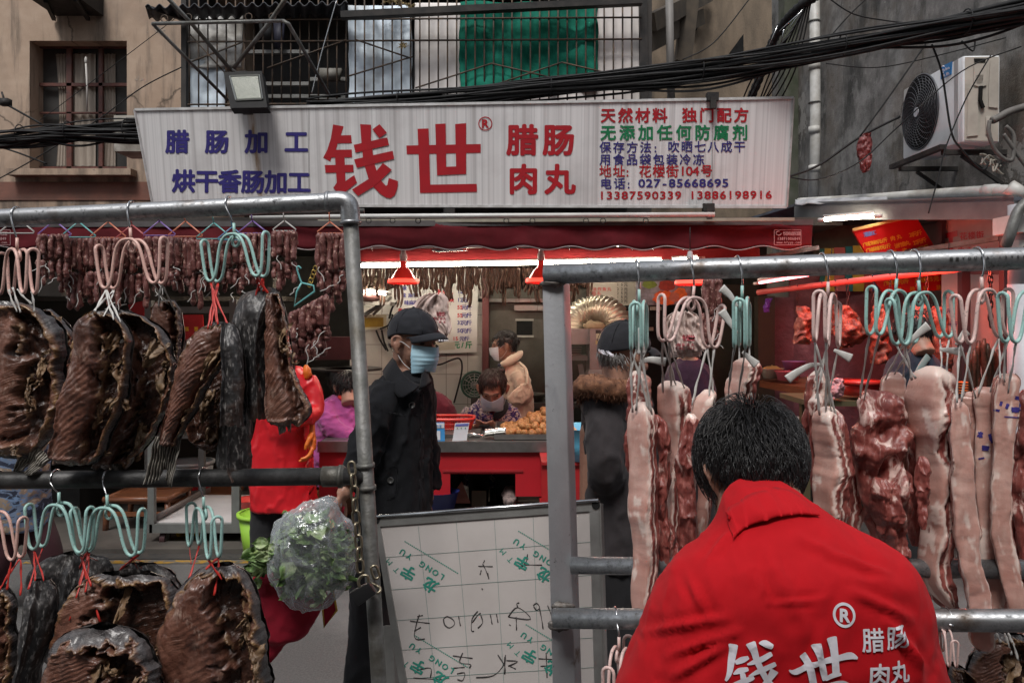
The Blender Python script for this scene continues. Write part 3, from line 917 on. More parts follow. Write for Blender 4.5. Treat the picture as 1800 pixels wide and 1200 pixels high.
def bdg(b):
 AF.write(b,'Midea',1659,1670,124,7,.03,v1=119,lift=.008); AF.write(b,'美的',1661,1668,133,6,.03,v1=130,lift=.008)
 pts = [AF.at(1658 + 4.2 * math.cos(a),122 - 5.5 * math.sin(a) - 0,.009) for a in [math.radians(x) for x in range(60,300,20)]]
 b.tube(pts,.003,4)
letters(bdg,INKWHITE,LBL)
mb = MB(); mb.poly(AF.quad([(1677,108),(1684,104),(1684,250),(1677,250)],.003),-AF.n,.003); mb.build('front_seam',mat('seam shade',(.4,.4,.4)),AC,smooth=False)
mb = MB()
for dx_,Yk in ((0,5.0),(0,5.55)):
 a = Vector((2.7,Yk,a_br.z - .045)); mb.beam(a,Vector((3.1,Yk,a.z)),.03,.03)
 mb.beam(a + Vector((.12,0,-.02)),Vector((3.08,Yk,a.z - .2)),.02,.02); mb.beam(Vector((3.08,Yk,a.z + .03)),Vector((3.08,Yk,a.z - .24)),.03,.03)
mb.beam(Vector((2.68,4.95,a_br.z - .02)),Vector((2.68,5.62,a_br.z - .02)),.04,.03)
tag(mb.build('wall_bracket',DARKM,smooth=False),'black angle steel bracket carrying the white air conditioner','bracket')
mb = MB()
for pts,r_ in (([(1744,212),(1757,206),(1776,196),(1812,185)],.022),([(1740,212),(1738,235),(1752,268),(1778,282),(1782,240),(1768,222)],.012),([(1764,236),(1782,262),(1806,296)],.012)):
 mb.tube(smooth_path([P(a,b,4.6) for a,b in pts],6),r_,8)
tag(mb.build('refrigerant_pipe',mat('pipe lagging',(.08,.075,.07),(.15,.14,.13),14,.7)),'dark lagged pipes and hose leaving the right side of the air conditioner','pipe')
mb = MB(); rr = random.Random(8)
for i in range(5):
 mb.tube(smooth_path([P(1728 + rr.uniform(-8,8) + j * 6,278 + rr.uniform(-10,12) + 4 * j,4.7 + rr.uniform(-.03,.03)) for j in range(6)],6),.006,5)
tag(mb.build('wire_tangle',mat('cream wire',(.34,.31,.26),(.22,.2,.17))),'tangle of cream wire under the air conditioner','wire')
mb = MB()
def bagf(u,v):
 w = [(.0,6,12),(.25,14,20),(.55,14,18),(.8,8,14),(1,3,6)]
 a,b = interp(w,v)
 x0,x1 = 1521 - a,1521 + b * .6
 th = u * 2 * math.pi
 p = P((x0 + x1) / 2 + math.cos(th) * (x1 - x0) / 2,L2(236,302,v),5.55)
 q = Vector((math.cos(th) * 2,math.sin(th) * 2,v * 4))
 return p + Vector((fbm(q) * .012,math.sin(th) * .04 + fbm(q * 2) * .03,fbm(q) * .01))
mb.grid(bagf,28,24,closed_u=True)
RB = mb.build('plastic_bag',mat('dusty red plastic',(.22,.06,.06),(.13,.035,.035),12,.4,bump=.4,bsc=25,bd=.02))
tag(RB,'dusty dark red plastic bag hanging on a wire against the grey wall','bag')
HP = thing('horizontal_pipe','white plastic pipe with wire ties running along the foot of the grey wall','pipe',P(1600,345,5.3))
hp = smooth_path([P(1405,356,6.3),P(1520,350,5.7),P(1640,342,5.1),P(1770,336,4.45),P(1790,344,4.4),P(1797,370,4.4)],8)
mb = MB(); mb.tube(hp,.036,14); mb.build('pipe',WHITEP,HP)
mb = MB()
for i in (6,10,11,14): 
 p = hp[i]; mb.tube([p + Vector((0,.039 * math.cos(a),.039 * math.sin(a))) for a in [j * math.pi / 6 for j in range(12)]],.004,5,closed=True)
mb.build('wire_tie',RUSTY,HP)
for i in (22,27):
 mb = MB(); d = (hp[i + 1] - hp[i]).normalized() * .05; mb.tube([hp[i] - d,hp[i] + d],.042,14); mb.build('coupling',WHITEP,HP)
FA = thing('stall_fascia','grey metal roof edge over the red lit stall on the right','roof edge',P(1590,385,5.2))
fa = [P(1396,356,6.25),P(1782,344,4.35),P(1782,386,4.35),P(1396,386,6.25)]
mb = MB(); mb.slabq(fa,.05); mb.build('board',mat('grey sheet metal',(.15,.15,.15),(.1,.1,.1),6,.6,.2,.15),FA,smooth=False)
mb = MB(); rf_ = [fa[0] - Vector((0,0,.03)),fa[1] - Vector((0,0,.03)),Vector((3.15,4.35,2.29)),Vector((3.15,8.6,2.5)),Vector((2.0,8.6,2.5))]; mb.poly(rf_,Vector((0,0,1)),.02); mb.build('roof_sheet',mat('roof tin',(.1,.12,.16),(.06,.06,.07),5,.6),FA,smooth=False)
mb = MB()
def tarp(u,v):
 p = P(L2(1398,1560,u),351 + 9 * v - 5 * u + 2.5 * fbm(Vector((u * 9,v,0))),L2(6.2,5.4,u) - .05 * v)
 return p
mb.grid(tarp,40,3); o = mb.build('sheet_lip',mat('white tarp edge',(.4,.4,.42),(.25,.25,.26),12,.6),FA); o.modifiers.new('s','SOLIDIFY').thickness = .004
PIL = thing('white_pillar','white pipe clad pillar with taped cables at the right edge behind the rack','pillar',P(1800,700,4.0))
mb = MB(); mb.tube([P(1797,500,4.2),P(1797,900,4.2),P(1797,1115,4.2)],.07,16); mb.tube([P(1800,360,4.2),P(1800,500,4.2)],.075,16); mb.build('shaft',mat('greyed white paint',(.42,.43,.46),(.3,.3,.32),5,.5,dirt=(.16,.15,.15)),PIL)
mb = MB(); mb.box(P(1800,396,4.18),(.22,.18,.09)); mb.tube([P(1798,424,4.2),P(1798,436,4.2)],.085,16); mb.build('collar',WHITEP,PIL,smooth=False)
mb = MB(); mb.tube(smooth_path([P(1812,350,4.05),P(1790,372,4.05),P(1776,410,4.05),P(1768,432,4.08)],8),.028,10); mb.build('taped_pipe',OLDPIPE,PIL)
# --- red awning
AW = thing('shop_awning','dark red fabric awning with a scalloped printed valance under the sign','awning',P(700,440,5.1))
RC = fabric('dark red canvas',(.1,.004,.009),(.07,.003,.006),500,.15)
mb = MB()
def va(u,v):
 uu = L2(-420,1428,u)
 top = 397 - 6 * u
 bot = 436 - 3.5 * math.cos(uu / 84 * 2 * math.pi + .3) * (1 if True else 0)
 p = P(uu,L2(top,bot,v),5.06)
 return p + Vector((0,.012 * math.sin(uu * .045) * v + .008 * fbm(Vector((uu * .02,v * 2,0))),0))
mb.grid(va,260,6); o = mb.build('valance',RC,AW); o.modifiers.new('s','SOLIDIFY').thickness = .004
mb = MB()
def pip(u): return va(u,1.) + Vector((0,-.004,0))
mb.tube([pip(i / 400) for i in range(401)],.0035,4); mb.build('piping',mat('grey braid',(.3,.25,.25)),AW)
mb = MB(); mb.beam(P(-420,396,5.07),P(1428,391,5.07),.03,.035); mb.build('front_bar',mat('awning bar',(.13,.12,.12),(.09,.08,.08),8,.5,.5),AW,smooth=False)
mb = MB()
def slope(u,v):
 a = va(u,0) + Vector((0,.02,.01)); b = Vector((a.x * 1.25,6.9,a.z + .2))
 return L2(a,b,v) + Vector((0,0,-.02 * math.sin(v * math.pi)))
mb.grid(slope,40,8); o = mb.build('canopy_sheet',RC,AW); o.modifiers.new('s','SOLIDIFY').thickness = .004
VPL = Plane(P(1300,400,5.04),P(1430,400,5.04),P(1300,440,5.04))
PRN = mat('faded print',(.34,.2,.2))
def vtext(b,u0):
 VPL.write(b,'悦美遮阳蓬',u0 + 17,u0 + 42,411,7.5,.02,lift=.02); VPL.write(b,'13871006849',u0 + 5,u0 + 42,420,6.5,.03,lift=.02); VPL.write(b,'www.hfyyp.com',u0 + 4,u0 + 43,426.5,5.6,.02,lift=.02)
 c = [(u0,404),(u0 + 47,404),(u0 + 47,430.5),(u0,430.5)]
 for i in range(4): b.beam(VPL.at(*c[i],.02),VPL.at(*c[(i + 1) % 4],.02),.003,.001,up=VPL.n)
 b.tube([VPL.at(u0 + 8 + 4.5 * math.cos(a) * (1 + .2 * a / 6),410 + 3.5 * math.sin(a),.021) for a in [i * .5 for i in range(11)]],.0025,4)
letters(lambda b: (vtext(b,1361),vtext(b,-29)),PRN,AW)
IV = thing('inner_awning','red inner awning flap with tube light painted into its brighter colour, over the counter','awning',P(980,462,5.7))
RC2 = fabric('red canvas painted lit',(.2,.012,.014),(.14,.008,.01),500,.25)  # brighter copy of the canvas red, tube light painted into the colour
mb = MB()
def iv(u,v):
 uu = L2(618,1335,u); p = P(uu,L2(436,462 - 4 * u,v),5.75)
 return p + Vector((0,.015 * math.sin(uu * .07) * v + .02 * v * fbm(Vector((uu * .015,v,3))),.006 * fbm(Vector((uu * .03,v,5)))))
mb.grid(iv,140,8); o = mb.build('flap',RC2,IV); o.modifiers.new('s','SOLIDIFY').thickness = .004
mb = MB(); mb.beam(P(618,462,5.8),P(1340,456,5.8),.03,.03); mb.build('frame',DARKM,IV,smooth=False)
HR = thing('hanging_rail','thin silver hanging rail in front of the red inner awning','rail',P(950,434,5.3))
mb = MB(); mb.tube([P(470,436,5.3),P(622,434.5,5.3),P(1284,428,5.2)],.011,8); mb.build('rail',WHITEM,HR)
mb = MB()
for uu in (653,706,780,869,909,947,1000,1045,1110,1147,1200): mb.tube([P(uu,431,5.27),P(uu + 1,440,5.27)],.004,5)
mb.tube([P(760,438,5.26),P(770,440,5.26),P(821,437,5.26)],.014,6); mb.build('clip',WIREM,HR)
# --- lamps the place has, plus one added unseen ceiling tube
TUBE = emit('lit tube',(1.0,.88,.72),32)
TUBEP = emit('pink lit tube',(1.0,.2,.22),7)
def tube_lamp(pts,r,label,m=TUBE):
 t = thing('tube_lamp',label,'lamp',pts[0],'lit fluorescent tubes')
 mb = MB(); mb.tube(pts,r,10); mb.build('tube',m,t)
 mb = MB(); d = (pts[-1] - pts[0]).normalized()
 for p,s in ((pts[0],-1),(pts[-1],1)): mb.tube([p,p + d * (s * .05)],r * 1.15,10)
 mb.beam(pts[0] + Vector((0,.01,r + .012)),pts[-1] + Vector((0,.01,r + .012)),.03,.018)
 mb.build('holder',WHITEM,t)
 return t
tube_lamp([P(632,467.5,5.6),P(1163,459,5.6)],.011,'long lit white tube along the bottom of the red inner awning')
tube_lamp([Vector((-2.6,6.7,2.22)),Vector((.9,6.7,2.22))],.014,'added unseen tube brightening the shop from the ceiling behind the fringe of dried sausage strings')  # added tube, hidden by the flap, to brighten the shop interior
tube_lamp([P(1182,459,5.4),P(1226,455,5.4)],.012,'short lit white tube just right of the long one, above the square post rack')
tube_lamp([P(1450,386,5.6),P(1537,380,5.3)],.012,'lit white tube under the grey roof edge on the right')
tube_lamp([P(632,511,6.9),P(680,516,6.6)],.014,'short lit tube on the white tiled wall left of the price board')
tube_lamp([P(1335,497,5.3),P(1424,483,4.9)],.008,'pink glowing tube over the hanging meat in the red stall',TUBEP)
def red_lamp(name,label,c,s,power,shade=True):
 t = thing('pendant_lamp',label,'lamp',c,'red pendant lamps')
 mb = MB(); mb.lathe([(.018 * s,.16 * s),(.022 * s,.11 * s),(.05 * s,.085 * s),(.088 * s,.025 * s),(.105 * s,0),(.1 * s,-.004),(.083 * s,.02 * s),(.046 * s,.078 * s),(.018 * s,.1 * s)],c,28)
 k_ = NT('red shade',.3,0,.5); k_.col((.42,.012,.016)); k_.b.inputs['Transmission Weight'].default_value = .15
 k_.b.inputs['Emission Color'].default_value = (1,.06,.03,1); k_.b.inputs['Emission Strength'].default_value = .06
 mb.build('lamp_shade',k_.m,t)
 mb = MB(); mb.lathe([(.106 * s,.002),(.106 * s,.016),(.1 * s,.03)],c,28); mb.build('rim',emit('glowing red rim',(1,.08,.05),.9),t)
 mb = MB(); mb.lathe([(.0,.235 * s),(.016 * s,.23 * s),(.02 * s,.2 * s),(.026 * s,.195 * s),(.022 * s,.15 * s),(.012 * s,.15 * s)],c,18); mb.build('socket',mat('white socket',(.5,.49,.5)),t)
 mb = MB(); mb.ell(c + Vector((0,0,.06 * s)),.028 * s,14,8); mb.build('bulb',emit('red bulb',(1,.1,.05),6),t)
 mb = MB(); mb.tube([c + Vector((0,0,.23 * s)),c + Vector((0,0,.4 * s))],.003,5); mb.build('flex',BLACKRUB,t)
 l = bpy.data.lights.new('lamp_light','POINT'); l.energy = power; l.color = (1,.12,.07); l.shadow_soft_size = .04
 o = bpy.data.objects.new('lamp_light',l); COL.objects.link(o); o.location = Vector((0,0,-.02)); o.parent = t
 return t
red_lamp('','red pendant lamp in front of the price board',P(709,498,5.4),1.0,1.6)
red_lamp('','red pendant lamp half hidden by the grey square post',P(951,497,5.4),1.0,1.6)
red_lamp('','red pendant lamp with white socket peeping above the square post rack pipe',P(1213,500,5.0),.9,4)
red_lamp('','red pendant lamp over the red lit meat, tucked behind the rack pipe',P(1462,478,4.75),.35,7)
red_lamp('','red pendant lamp before the pink wall of the right stall, tucked behind the rack pipe',P(1668,470,4.55),.35,8)
# --- shop room
k = NT('white tiles',.35,0,.5)
bt = k.n('TexBrick'); bt.offset = 0
k.put(bt.inputs['Vector'],k.scale((1,1,1),rot=(R(90),0,0)))
for nm,v in (('Color1',(.48,.47,.43,1)),('Color2',(.44,.43,.4,1)),('Mortar',(.22,.21,.19,1)),('Scale',3.3),('Mortar Size',.012),('Brick Width',.65),('Row Height',.9)):
 bt.inputs[nm].default_value = v
k.col(k.mix(k.ramp(k.noise(1.6,det=7),[(.5,0.),(.75,.5)]),bt.outputs[0],(.25,.22,.18)))
TILE = k.m
SH = thing('sausage_shop','open sausage shop with white tiled wall behind the counter','shop',(-.8,7.5,0))
DROOM = mat('dark shop wall',(.05,.045,.04),(.025,.023,.02),4,.8)  # near black brown for back walls and ceiling
mb = MB(); a,b = P(615,0,7.3).x,P(848,0,7.3).x
mb.box(((a + b) / 2,7.35,1.25),(b - a,.1,2.5)); mb.build('tiled_wall',TILE,SH,smooth=False)
mb = MB(); mb.box((b + .03,7.3,1.25),(.06,.14,2.5)); mb.build('door_jamb',mat('maroon jamb',(.12,.03,.03)),SH,smooth=False)
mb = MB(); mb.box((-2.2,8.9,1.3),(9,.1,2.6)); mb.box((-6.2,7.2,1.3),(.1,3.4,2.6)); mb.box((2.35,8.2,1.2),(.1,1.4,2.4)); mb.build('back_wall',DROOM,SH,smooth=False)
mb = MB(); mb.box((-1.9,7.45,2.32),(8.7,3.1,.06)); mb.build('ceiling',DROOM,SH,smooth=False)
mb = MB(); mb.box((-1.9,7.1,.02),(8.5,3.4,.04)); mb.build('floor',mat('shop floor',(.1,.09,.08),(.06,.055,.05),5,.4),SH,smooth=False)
CB = thing('steel_cabinet','greenish stainless cabinet with a small square window behind the standing woman','cabinet',(.3,7.6,0))
mb = MB(); a,b = P(860,0,7.3).x,P(1072,0,7.3).x
mb.box(((a + b) / 2,7.65,.95),(b - a,.5,1.85)); mb.build('body',mat('greasy steel',(.1,.1,.085),(.06,.06,.05),5,.4,.5,.2,14),CB,smooth=False)
wq = Plane(P(905,561,7.39),P(939,561,7.39),P(905,592,7.39))
mb = MB(); c = wq.quad([(906,562),(938,562),(938,591),(906,591)])
for i in range(4): mb.beam(c[i],c[(i + 1) % 4],.03,.02)
mb.build('window_frame',mat('grey frame',(.3,.3,.27)),CB,smooth=False)
mb = MB(); mb.poly(wq.quad([(908,564),(936,564),(936,589),(908,589)],.003)); mb.build('pane',BLACK,CB,smooth=False)
mb = MB(); mb.box((P(905,0,7.3).x,7.35,P(0,528,7.3).z),(.75,.1,.03)); mb.box((P(1000,0,7.3).x,7.36,P(0,541,7.3).z),(1.0,.1,.05)); mb.build('ledge',STEEL,CB,smooth=False)
def board(name,label,q,Y,base,cat='price board'):
 pl = Plane(P(q[0][0],q[0][1],Y),P(q[1][0],q[1][1],Y),P(q[3][0],q[3][1],Y))
 pts = pl.quad(q)
 t = thing(name,label,cat,pts[3])
 mb = MB(); mb.slabq(pts,.02); mb.build('board',base,t,smooth=False)
 return t,pl
PB,pp = board('price_board','large white price board on the tiled wall behind the masked man in the cap',[(689,497),(840,497),(838,619),(689,623)],7.22,mat('price board white',(.5,.5,.47),(.42,.42,.4),4,.4))
def pr(b):
 for v,t in ((527,'12'),(567,'32'),(581,'50')): pp.write(b,t,806,811,v,9.5,.03)
 for v in (512,527,540,554,567,581): pp.write(b,'元/斤',816,825,v,9.5,.03)
 pp.write(b,'元/斤',812,821,595,9,.03); pp.write(b,'15',806,811,512,9.5,.03)
 pp.write(b,'味',711,711,506,9,.03); pp.write(b,'味',710,710,519,9,.03); pp.write(b,'麻辣',722,731,519,9,.03); pp.write(b,'味麻辣',715,732,532,9,.03); pp.write(b,'鱼',773,773,595,9,.03); pp.write(b,'参',783,783,595,9,.03)
letters(pr,INKBLUE,PB)
def pr2(b):
 for v in (540,554): pp.write(b,'55',806,811,v,9.5,.03); pp.write(b,'肠',784,784,v,9.5,.03)
 pp.write(b,'蔬夹丸',772,792,513,9,.03); pp.write(b,'炸鱼块',776,794,527,9,.03); pp.write(b,'15',798,803,595,9,.03); pp.write(b,'香肠',704,714,546,9.5,.03)
letters(pr2,INKRED,PB)
letters(lambda b: pp.write(b,'元/斤',802,824,606,13,.04),INKGREEN,PB)
mb = MB(); mb.slabq(pp.quad([(757,601),(800,601),(800,614),(757,617)],.006),.004); mb.build('paper_patch',mat('cream paper',(.45,.42,.34)),PB,smooth=False)
YB,yp = board('yellow_notice','small yellow framed electrical box on the tiled wall beside the grey post',[(634,554),(679,553),(679,577),(634,580)],7.2,mat('cream plastic',(.42,.4,.28)),'box')
mb = MB(); mb.slabq(yp.quad([(640,558),(674,558),(674,574),(640,575)],.006),.006); mb.build('window',mat('amber window',(.3,.2,.03),(.2,.13,.02),9,.3),YB,smooth=False)
mb = MB()
for pts in ([(661,580),(668,597),(679,615)],[(671,580),(675,600),(682,617)],[(684,560),(690,540),(701,528)],[(668,578),(684,570),(690,552)]):
 mb.tube(smooth_path([P(a,b,7.2) for a,b in pts],5),.009,6)
tag(mb.build('power_cable',BLACKRUB),'black cables hanging below the yellow framed box','cable')
mb = MB(); mb.tube(smooth_path([P(a,b,7.2) for a,b in [(757,641),(775,640),(795,632),(807,630),(812,640),(810,662),(798,708)]],8),.009,6)
tag(mb.build('power_cable',BLACKRUB),'single black cable looping on the tiles under the price board','cable')
SHF = thing('wall_shelf','narrow bracket shelf with bundles above the yellow framed box','shelf',P(655,530,7.1))
mb = MB(); mb.beam(P(622,532,7.0),P(690,534,7.0),.25,.03); mb.beam(P(636,556,7.2),P(678,530,7.0),.02,.03); mb.beam(P(656,553,7.2),P(688,522,7.1),.015,.02); mb.build('board',mat('grey shelf',(.25,.24,.22)),SHF,smooth=False)
mb = MB(); mb.ell(P(652,522,6.9),(.09,.08,.05)); mb.disp(lambda c,n: n * .02 * fbm(c * 18))
tag(mb.build('cloth_bundle',mat('dull red cloth',(.16,.07,.06),(.1,.04,.04),18,.8)),'dull red bundle lying on the shelf under the short tube lamp','bundle')
mb = MB(); mb.ell(P(652,500,6.9),(.18,.1,.07)); mb.disp(lambda c,n: n * .03 * fbm(c * 14))
tag(mb.build('paper_bundle',mat('brown paper',(.16,.12,.08),(.1,.08,.05),18,.8)),'brown crumpled bundle above the short tube lamp','bundle')
DU = thing('duct_hose','shiny silver flexible duct arching over the steel machine','duct',P(1045,580,6.6))
mb = MB(); dp = smooth_path([P(1010,582,6.6),P(1016,558,6.6),P(1040,546,6.6),P(1066,548,6.55),P(1084,566,6.5),P(1078,590,6.5)],26)
mb.tube(dp,lambda t: .118 + .010 * math.sin(t * 150),26,cap=False)
mb.build('duct',mat('foil duct',(.62,.58,.48),(.45,.42,.34),14,.3,.7,.2,40),DU)
mb = MB(); mb.ell(P(1044,572,6.42),(.09,.05,.035)); mb.disp(lambda c,n: n * .025 * fbm(c * 22))
tag(mb.build('glove',mat('tan glove',(.3,.23,.14),(.2,.15,.09),14,.8)),'tan work glove lying on the steel machine under the duct','glove')
MC = thing('steel_machine','grey steel machine with a slanted chute and small stickers under the silver duct','machine',P(1050,860,6.3))
GM = mat('grey machine paint',(.27,.24,.24),(.2,.18,.18),5,.4,.3)
mb = MB(); mb.slabq([P(1037,578,6.3),P(1070,578,6.3),P(1070,760,6.3),P(1037,760,6.3)],.3); mb.build('column',GM,MC,smooth=False)
mb = MB(); mb.slabq([P(999,578,6.35),P(1036,578,6.35),P(1036,605,6.35),P(999,605,6.35)],.3); mb.build('hopper',GM,MC,smooth=False)
mb = MB(); mb.hexa([P(1037,650,6.28),P(1070,650,6.28),P(1075,700,6.0),P(1017,700,6.0)] + [p + Vector((0,.25,0)) for p in (P(1037,650,6.28),P(1070,650,6.28),P(1075,700,6.0),P(1017,700,6.0))]); mb.build('chute',GM,MC,smooth=False)
mb = MB()
for x_ in (1004,1010,1016): mb.beam(P(x_,608,6.5),P(x_,625,6.5),.012,.012)
for v in (610,614,618,622): mb.beam(P(1001,v,6.5),P(1022,v,6.5),.01,.01)
mb.box(P(1015,628,6.45),(.16,.2,.04)); mb.beam(P(1020,640,6.4),P(1030,700,6.4),.04,.04); mb.build('rack',STEEL,MC,smooth=False)
mpl = Plane(P(1037,578,6.3),P(1070,578,6.3),P(1037,700,6.3))
for q,cc in (([(1047,580),(1056,580),(1056,586),(1047,586)],(.02,.02,.02)),([(1048,586),(1057,586),(1057,595),(1048,595)],(.4,.42,.3)),([(1047,598),(1058,597),(1058,605),(1047,605)],(.4,.36,.16))):
 mb = MB(); mb.poly(mpl.quad(q,.003)); mb.build('sticker',mat('sticker',cc),MC,smooth=False)
M2,m2 = board('menu_board','cream menu board with red dish names above the silver duct',[(1032,496),(1120,495),(1120,536),(1034,539)],7.2,mat('cream menu',(.4,.37,.31),(.33,.31,.26),5,.5),'menu board')
letters(lambda b: (m2.write(b,'油炸鱼丸',1045,1071,508,7,.02),m2.write(b,'肉丸',1044,1053,515,7,.02),m2.write(b,'蔬夹',1044,1053,522,7,.02),m2.write(b,'油炸藕夹',1045,1071,529,7,.02)),INKRED,M2)
letters(lambda b: ([m2.write(b,t,1086,1100,v,7,.02) for t,v in (('15元',500),('22元',508),('25元',515),('15元',522),('12元',529))]),INKBLACK,M2)
P2,pq = board('food_poster','colour food photo poster with orange meat behind the pink hanger',[(1118,490),(1215,488),(1213,535),(1118,536)],6.9,None or mat('poster blue grey',(.3,.34,.4),(.04,.045,.05),9,.3),'poster')
def blobpoly(c,rx_,ry_,seed,n=26):
 return [(c[0] + rx_ * math.cos(a) * (1 + .25 * fbm(Vector((math.cos(a) * 2,math.sin(a) * 2,seed)))),c[1] + ry_ * math.sin(a) * (1 + .3 * fbm(Vector((math.cos(a) * 2,math.sin(a) * 2,seed + 5))))) for a in [i * 2 * math.pi / n for i in range(n)]]
for i,(c,rx_,ry_,cc) in enumerate((((1142,500),13,7,(.14,.26,.02)),((1168,524),20,13,(.8,.12,.01)),((1172,502),14,10,(.3,.03,.015)),((1196,518),12,12,(.75,.16,.02)),((1185,522),9,9,(.5,.16,.1)),((1198,496),8,5,(.12,.05,.2)))):
 mb = MB(); mb.poly(pq.quad(blobpoly(c,rx_,ry_,i),.003 + .0006 * i)); mb.build('picture_patch',mat('poster patch',cc,tuple(x * .6 for x in cc),30,.3),P2,smooth=False)
FR = thing('glazed_frame','dark glazed aluminium frame behind the teal hanger at the middle','frame',P(1130,640,6.8))
mb = MB()
for a,b in (((1097,535),(1097,580)),((1098,578),(1148,578)),((1150,540),(1150,690)),((1160,540),(1160,700)),((1143,542),(1162,542))): mb.beam(P(*a,6.8),P(*b,6.8),.03,.03)
mb.build('bars',mat('beige bars',(.22,.2,.16)),FR,smooth=False)
mb = MB(); mb.slabq([P(1078,537,6.9),P(1165,537,6.9),P(1165,760,6.9),P(1078,760,6.9)],.03); mb.build('panel',BLACK,FR,smooth=False)
# --- dried sausage fringe under the ceiling
k = NT('dark dried sausage',.5)
k.col(k.ramp(k.noise(45,det=4),[(.3,(.035,.018,.012)),(.6,(.09,.045,.028)),(.8,(.2,.13,.08))])).bump(k.noise(60),.5,.004)
DRY = k.m
FRAIL = thing('fringe_rail','dark rail holding the fringe of dried sausage strings over the counter','rail',P(860,468,6.5))
mb = MB(); mb.tube([P(625,470,6.5),P(1080,468,6.5)],.012,8); mb.tube([P(625,470,6.8),P(1080,468,6.8)],.012,8); mb.build('rail',DARKM,FRAIL)
rr = random.Random(11)
protos = []
for i in range(6):
 mb = MB(); ln = .16 + .04 * (i % 4)
 ph = rr.uniform(0,6)
 for s in (-1,1):
  mb.tube([Vector((s * .012 + .012 * math.sin(ph + j * .8),.01 * s,-ln * j / 9)) for j in range(10)],lambda t: .011 * (.75 + .3 * abs(math.sin(t * 9 + ph))) * (1 if t < .9 else .5),6)
 mb.tube([(0,0,-ln),(.006,0,-ln - .05)],.0015,4); mb.tube([(.012,0,-ln * .6),(.02,.004,-ln * .6 - .06)],.0012,4)
 protos.append(mb)
fr_me = []
for i in range(78):
 pb = protos[i % 6]
 if i < 6:
  o = pb.build('sausage_string',DRY,local=True); fr_me.append(o.data)
 else:
  o = bpy.data.objects.new('sausage_string',fr_me[i % 6]); COL.objects.link(o)
 u = 690 + (i / 77) * 385 + rr.uniform(-3,3) if i < 70 else 632 + (i - 70) * 8
 o.location = P(u,469,6.5 + .3 * (i % 2)); o.rotation_euler = (0,0,rr.uniform(0,6.28)); s = rr.uniform(.8,1.25); o.scale = (1,1,s)
 tag(o,'thin dark dried sausage string hanging in the fringe under the shop ceiling','sausage','dried sausage strings under the shop ceiling')
# --- counter
CT = thing('counter','red fronted steel topped sales counter with a dark opening','counter',(-.2,5.55,0))
Yc = 5.25
xl_,xr_ = P(560,0,Yc).x,P(1100,0,Yc).x
zt_c = P(0,778,Yc).z
mb = MB(); mb.box(((xl_ + xr_) / 2,Yc + .375,zt_c - .02),(xr_ - xl_,.75,.045)); mb.box(((xl_ + xr_) / 2,Yc - .005,zt_c - .025),(xr_ - xl_ + .01,.012,.07)); mb.build('top',STEEL,CT,smooth=False)
zp = P(0,873,Yc).z
oa,ob_ = P(791,0,Yc).x,P(906,0,Yc).x; ozt = P(0,833,Yc).z
zmid = zt_c - .06
mb = MB()
mb.box(((xl_ + oa) / 2,Yc + .03,(zp + zmid) / 2),(oa - xl_,.03,zmid - zp)); mb.box(((ob_ + xr_) / 2,Yc + .03,(zp + zmid) / 2),(xr_ - ob_,.03,zmid - zp)); mb.box(((oa + ob_) / 2,Yc + .03,(ozt + zmid) / 2),(ob_ - oa,.03,zmid - ozt))
mb.build('front_panel',mat('red counter panel',(.4,.01,.018),(.32,.01,.015),3,.45),CT,smooth=False)
mb = MB(); mb.box(((oa + ob_) / 2,Yc + .012,ozt + .02),(ob_ - oa + .1,.01,.015)); mb.box((xr_ - .22,Yc + .012,zp + .05),(.42,.01,.012)); mb.box((xl_ + .35,Yc + .012,zp + .05),(.5,.01,.012)); mb.build('trim_strip',mat('red trim',(.3,.01,.015)),CT,smooth=False)
for x in (xl_ + .04,xr_ - .04,oa - .02):
 mb = MB(); mb.box((x,Yc + .08,zp / 2),(.05,.05,zp)); mb.build('leg',DARKM,CT,smooth=False)
 mb = MB(); mb.box((x,Yc + .68,(zt_c - .05) / 2),(.05,.05,zt_c - .05)); mb.build('leg',DARKM,CT,smooth=False)
mb = MB(); mb.box(((xl_ + xr_) / 2,Yc + .4,.22),(xr_ - xl_ - .1,.6,.03)); mb.build('under_shelf',DARKM,CT,smooth=False)
mb = MB(); mb.hexa([P(797,884,5.5),P(827,884,5.5),P(827,884,5.75),P(797,884,5.75),P(800,862,5.5),P(812,845,5.52),P(812,845,5.75),P(800,862,5.75)])
tag(mb.build('open_carton',mat('faded pink carton',(.34,.13,.1),(.25,.09,.07),8,.8),smooth=False),'faded pink carton standing in the counter opening','box')
mb = MB(); mb.hexa([P(829,890,5.5),P(855,890,5.5),P(855,890,5.8),P(829,890,5.8),P(829,862,5.5),P(855,862,5.5),P(855,862,5.8),P(829,862,5.8)])
tag(mb.build('wood_box',mat('dark wood box',(.09,.06,.035)),smooth=False),'dark wooden box in the middle of the counter opening','box')
mb = MB(); mb.ell(P(896,868,5.45),(.055,.12,.05)); mb.ell(P(896,878,5.35),(.05,.1,.03))
mb.disp(lambda c,n: n * .006 * math.sin(c.z * 160))
tag(mb.build('slipper',mat('striped slipper',(.3,.22,.2),(.06,.05,.05),30,.8)),'striped slipper in the right side of the counter opening','shoe')
mb = MB(); mb.lathe([(.0,0),(.1,0),(.13,.11),(.137,.115),(.125,.11),(.095,.01),(0,.01)],P(772,892,5.3),24)
tag(mb.build('blue_tub',mat('dark blue plastic',(.02,.03,.16),(.015,.02,.12),9,.35)),'dark blue plastic tub on the ground before the red counter','tub')
Zc = zt_c + .004
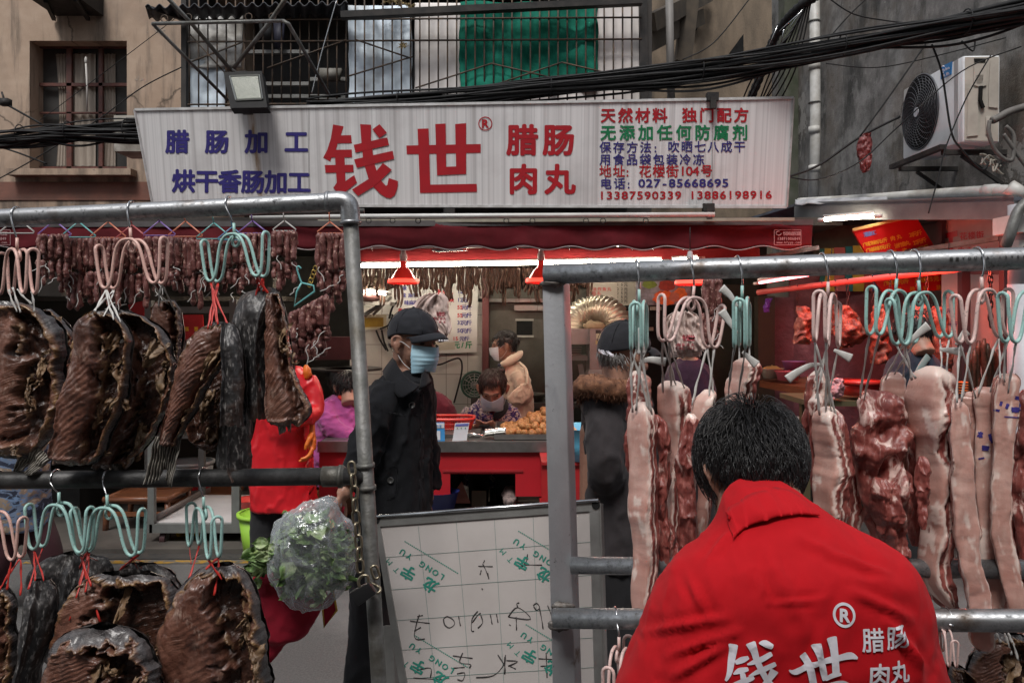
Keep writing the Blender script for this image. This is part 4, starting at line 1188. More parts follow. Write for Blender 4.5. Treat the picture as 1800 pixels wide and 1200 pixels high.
def basket(label,c,sx,sy,h,m):
 t = thing('plastic_basket',label,'basket',c,None)
 fl = 1.2
 mb = MB()
 def ring(z,k):
  pts = []
  for i in range(40):
   a = i * 2 * math.pi / 40
   q = 4; ca,sa = math.cos(a),math.sin(a)
   r_ = 1 / ((abs(ca) ** q + abs(sa) ** q) ** (1 / q))
   pts.append(Vector(c) + Vector((ca * r_ * sx * k,sa * r_ * sy * k,z)))
  return pts
 for z,k_ in ((0,1),(h * .33,1.06),(h * .66,1.13)): mb.tube(ring(z,k_),.004,5,closed=True)
 r0,r1 = ring(0,1),ring(h,1.2)
 for i in range(40):
  mb.tube([r0[i],r1[i]],.003,4)
  mb.tube([L2(r0[i],r0[(i + 1) % 40],.5),L2(r1[i],r1[(i + 1) % 40],.5)],.003,4)
 mb.poly(r0)
 mb.build('mesh_side',m,t)
 mb = MB(); mb.tube(ring(h,1.2),.011,8,closed=True); mb.build('rim',m,t)
 return t
REDP = mat('red plastic',(.55,.03,.02),(.45,.02,.015),9,.35)
basket('red plastic basket on the counter in front of the seated woman',P(790,752,5.75) * 1,.15,.11,.1,REDP).location.z = Zc
def qr_stand(label,q,Y,face,band):
 pl = Plane(P(*q[0],Y),P(*q[1],Y),P(*q[3],Y))
 t = thing('payment_card',label,'card stand',P((q[2][0] + q[3][0]) / 2,q[3][1],Y))
 mb = MB(); mb.slabq(pl.quad(q),.01); mb.build('card',face,t,smooth=False)
 return t,pl
QB = mat('card blue',(.04,.25,.55)); QW = mat('card white',(.6,.62,.65)); QP = mat('card violet',(.12,.13,.4))
t,pl = qr_stand('bright blue payment card standing on the counter beside the dark coat',[(753,743),(781,742),(782,775),(754,775)],5.3,QB,None)
mb = MB(); mb.poly(pl.quad([(757,757),(774,757),(774,773),(757,773)],.003)); mb.build('white_field',QW,t,smooth=False)
mb = MB(); mb.poly(pl.quad([(754,744),(781,743),(781,752),(754,752)],.003)); mb.build('header',QW,t,smooth=False)
letters(lambda b: pl.write(b,'支付宝',764,774,748,4.5,.02,lift=.006),QB,t)
t,pl = qr_stand('white payment card with a violet header tilted on the counter beside the steel scoop',[(800,744),(825,743),(820,774),(795,775)],5.3,QW,None)
mb = MB(); mb.poly(pl.quad([(801,745),(824,744),(823,748),(800.5,749)],.003)); mb.build('header',QP,t,smooth=False)
mb = MB()
for uu in (804,811,818): mb.ell(pl.at(uu,752,.003),.004,8,6)
mb.build('mark',mat('green dot',(.05,.3,.12)),t)
TR = thing('steel_tray','stainless tray holding the fried balls on the counter','tray',P(925,768,5.5))
TR.location.z = Zc; ORG[TR.name].z = Zc
mb = MB(); a,b = P(870,0,5.4).x,P(1010,0,5.4).x
mb.box(((a + b) / 2,5.62,Zc + .008),(b - a,.56,.006))
for x in (a,b): mb.box((x,5.62,Zc + .025),(.008,.56,.04))
mb.box(((a + b) / 2,5.34,Zc + .022),(b - a,.008,.035)); mb.box(((a + b) / 2,5.9,Zc + .03),(b - a,.008,.05)); mb.build('tray',STEEL,TR,smooth=False)
TR2 = thing('steel_pan','empty shallow stainless pan on the counter between the payment cards and the scoop','pan',P(800,765,5.6)); TR2.location.z = Zc; ORG[TR2.name].z = Zc
mb = MB(); mb.box((P(800,0,5.6).x,5.6,Zc + .012),(.36,.3,.02)); mb.build('pan',mat('dark steel pan',(.14,.14,.13),None,8,.35,.7),TR2,smooth=False)
mb = MB()
sc = P(856,765,5.4); sc.z = Zc + .035
def scf(u,v):
 a = math.pi * (v - .5) * 1.0
 x = u * .15
 w = .055 * (1 - .25 * u)
 return sc + Vector((x - .02,w * math.sin(a) * 1.0 - .02 * u,.05 * (1 - math.cos(a)) * .8 - .02 + .02 * u))
mb.grid(scf,14,12)
mb.tube([sc + Vector((-.02,0,-.015)),sc + Vector((-.09,.01,-.005)),sc + Vector((-.13,.01,-.01))],.009,8)
o = mb.build('scoop',mat('bright steel',(.6,.6,.58),None,9,.2,1.0)); o.modifiers.new('s','SOLIDIFY').thickness = .003
tag(o,'bright steel scoop lying on the counter beside the fried balls','scoop')
k = NT('fried ball crust',.6)
oi = k.n('ObjectInfo'); k.col(k.mix(k.math('MULTIPLY',oi.outputs['Random'],.5),k.ramp(k.noise(70,det=7),[(.32,(.14,.05,.012)),(.52,(.36,.16,.045)),(.75,(.55,.33,.13))]),(.2,.085,.025))).bump(k.noise(120,det=5),.9,.006)
BALLM = k.m
rr = random.Random(2)
bm_ = []
for i in range(4):
 mb = MB(); mb.ell((0,0,0),(.03,.028,.027),12,9); s_ = Vector((i * 7,0,0)); mb.disp(lambda c,n: n * .007 * fbm(c * 45 + s_))
 bm_.append(mb)
bme = []
n_ = 0
for lay in range(4):
 ny,nx = 9 - lay,13 - 2 * lay
 for j in range(ny):
  for i in range(nx):
   x = P(880,0,5.45).x + .03 + (i + .5 * (j % 2)) * .047 + lay * .07
   y = 5.4 + j * .05 + lay * .035
   if x > b - .02 or (lay > 0 and x < P(890 + lay * 22,0,5.5).x): continue
   if n_ < 4: o = bm_[n_].build('fried_ball',BALLM,local=True); bme.append(o.data)
   else: o = bpy.data.objects.new('fried_ball',bme[n_ % 4]); COL.objects.link(o)
   n_ += 1
   o.location = (x + rr.uniform(-.008,.008),y + rr.uniform(-.008,.008),Zc + .04 + lay * .037 + rr.uniform(-.004,.006)); o.rotation_euler = (rr.uniform(0,6),rr.uniform(0,6),rr.uniform(0,6)); s = rr.uniform(.85,1.12); o.scale = (s,s,s)
   tag(o,'golden brown fried ball heaped on the counter tray','fried ball','fried balls heaped on the tray')
BW = P(1030,806,5.0); 
t = thing('blue_basin','light blue plastic basin with a wooden ladle behind the grey square post','basin',BW)
mb = MB(); mb.lathe([(.0,.0),(.13,0),(.17,.1),(.185,.2),(.197,.205),(.18,.2),(.16,.1),(.12,.012),(0,.012)],BW,32); mb.build('bowl',mat('sky blue plastic',(.12,.42,.6),(.1,.36,.52),6,.35),t)
mb = MB(); mb.tube([BW + Vector((-.12,-.03,.24)),BW + Vector((-.02,-.06,.12)),BW + Vector((.02,-.06,.05))],.012,8); mb.build('ladle',mat('pale wood',(.4,.24,.1)),t)
mb = MB(); mb.box((P(1035,0,5.1).x,5.15,.4),(.62,.5,.03)); mb.box((P(1035,0,5.1).x,4.93,.55),(.62,.02,.3));
for sx in (-1,1):
 for sy in (-1,1): mb.box((P(1035,0,5.1).x + sx * .28,5.15 + sy * .2,.36),(.04,.04,.72))
mb.box((P(1035,0,5.1).x,5.15,BW.z - .012),(.62,.5,.02))
tag(mb.build('red_side_table',REDPAINT,smooth=False),'red painted side table under the light blue basin','table')
FN = thing('green_fan','round dark green box fan on the floor behind the seated woman','fan',P(832,700,7.0))
c = P(834,676,7.0)
mb = MB(); mb.lathe([(.0,.06),(.12,.06),(.125,.0),(.105,-.0),(.1,.04),(0,.04)],c,28,Matrix.Rotation(R(-90),3,'X')); mb.build('housing',mat('green enamel',(.03,.09,.06),(.02,.06,.04),9,.5),FN)
mb = MB()
for r_ in (.03,.055,.08,.1): mb.tube([c + Vector((r_ * math.cos(a),-.03,r_ * math.sin(a))) for a in [i * math.pi / 10 for i in range(20)]],.003,4,closed=True)
for i in range(6): a = i * math.pi / 6; d = Vector((math.cos(a) * .1,0,math.sin(a) * .1)); mb.tube([c + d + Vector((0,-.03,0)),c - d + Vector((0,-.03,0))],.003,4)
mb.build('grille',STEEL,FN)
mb = MB(); mb.box(c + Vector((0,.02,-.42)),(.06,.1,.62)); mb.box(c + Vector((0,.02,-.74)),(.25,.2,.03)); mb.build('stand',DARKM,FN,smooth=False)
KT = thing('steel_bench','dark steel work bench with shallow pans behind the counter','table',(.35,7.05,0))
mb = MB(); mb.box((.38,7.05,.86),(1.1,.5,.04)); 
for sx in (-.5,.5):
 for sy in (-.2,.2): mb.box((.38 + sx,7.05 + sy,.42),(.04,.04,.84))
mb.build('frame',mat('dark bench steel',(.09,.09,.085),None,8,.4,.5),KT,smooth=False)
for i,(uu,rad,zz) in enumerate(((930,.14,.88),(1000,.12,.88),(985,.1,.88))):
 mb = MB(); c = P(uu,700,6.97 + .08 * i); c.z = zz; mb.lathe([(0,0),(rad * .8,0),(rad,.06),(rad + .01,.065),(rad * .95,.06),(rad * .75,.008),(0,.008)],c,24)
 tag(mb.build('pan',STEEL),['shallow steel pan on the bench behind the standing woman','steel pan on the bench beside the grey machine','small steel pan between the other two on the bench'][i],'pan')
t = thing('steel_hopper','dark steel cone hopper with a wide rim left of the man in the cap','hopper',P(600,700,6.2))
mb = MB(); c = P(608,652,6.2); mb.lathe([(.16,0),(.155,-.1),(.06,-.22),(.06,-.3)],c,28); mb.build('cone',mat('dark shiny steel',(.05,.045,.045),(.1,.07,.06),6,.25,.7),t)
mb = MB(); mb.lathe([(.16,0),(.28,.01),(.28,.025),(.16,.02)],c,28); mb.tube([c + Vector((0,0,-.3)),Vector((c.x,c.y,.05))],.04,8); mb.build('rim',DARKM,t)
# --- back left of the shop
SHL = thing('steel_shelf','grey steel shelf frame in the dark shop behind the hanging fish','shelf',P(340,700,6.6))
mb = MB(); mb.slabq([P(254,528,6.6),P(266,528,6.6),P(266,830,6.6),P(254,830,6.6)],.06); mb.slabq([P(403,526,6.6),P(415,526,6.6),P(415,830,6.6),P(403,830,6.6)],.06)
mb.slabq([P(266,539,6.61),P(403,539,6.61),P(403,550,6.61),P(266,550,6.61)],.06); mb.box(P(335,660,6.9),(.72,.5,.03)); mb.box(P(335,760,6.9),(.72,.5,.03)); mb.build('frame',mat('grey shelf steel',(.25,.25,.24),(.19,.19,.18),8,.5,.3),SHL,smooth=False)
for lb_,q,Y in (('dark red poster with yellow characters behind the steel shelf',[(318,553),(356,553),(358,588),(318,600)],6.95),('bright red hanging flag at the left of the steel shelf',[(225,535),(253,528),(253,560),(232,566)],7.0)):
 t,pl = board('red_poster',lb_,q,Y,REDPAINT,'poster')
 if 'yellow' in lb_: letters(lambda b: pl.write(b,'福喜',328,345,578,8,.03),INKYEL,t)
mb = MB(); mb.hexa([P(520,592,6.4),P(617,592,6.4),P(617,632,6.4),P(520,632,6.4)] + [p + Vector((0,.1,0)) for p in (P(520,592,6.4),P(617,592,6.4),P(617,632,6.4),P(520,632,6.4))]) or mb.slabq([P(520,690,6.4),P(560,690,6.4),P(560,780,6.4),P(520,780,6.4)],.1)
tag(mb.build('maroon_counter',mat('maroon panel',(.1,.035,.04),(.07,.025,.03),6,.5),smooth=False),'maroon painted panel behind the nearest sausage bunch and the grey post','panel')
mb = MB()
for uu in (577,590,603): mb.beam(P(uu,480,6.6),P(uu,592,6.6),.05,.04)
tag(mb.build('dark_uprights',mat('dark green upright',(.035,.035,.03),(.06,.055,.045),9,.6),smooth=False),'dark uprights beside the left grey post over the maroon panel','frame')
mb = MB(); mb.slabq([P(66,478,6.7),P(108,478,6.7),P(108,520,6.7),P(66,520,6.7)],.2)
tag(mb.build('pale_carton',mat('pale grey carton',(.28,.28,.26)),smooth=False),'pale grey carton on a high shelf at the far left behind the sausages','box')
mb = MB(); mb.box((-3.3,7.3,P(0,524,6.9).z),(2.6,.5,.04)); mb.box((-3.3,7.3,P(0,620,6.9).z),(2.6,.5,.04)); mb.box((-3.3,7.3,P(0,720,6.9).z),(2.6,.5,.04))
for x in (-4.5,-3.2,-2.1): mb.box((x,7.1,1.0),(.05,.05,2.0))
tag(mb.build('dark_rack',mat('dark rack',(.04,.035,.03),(.07,.06,.045),6,.7),smooth=False),'dark storage rack along the back of the shop at the left','shelf')
rr = random.Random(21)
for i,(uu,vv,w,h,cc) in enumerate(((120,520,.2,.22,(.09,.07,.03)),(150,618,.22,.2,(.1,.08,.05)),(190,618,.18,.26,(.06,.05,.045)),(60,620,.25,.2,(.05,.05,.06)),(235,720,.25,.24,(.12,.09,.05)))):
 mb = MB(); c = P(uu,vv,6.95); mb.lathe([(0,0),(w * .45,0),(w * .5,h * .7),(w * .3,h * .85),(w * .3,h),(0,h)],c,18)
 tag(mb.build('storage_jar',mat('jar%d' % i,cc,None,9,.4)),['brown jar on the top shelf behind the left sausages','squat brown jar on the middle shelf behind the big fish','tall dark jar beside the squat brown jar','dark bluish jar at the left end of the middle shelf','tan jar on the low shelf behind the fish'][i],'jar')
# --- trolley, stool, tubs on the ground (left)
TT = thing('flat_trolley','grey framed flat trolley with white deck and small castors on the road','trolley',P(340,948,5.6))
GT = mat('trolley steel',(.2,.21,.2),(.15,.155,.15),9,.5,.4,.1)
dk = [P(278,918,5.6),P(437,915,5.6),P(437,862,6.6),P(372,862,6.6)]
zd = P(0,918,5.6).z
x0,x1 = P(268,0,5.6).x,P(440,0,5.6).x
mb = MB(); mb.box(((x0 + x1) / 2,6.02,zd - .004),(x1 - x0 - .04,.86,.02)); mb.build('deck',mat('white laminate',(.52,.5,.5),(.42,.4,.4),4,.4),TT,smooth=False)
mb = MB(); mb.box(((x0 + x1) / 2,5.57,zd - .03),(x1 - x0,.04,.06)); mb.box(((x0 + x1) / 2,6.47,zd - .03),(x1 - x0,.04,.06)); mb.box((x0,6.02,zd - .03),(.04,.94,.06)); mb.box((x1,6.02,zd - .03),(.04,.94,.06))
mb.box((x0 + .01,5.57,zd + .34),(.045,.04,.68)); mb.box((P(418,0,5.6).x,5.57,zd + .34),(.055,.04,.68)); mb.box((x0 + .01,6.47,zd + .34),(.045,.04,.68)); mb.box((x1 - .01,6.47,zd + .34),(.045,.04,.68)); mb.build('frame',GT,TT,smooth=False)
mb = MB(); mb.tube([(x0 + .02,5.62,zd + .03),(x0 + .02,6.42,zd + .03)],.022,8); mb.build('edge_rail',mat('taupe rubber',(.16,.13,.12)),TT)
for x in (x0 + .08,x1 - .04):
 for y in (5.62,6.4):
  ca = MB(); ca.tube([(x - .018,y,.058),(x + .018,y,.058)],.056,20)
  wl = ca.build('castor',mat('castor tyre',(.05,.02,.022)),TT,auto=40)
  mb = MB(); mb.tube([(x - .021,y,.058),(x + .021,y,.058)],.036,16); mb.build('rim',mat('castor rim',(.2,.19,.17)),wl,auto=40)
  mb = MB(); mb.box((x,y + .02,.12),(.05,.05,.04)); mb.beam((x - .026,y,.05),(x - .026,y + .02,.13),.006,.03); mb.beam((x + .026,y,.05),(x + .026,y + .02,.13),.006,.03); mb.build('fork',GT,wl,smooth=False)
mb = MB(); mb.lathe([(0,0),(.08,0),(.1,.05),(.115,.06),(.1,.055),(.075,.01),(0,.01)],P(440,890,5.9),20)
tag(mb.build('red_dish',REDP),'small red plastic dish on the white trolley deck beside the red apron','dish')
def tub(name,label,c,r0,r1,h,m,cat,lid=None):
 t = thing(name,label,cat,c)
 mb = MB(); mb.lathe([(0,0),(r0,0),(r1,h),(r1 - .006,h),(r0 - .006,.008),(0,.008)],c,28); mb.build('tub',m,t)
 mb = MB(); mb.lathe([(r1,h - .02),(r1 + .012,h - .018),(r1 + .012,h + .004),(r1 - .008,h + .004)],c,28); mb.build('rim',lid or m,t)
 return t
mb = MB(); c = P(327,959,5.72); c.z = 0
t = thing('yellow_crate','small yellow plastic box with printing under the trolley','box',c)
mb.hexa([c + Vector(p) for p in ((-.06,0,0),(.1,0,0),(.1,.16,0),(-.06,.16,0),(-.075,-.01,.12),(.115,-.01,.12),(.115,.17,.12),(-.075,.17,.12))]); mb.build('box',mat('yellow plastic',(.6,.36,.02),(.5,.29,.015),9,.4),t,smooth=False)
mb = MB(); mb.box(c + Vector((.02,.08,.125)),(.2,.2,.014)); mb.build('rim',mat('yellow rim',(.65,.4,.03)),t,smooth=False)
ypl = Plane(c + Vector((-.06,-.013,.1)),c + Vector((.1,-.013,.1)),c + Vector((-.06,-.004,0)))
letters(lambda b: (ypl.write(b,'桶装',320,337,938,9,.02),ypl.write(b,'食用',320,337,947,7,.02)),mat('brown print',(.2,.1,.01)),t)
tub('white_pail','white pail with a red label behind the trolley',Vector((P(335,0,6.75).x,6.75,P(0,866,6.75).z)),.16,.185,.27,mat('white pail',(.5,.5,.5)),'pail')
pz = P(0,866,6.75).z
mb = MB(); mb.lathe([(.1665,.05),(.1805,.19)],Vector((P(335,0,6.75).x,6.75,pz)),28); mb.build('label_band',REDPAINT,bpy.data.objects['white_pail'])
mb = MB(); mb.box((P(335,0,6.75).x,6.8,pz - .02),(.7,.5,.03)); 
for sx in (-.3,.3):
 for sy in (-.2,.2): mb.box((P(335,0,6.75).x + sx,6.8 + sy,(pz - .03) / 2),(.04,.04,pz - .03))
tag(mb.build('low_bench',WOOD,smooth=False),'low brown bench under the white pail','bench')
tub('green_bucket','lime green bucket behind the legs under the red apron',Vector((P(468,0,5.35).x,5.35,0)),.14,.18,.3,mat('lime plastic',(.32,.6,.06),(.27,.5,.05),7,.4),'bucket')
ST = thing('wooden_stool','low varnished brown wooden stool beside the trolley','stool',(P(240,0,5.9).x,6.1,0))
cx = P(238,0,5.85).x
zs = P(0,878,5.85).z
mb = MB()
def seat(u,v): return Vector((cx + (u - .5) * .46,5.86 + v * .42,zs + .01 - .02 * math.sin(u * math.pi)))
mb.grid(seat,16,10); o = mb.build('seat',WOOD,ST); o.modifiers.new('s','SOLIDIFY').thickness = .025
mb = MB(); mb.tube([(cx - .24,5.86,zs),(cx + .24,5.86,zs)],.022,8); mb.tube([(cx - .24,6.28,zs),(cx + .24,6.28,zs)],.022,8); mb.tube([(cx - .23,5.86,zs),(cx - .23,6.28,zs)],.02,8); mb.tube([(cx + .23,5.86,zs),(cx + .23,6.28,zs)],.02,8); mb.build('seat_frame',WOOD,ST)
for x in (-.22,.22):
 for y in (5.88,6.26):
  mb = MB(); mb.tube([(cx + x,y,zs),(cx + x * 1.08,y,0)],.022,8); mb.build('leg',WOOD,ST)
mb = MB(); mb.beam((cx - .22,5.88,.16),(cx + .22,5.88,.16),.02,.03); mb.beam((cx - .22,6.26,.2),(cx + .22,6.26,.2),.02,.03); mb.beam((cx + .22,5.88,.2),(cx + .22,6.26,.2),.02,.03); mb.build('stretcher',WOOD,ST,smooth=False)
mb = MB(); mb.slabq([P(76,838,6.2),P(140,838,6.2),P(140,900,6.2),P(76,885,6.2)],.4); tag(mb.build('black_tub',BLACK,smooth=False),'black crate on the road beside the patterned coat at the left','crate')
# --- right stall
RS = thing('meat_stall','red lit butcher stall with dark maroon back panels behind the hanging pork','stall',(2.2,6.4,0))
k = NT('maroon blistered panel',.55)
k.col(k.ramp(k.noise(9,det=7),[(.3,(.1,.035,.045)),(.6,(.16,.055,.07)),(.72,(.26,.12,.13))])).bump(k.noise(14,det=7),.6,.02)
MAR = k.m
mb = MB(); mb.slabq([P(1360,522,6.3),P(1395,522,6.3),P(1395,720,6.3),P(1360,720,6.3)],.05); mb.slabq([P(1388,470,6.4),P(1640,470,6.2),P(1640,820,6.2),P(1388,820,6.4)],.05); mb.build('back_panel',MAR,RS,smooth=False)
mb = MB(); mb.slabq([P(1333,520,6.2),P(1362,520,6.2),P(1362,900,6.2),P(1333,900,6.2)],.1); mb.slabq([P(1250,500,7.4),P(1335,500,7.4),P(1335,900,7.4),P(1250,900,7.4)],.1); mb.build('dark_side',mat('dark olive panel',(.045,.04,.025),(.03,.026,.02),5,.6),RS,smooth=False)
mb = MB(); mb.slabq([P(1430,395,7.2),P(1560,390,6.8),P(1560,520,6.8),P(1430,520,7.2)],.1); mb.build('tan_wall',mat('tan back wall',(.22,.19,.14),(.14,.12,.09),4,.85),RS,smooth=False)
mb = MB()
for uu in range(1400,1450,7): mb.beam(P(uu,420,7.0),P(uu,545,7.0),.018,.018)
mb.build('slat_screen',mat('grey slats',(.14,.13,.12)),RS,smooth=False)
PINK = mat('pink lit wall paint',(.58,.3,.3),(.5,.25,.25),4,.6,dirt=(.3,.14,.14))
mb = MB(); mb.slabq([P(1655,386,5.3),P(1764,372,4.95),P(1764,820,4.95),P(1655,820,5.3)],.06); mb.build('cream_wall',mat('cream wall',(.5,.42,.4),(.42,.35,.33),4,.6,dirt=(.28,.2,.18)),RS,smooth=False)
cw = Plane(P(1655,386,5.3),P(1764,372,4.95),P(1655,820,5.3))
mb = MB(); mb.poly(cw.quad([(1662,410),(1683,405),(1683,415),(1675,417),(1675,438),(1668,440),(1668,418),(1662,419)],.004))
b_ = mb; cw.write(b_,'花楼街',1694,1723,415,14,.03,v1=413); cw.write(b_,'肉丸鱼丸',1690,1735,440,12,.03)
mb.build('lettering',INKRED,RS,smooth=False)
mb = MB(); cw.write(mb,'22元',1664,1678,522,7,.02); cw.write(mb,'元',1668,1668,546,8,.03); cw.write(mb,'元斤',1670,1680,569,8,.03); mb.build('lettering',INKBLUE,RS,smooth=False)
mb = MB(); mb.slabq([P(1691,470,4.9),P(1706,470,4.9),P(1706,1000,4.9),P(1691,1000,4.9)],.05); mb.slabq([P(1765,380,4.6),P(1776,380,4.6),P(1776,1000,4.6),P(1765,1000,4.6)],.05); mb.slabq([P(1655,385,5.25),P(1664,385,5.25),P(1660,440,5.25),P(1655,440,5.25)],.05); mb.slabq([P(1706,474,4.9),P(1766,474,4.75),P(1766,482,4.75),P(1706,482,4.9)],.05); mb.slabq([P(1628,388,5.2),P(1765,380,4.9),P(1765,374,4.9),P(1628,380,5.2)],.05); mb.build('post',mat('dark plum post',(.05,.03,.035)),RS,smooth=False)
mb = MB(); mb.beam(P(1540,452,5.6),P(1758,418,4.7),.03,.03); mb.beam(P(1310,458,5.9),P(1440,435,5.7),.03,.03); mb.build('roof_strut',OLDPIPE,RS,smooth=False)
RRL = thing('red_meat_rail','red painted rail sloping over the dark red hanging meat','rail',P(1500,500,5.0))
ra,rb = P(1332,514,5.6),P(1694,471,4.6)
mb = MB(); mb.tube([ra,rb],.02,10); mb.build('rail',mat('salmon red paint',(.62,.12,.1),(.5,.09,.08),12,.5),RRL)
CHM = mat('dark chain',(.06,.03,.03),None,20,.4,.6)
for i,t_ in enumerate((.22,.35,.42,.48,.6,.68,.8,.84)):
 mb = MB(); p = L2(ra,rb,t_)
 mb.tube([p + Vector((0,.024 * math.cos(a),.024 * math.sin(a))) for a in [x * .4 for x in range(-1,9)]],.004,5)
 for q in range(4):
  c = p + Vector((0,-.022,-.04 - q * .036)); ax = (1,0) if q % 2 else (0,1)
  mb.tube([c + Vector((.009 * math.cos(a) * ax[0],.009 * math.cos(a) * ax[1],.02 * math.sin(a))) for a in [x * math.pi / 5 for x in range(10)]],.003,4,closed=True)
 tag(mb.build('meat_hook',CHM),'dark chain hook on the red rail' + [' beside the grey slats',' over the left red meat',' over the middle red meat, first of a pair',' over the middle red meat, second of a pair',' left of the glowing price card',' before the glowing price card',' right of the glowing price card',' closest to the plum post'][i],'hook','chain hooks on the red rail')
B1,bp = board('red_price_board','tilted red price board with yellow prices under the grey roof edge',[(1499,404),(1609,379),(1642,432),(1532,462)],5.35,mat('red board face',(.5,.012,.012),(.42,.01,.01),3,.4),'price board')
mb = MB(); mb.beam(bp.at(1499,404,.004),bp.at(1609,379,.004),.012,.02); mb.build('edge_strip',mat('brass strip',(.5,.36,.12)),B1,smooth=False)
letters(lambda b: bp.write(b,'灌肠加工',1522,1536,412,9,.03,v1=409),mat('board blue',(.14,.22,.5)),B1)
def pb1(b):
 for t,u0,u1,v0,v1,s in (('广味汉味8元/斤',1520,1556,430,422,8.5),('肉丸',1569,1580,419,416,9),('28元/斤',1600,1616,413,409,9.5),('广味麻辣7元/斤',1526,1562,440,432,8.5),('油炸鱼丸',1576,1595,432,427,9),('22元/斤',1607,1624,427,422,9.5),('藕夹',1572,1590,444,440,9),('15元/斤',1612,1628,438,434,9)):
  bp.write(b,t,u0,u1,v0,s,.03,v1=v1)
letters(pb1,INKYEL,B1)
B2,bp2 = board('red_price_card','glowing red price card with orange prices behind the red rail',[(1534,488),(1664,474),(1682,508),(1554,516)],5.5,mat('red card face',(.6,.015,.012),(.5,.012,.01),3,.4),'price board')
letters(lambda b: (bp2.write(b,'广味麻辣9元/斤',1557,1593,498,9,.03,v1=494),bp2.write(b,'广味辣5元/斤',1612,1662,493,10,.03,v1=488),bp2.write(b,'麻辣香肠',1580,1650,509,9,.02,v1=505)),INKYEL,B2)
CC = thing('striped_banner','multicolour striped banner behind the tilted red price board','banner',P(1490,512,6.2))
cols = [(.02,.16,.14),(.5,.36,.05),(.45,.13,.12),(.02,.18,.2),(.55,.42,.06),(.42,.08,.06),(.08,.12,.3)]
us = [1441,1450,1467,1486,1498,1518,1532,1545]
for i in range(7):
 mb = MB()
 def bf(u,v,i=i):
  p = P(L2(us[i],us[i + 1],u),L2(437 - 9 * (us[i] - 1441) / 100,512,v),6.25); return p + Vector((0,.015 * math.sin(v * 9 + i),0))
 mb.grid(bf,4,12); mb.build('stripe',mat('banner%d' % i,cols[i],None,7,.7),CC)
k = NT('dark roast meat',.4)
c = k.ramp(k.noise(16,det=7,dist=1),[(.32,(.045,.01,.008)),(.5,(.17,.045,.03)),(.7,(.38,.16,.1))])
k.col(c).bump(k.noise(24,det=7),.7,.02)
ROAST = k.m
def lump(name,label,rows,Y,th,m,cat,group=None,nz=.03,fq=9,seed=0,parent=None,zs=1.0):
 mb = MB()
 tab = [(r[0],r[1],r[2]) for r in rows]
 v0,v1 = rows[0][0],rows[-1][0]
 def fn(a,b):
  v = L2(v0,v1,b); l,r_ = interp(tab,v)
  an = a * 2 * math.pi
  env = math.sqrt(max(.0,math.sin(math.pi * min(1,max(0,b * .94 + .03)))))
  s = math.cos(an)
  p = P((l + r_) / 2 + s * (r_ - l) / 2,v,Y)
  q = Vector((p.x,p.y,p.z * zs)) * fq + Vector((seed,seed,seed))
  return p + Vector((fbm(q) * nz * .5,-math.sin(an) * th * (.35 + .65 * env) + fbm(q * 1.7) * nz,fbm(q + Vector((5,5,5))) * nz * .4))
 mb.grid(fn,40,30,closed_u=True)
 n0 = len(mb.v) - 31 * 40
 mb.add([],[])
 mb.f.append(tuple(range(n0,n0 + 40))[::-1]); mb.mi.append(0)
 mb.f.append(tuple(range(n0 + 30 * 40,n0 + 31 * 40))); mb.mi.append(0)
 o = mb.build(name,m,parent)
 if label: tag(o,label,cat,group)
 return o
MG = 'red lit meat hanging from the red rail'
lump('hanging_meat','broad red lit meat piece hanging left of the middle pink hanger',[(540,1405,1420),(560,1398,1428),(590,1393,1430),(606,1395,1422)],5.1,.06,ROAST,'meat',MG,.05,9,3)
lump('hanging_meat','large red lit meat piece hanging right of the middle pink hanger',[(539,1484,1492),(552,1472,1507),(580,1468,1520),(600,1470,1516),(614,1478,1500)],5.0,.07,ROAST,'meat',MG,.05,9,7)
lump('hanging_meat','small red lit meat piece glimpsed behind the middle pink hanger',[(535,1459,1468),(555,1456,1476),(590,1456,1474)],5.3,.05,ROAST,'meat',MG,.04,9,9)
lump('hanging_meat','red lit meat piece hanging behind the left teal hanger of the right group',[(535,1538,1550),(560,1532,1560),(600,1530,1562),(640,1532,1560)],4.9,.07,ROAST,'meat',MG,.05,9,13)
lump('hanging_meat','red lit meat piece glowing between the two teal hangers',[(535,1600,1625),(550,1598,1640),(575,1600,1640)],4.8,.06,ROAST,'meat',MG,.04,9,17)
lump('hanging_meat','long orange brown meat piece hanging before the pink wall',[(538,1640,1652),(560,1632,1662),(600,1636,1668),(645,1640,1670),(668,1645,1665)],4.85,.06,ROAST,'meat',MG,.03,9,19)
SG = 'dark sausages hanging in the right stall'
rr = random.Random(14)
for i in range(9):
 mb = MB(); u = 1702 + i * 9 + rr.uniform(-2,2); v0 = 588 + abs(i - 3) * 8 + rr.uniform(0,10)
 mb.tube([P(u + 1.5 * math.sin(j + i),v0 + j * 14,4.75 + .02 * (i % 3)) for j in range(9)],lambda t: .02 * (.85 + .15 * math.sin(t * 30 + i)) * (1 if .05 < t < .95 else .5),8)
 tag(mb.build('dark_sausage',DRY),'dark knobbly sausage hanging in the right stall behind the pork','sausage',SG)
t = thing('stall_table','dark wooden stall table behind the hanging pork','table',P(1400,760,5.6))
mb = MB(); mb.hexa([P(1335,668,5.9),P(1415,682,5.3),P(1520,682,5.3),P(1440,660,6.0)] + [p + Vector((0,0,-.05)) for p in (P(1335,668,5.9),P(1415,682,5.3),P(1520,682,5.3),P(1440,660,6.0))]); mb.build('top',WOOD,t,smooth=False)
for p in (P(1350,672,5.85),P(1416,686,5.32),P(1500,690,5.4)):
 mb = MB(); mb.beam(p,Vector((p.x,p.y,0)),.05,.05); mb.build('leg',DARKM,t,smooth=False)
CH = mat('yellow chopped food',(.5,.34,.12),(.4,.24,.08),40,.7,bump=.8,bsc=60,bd=.02)
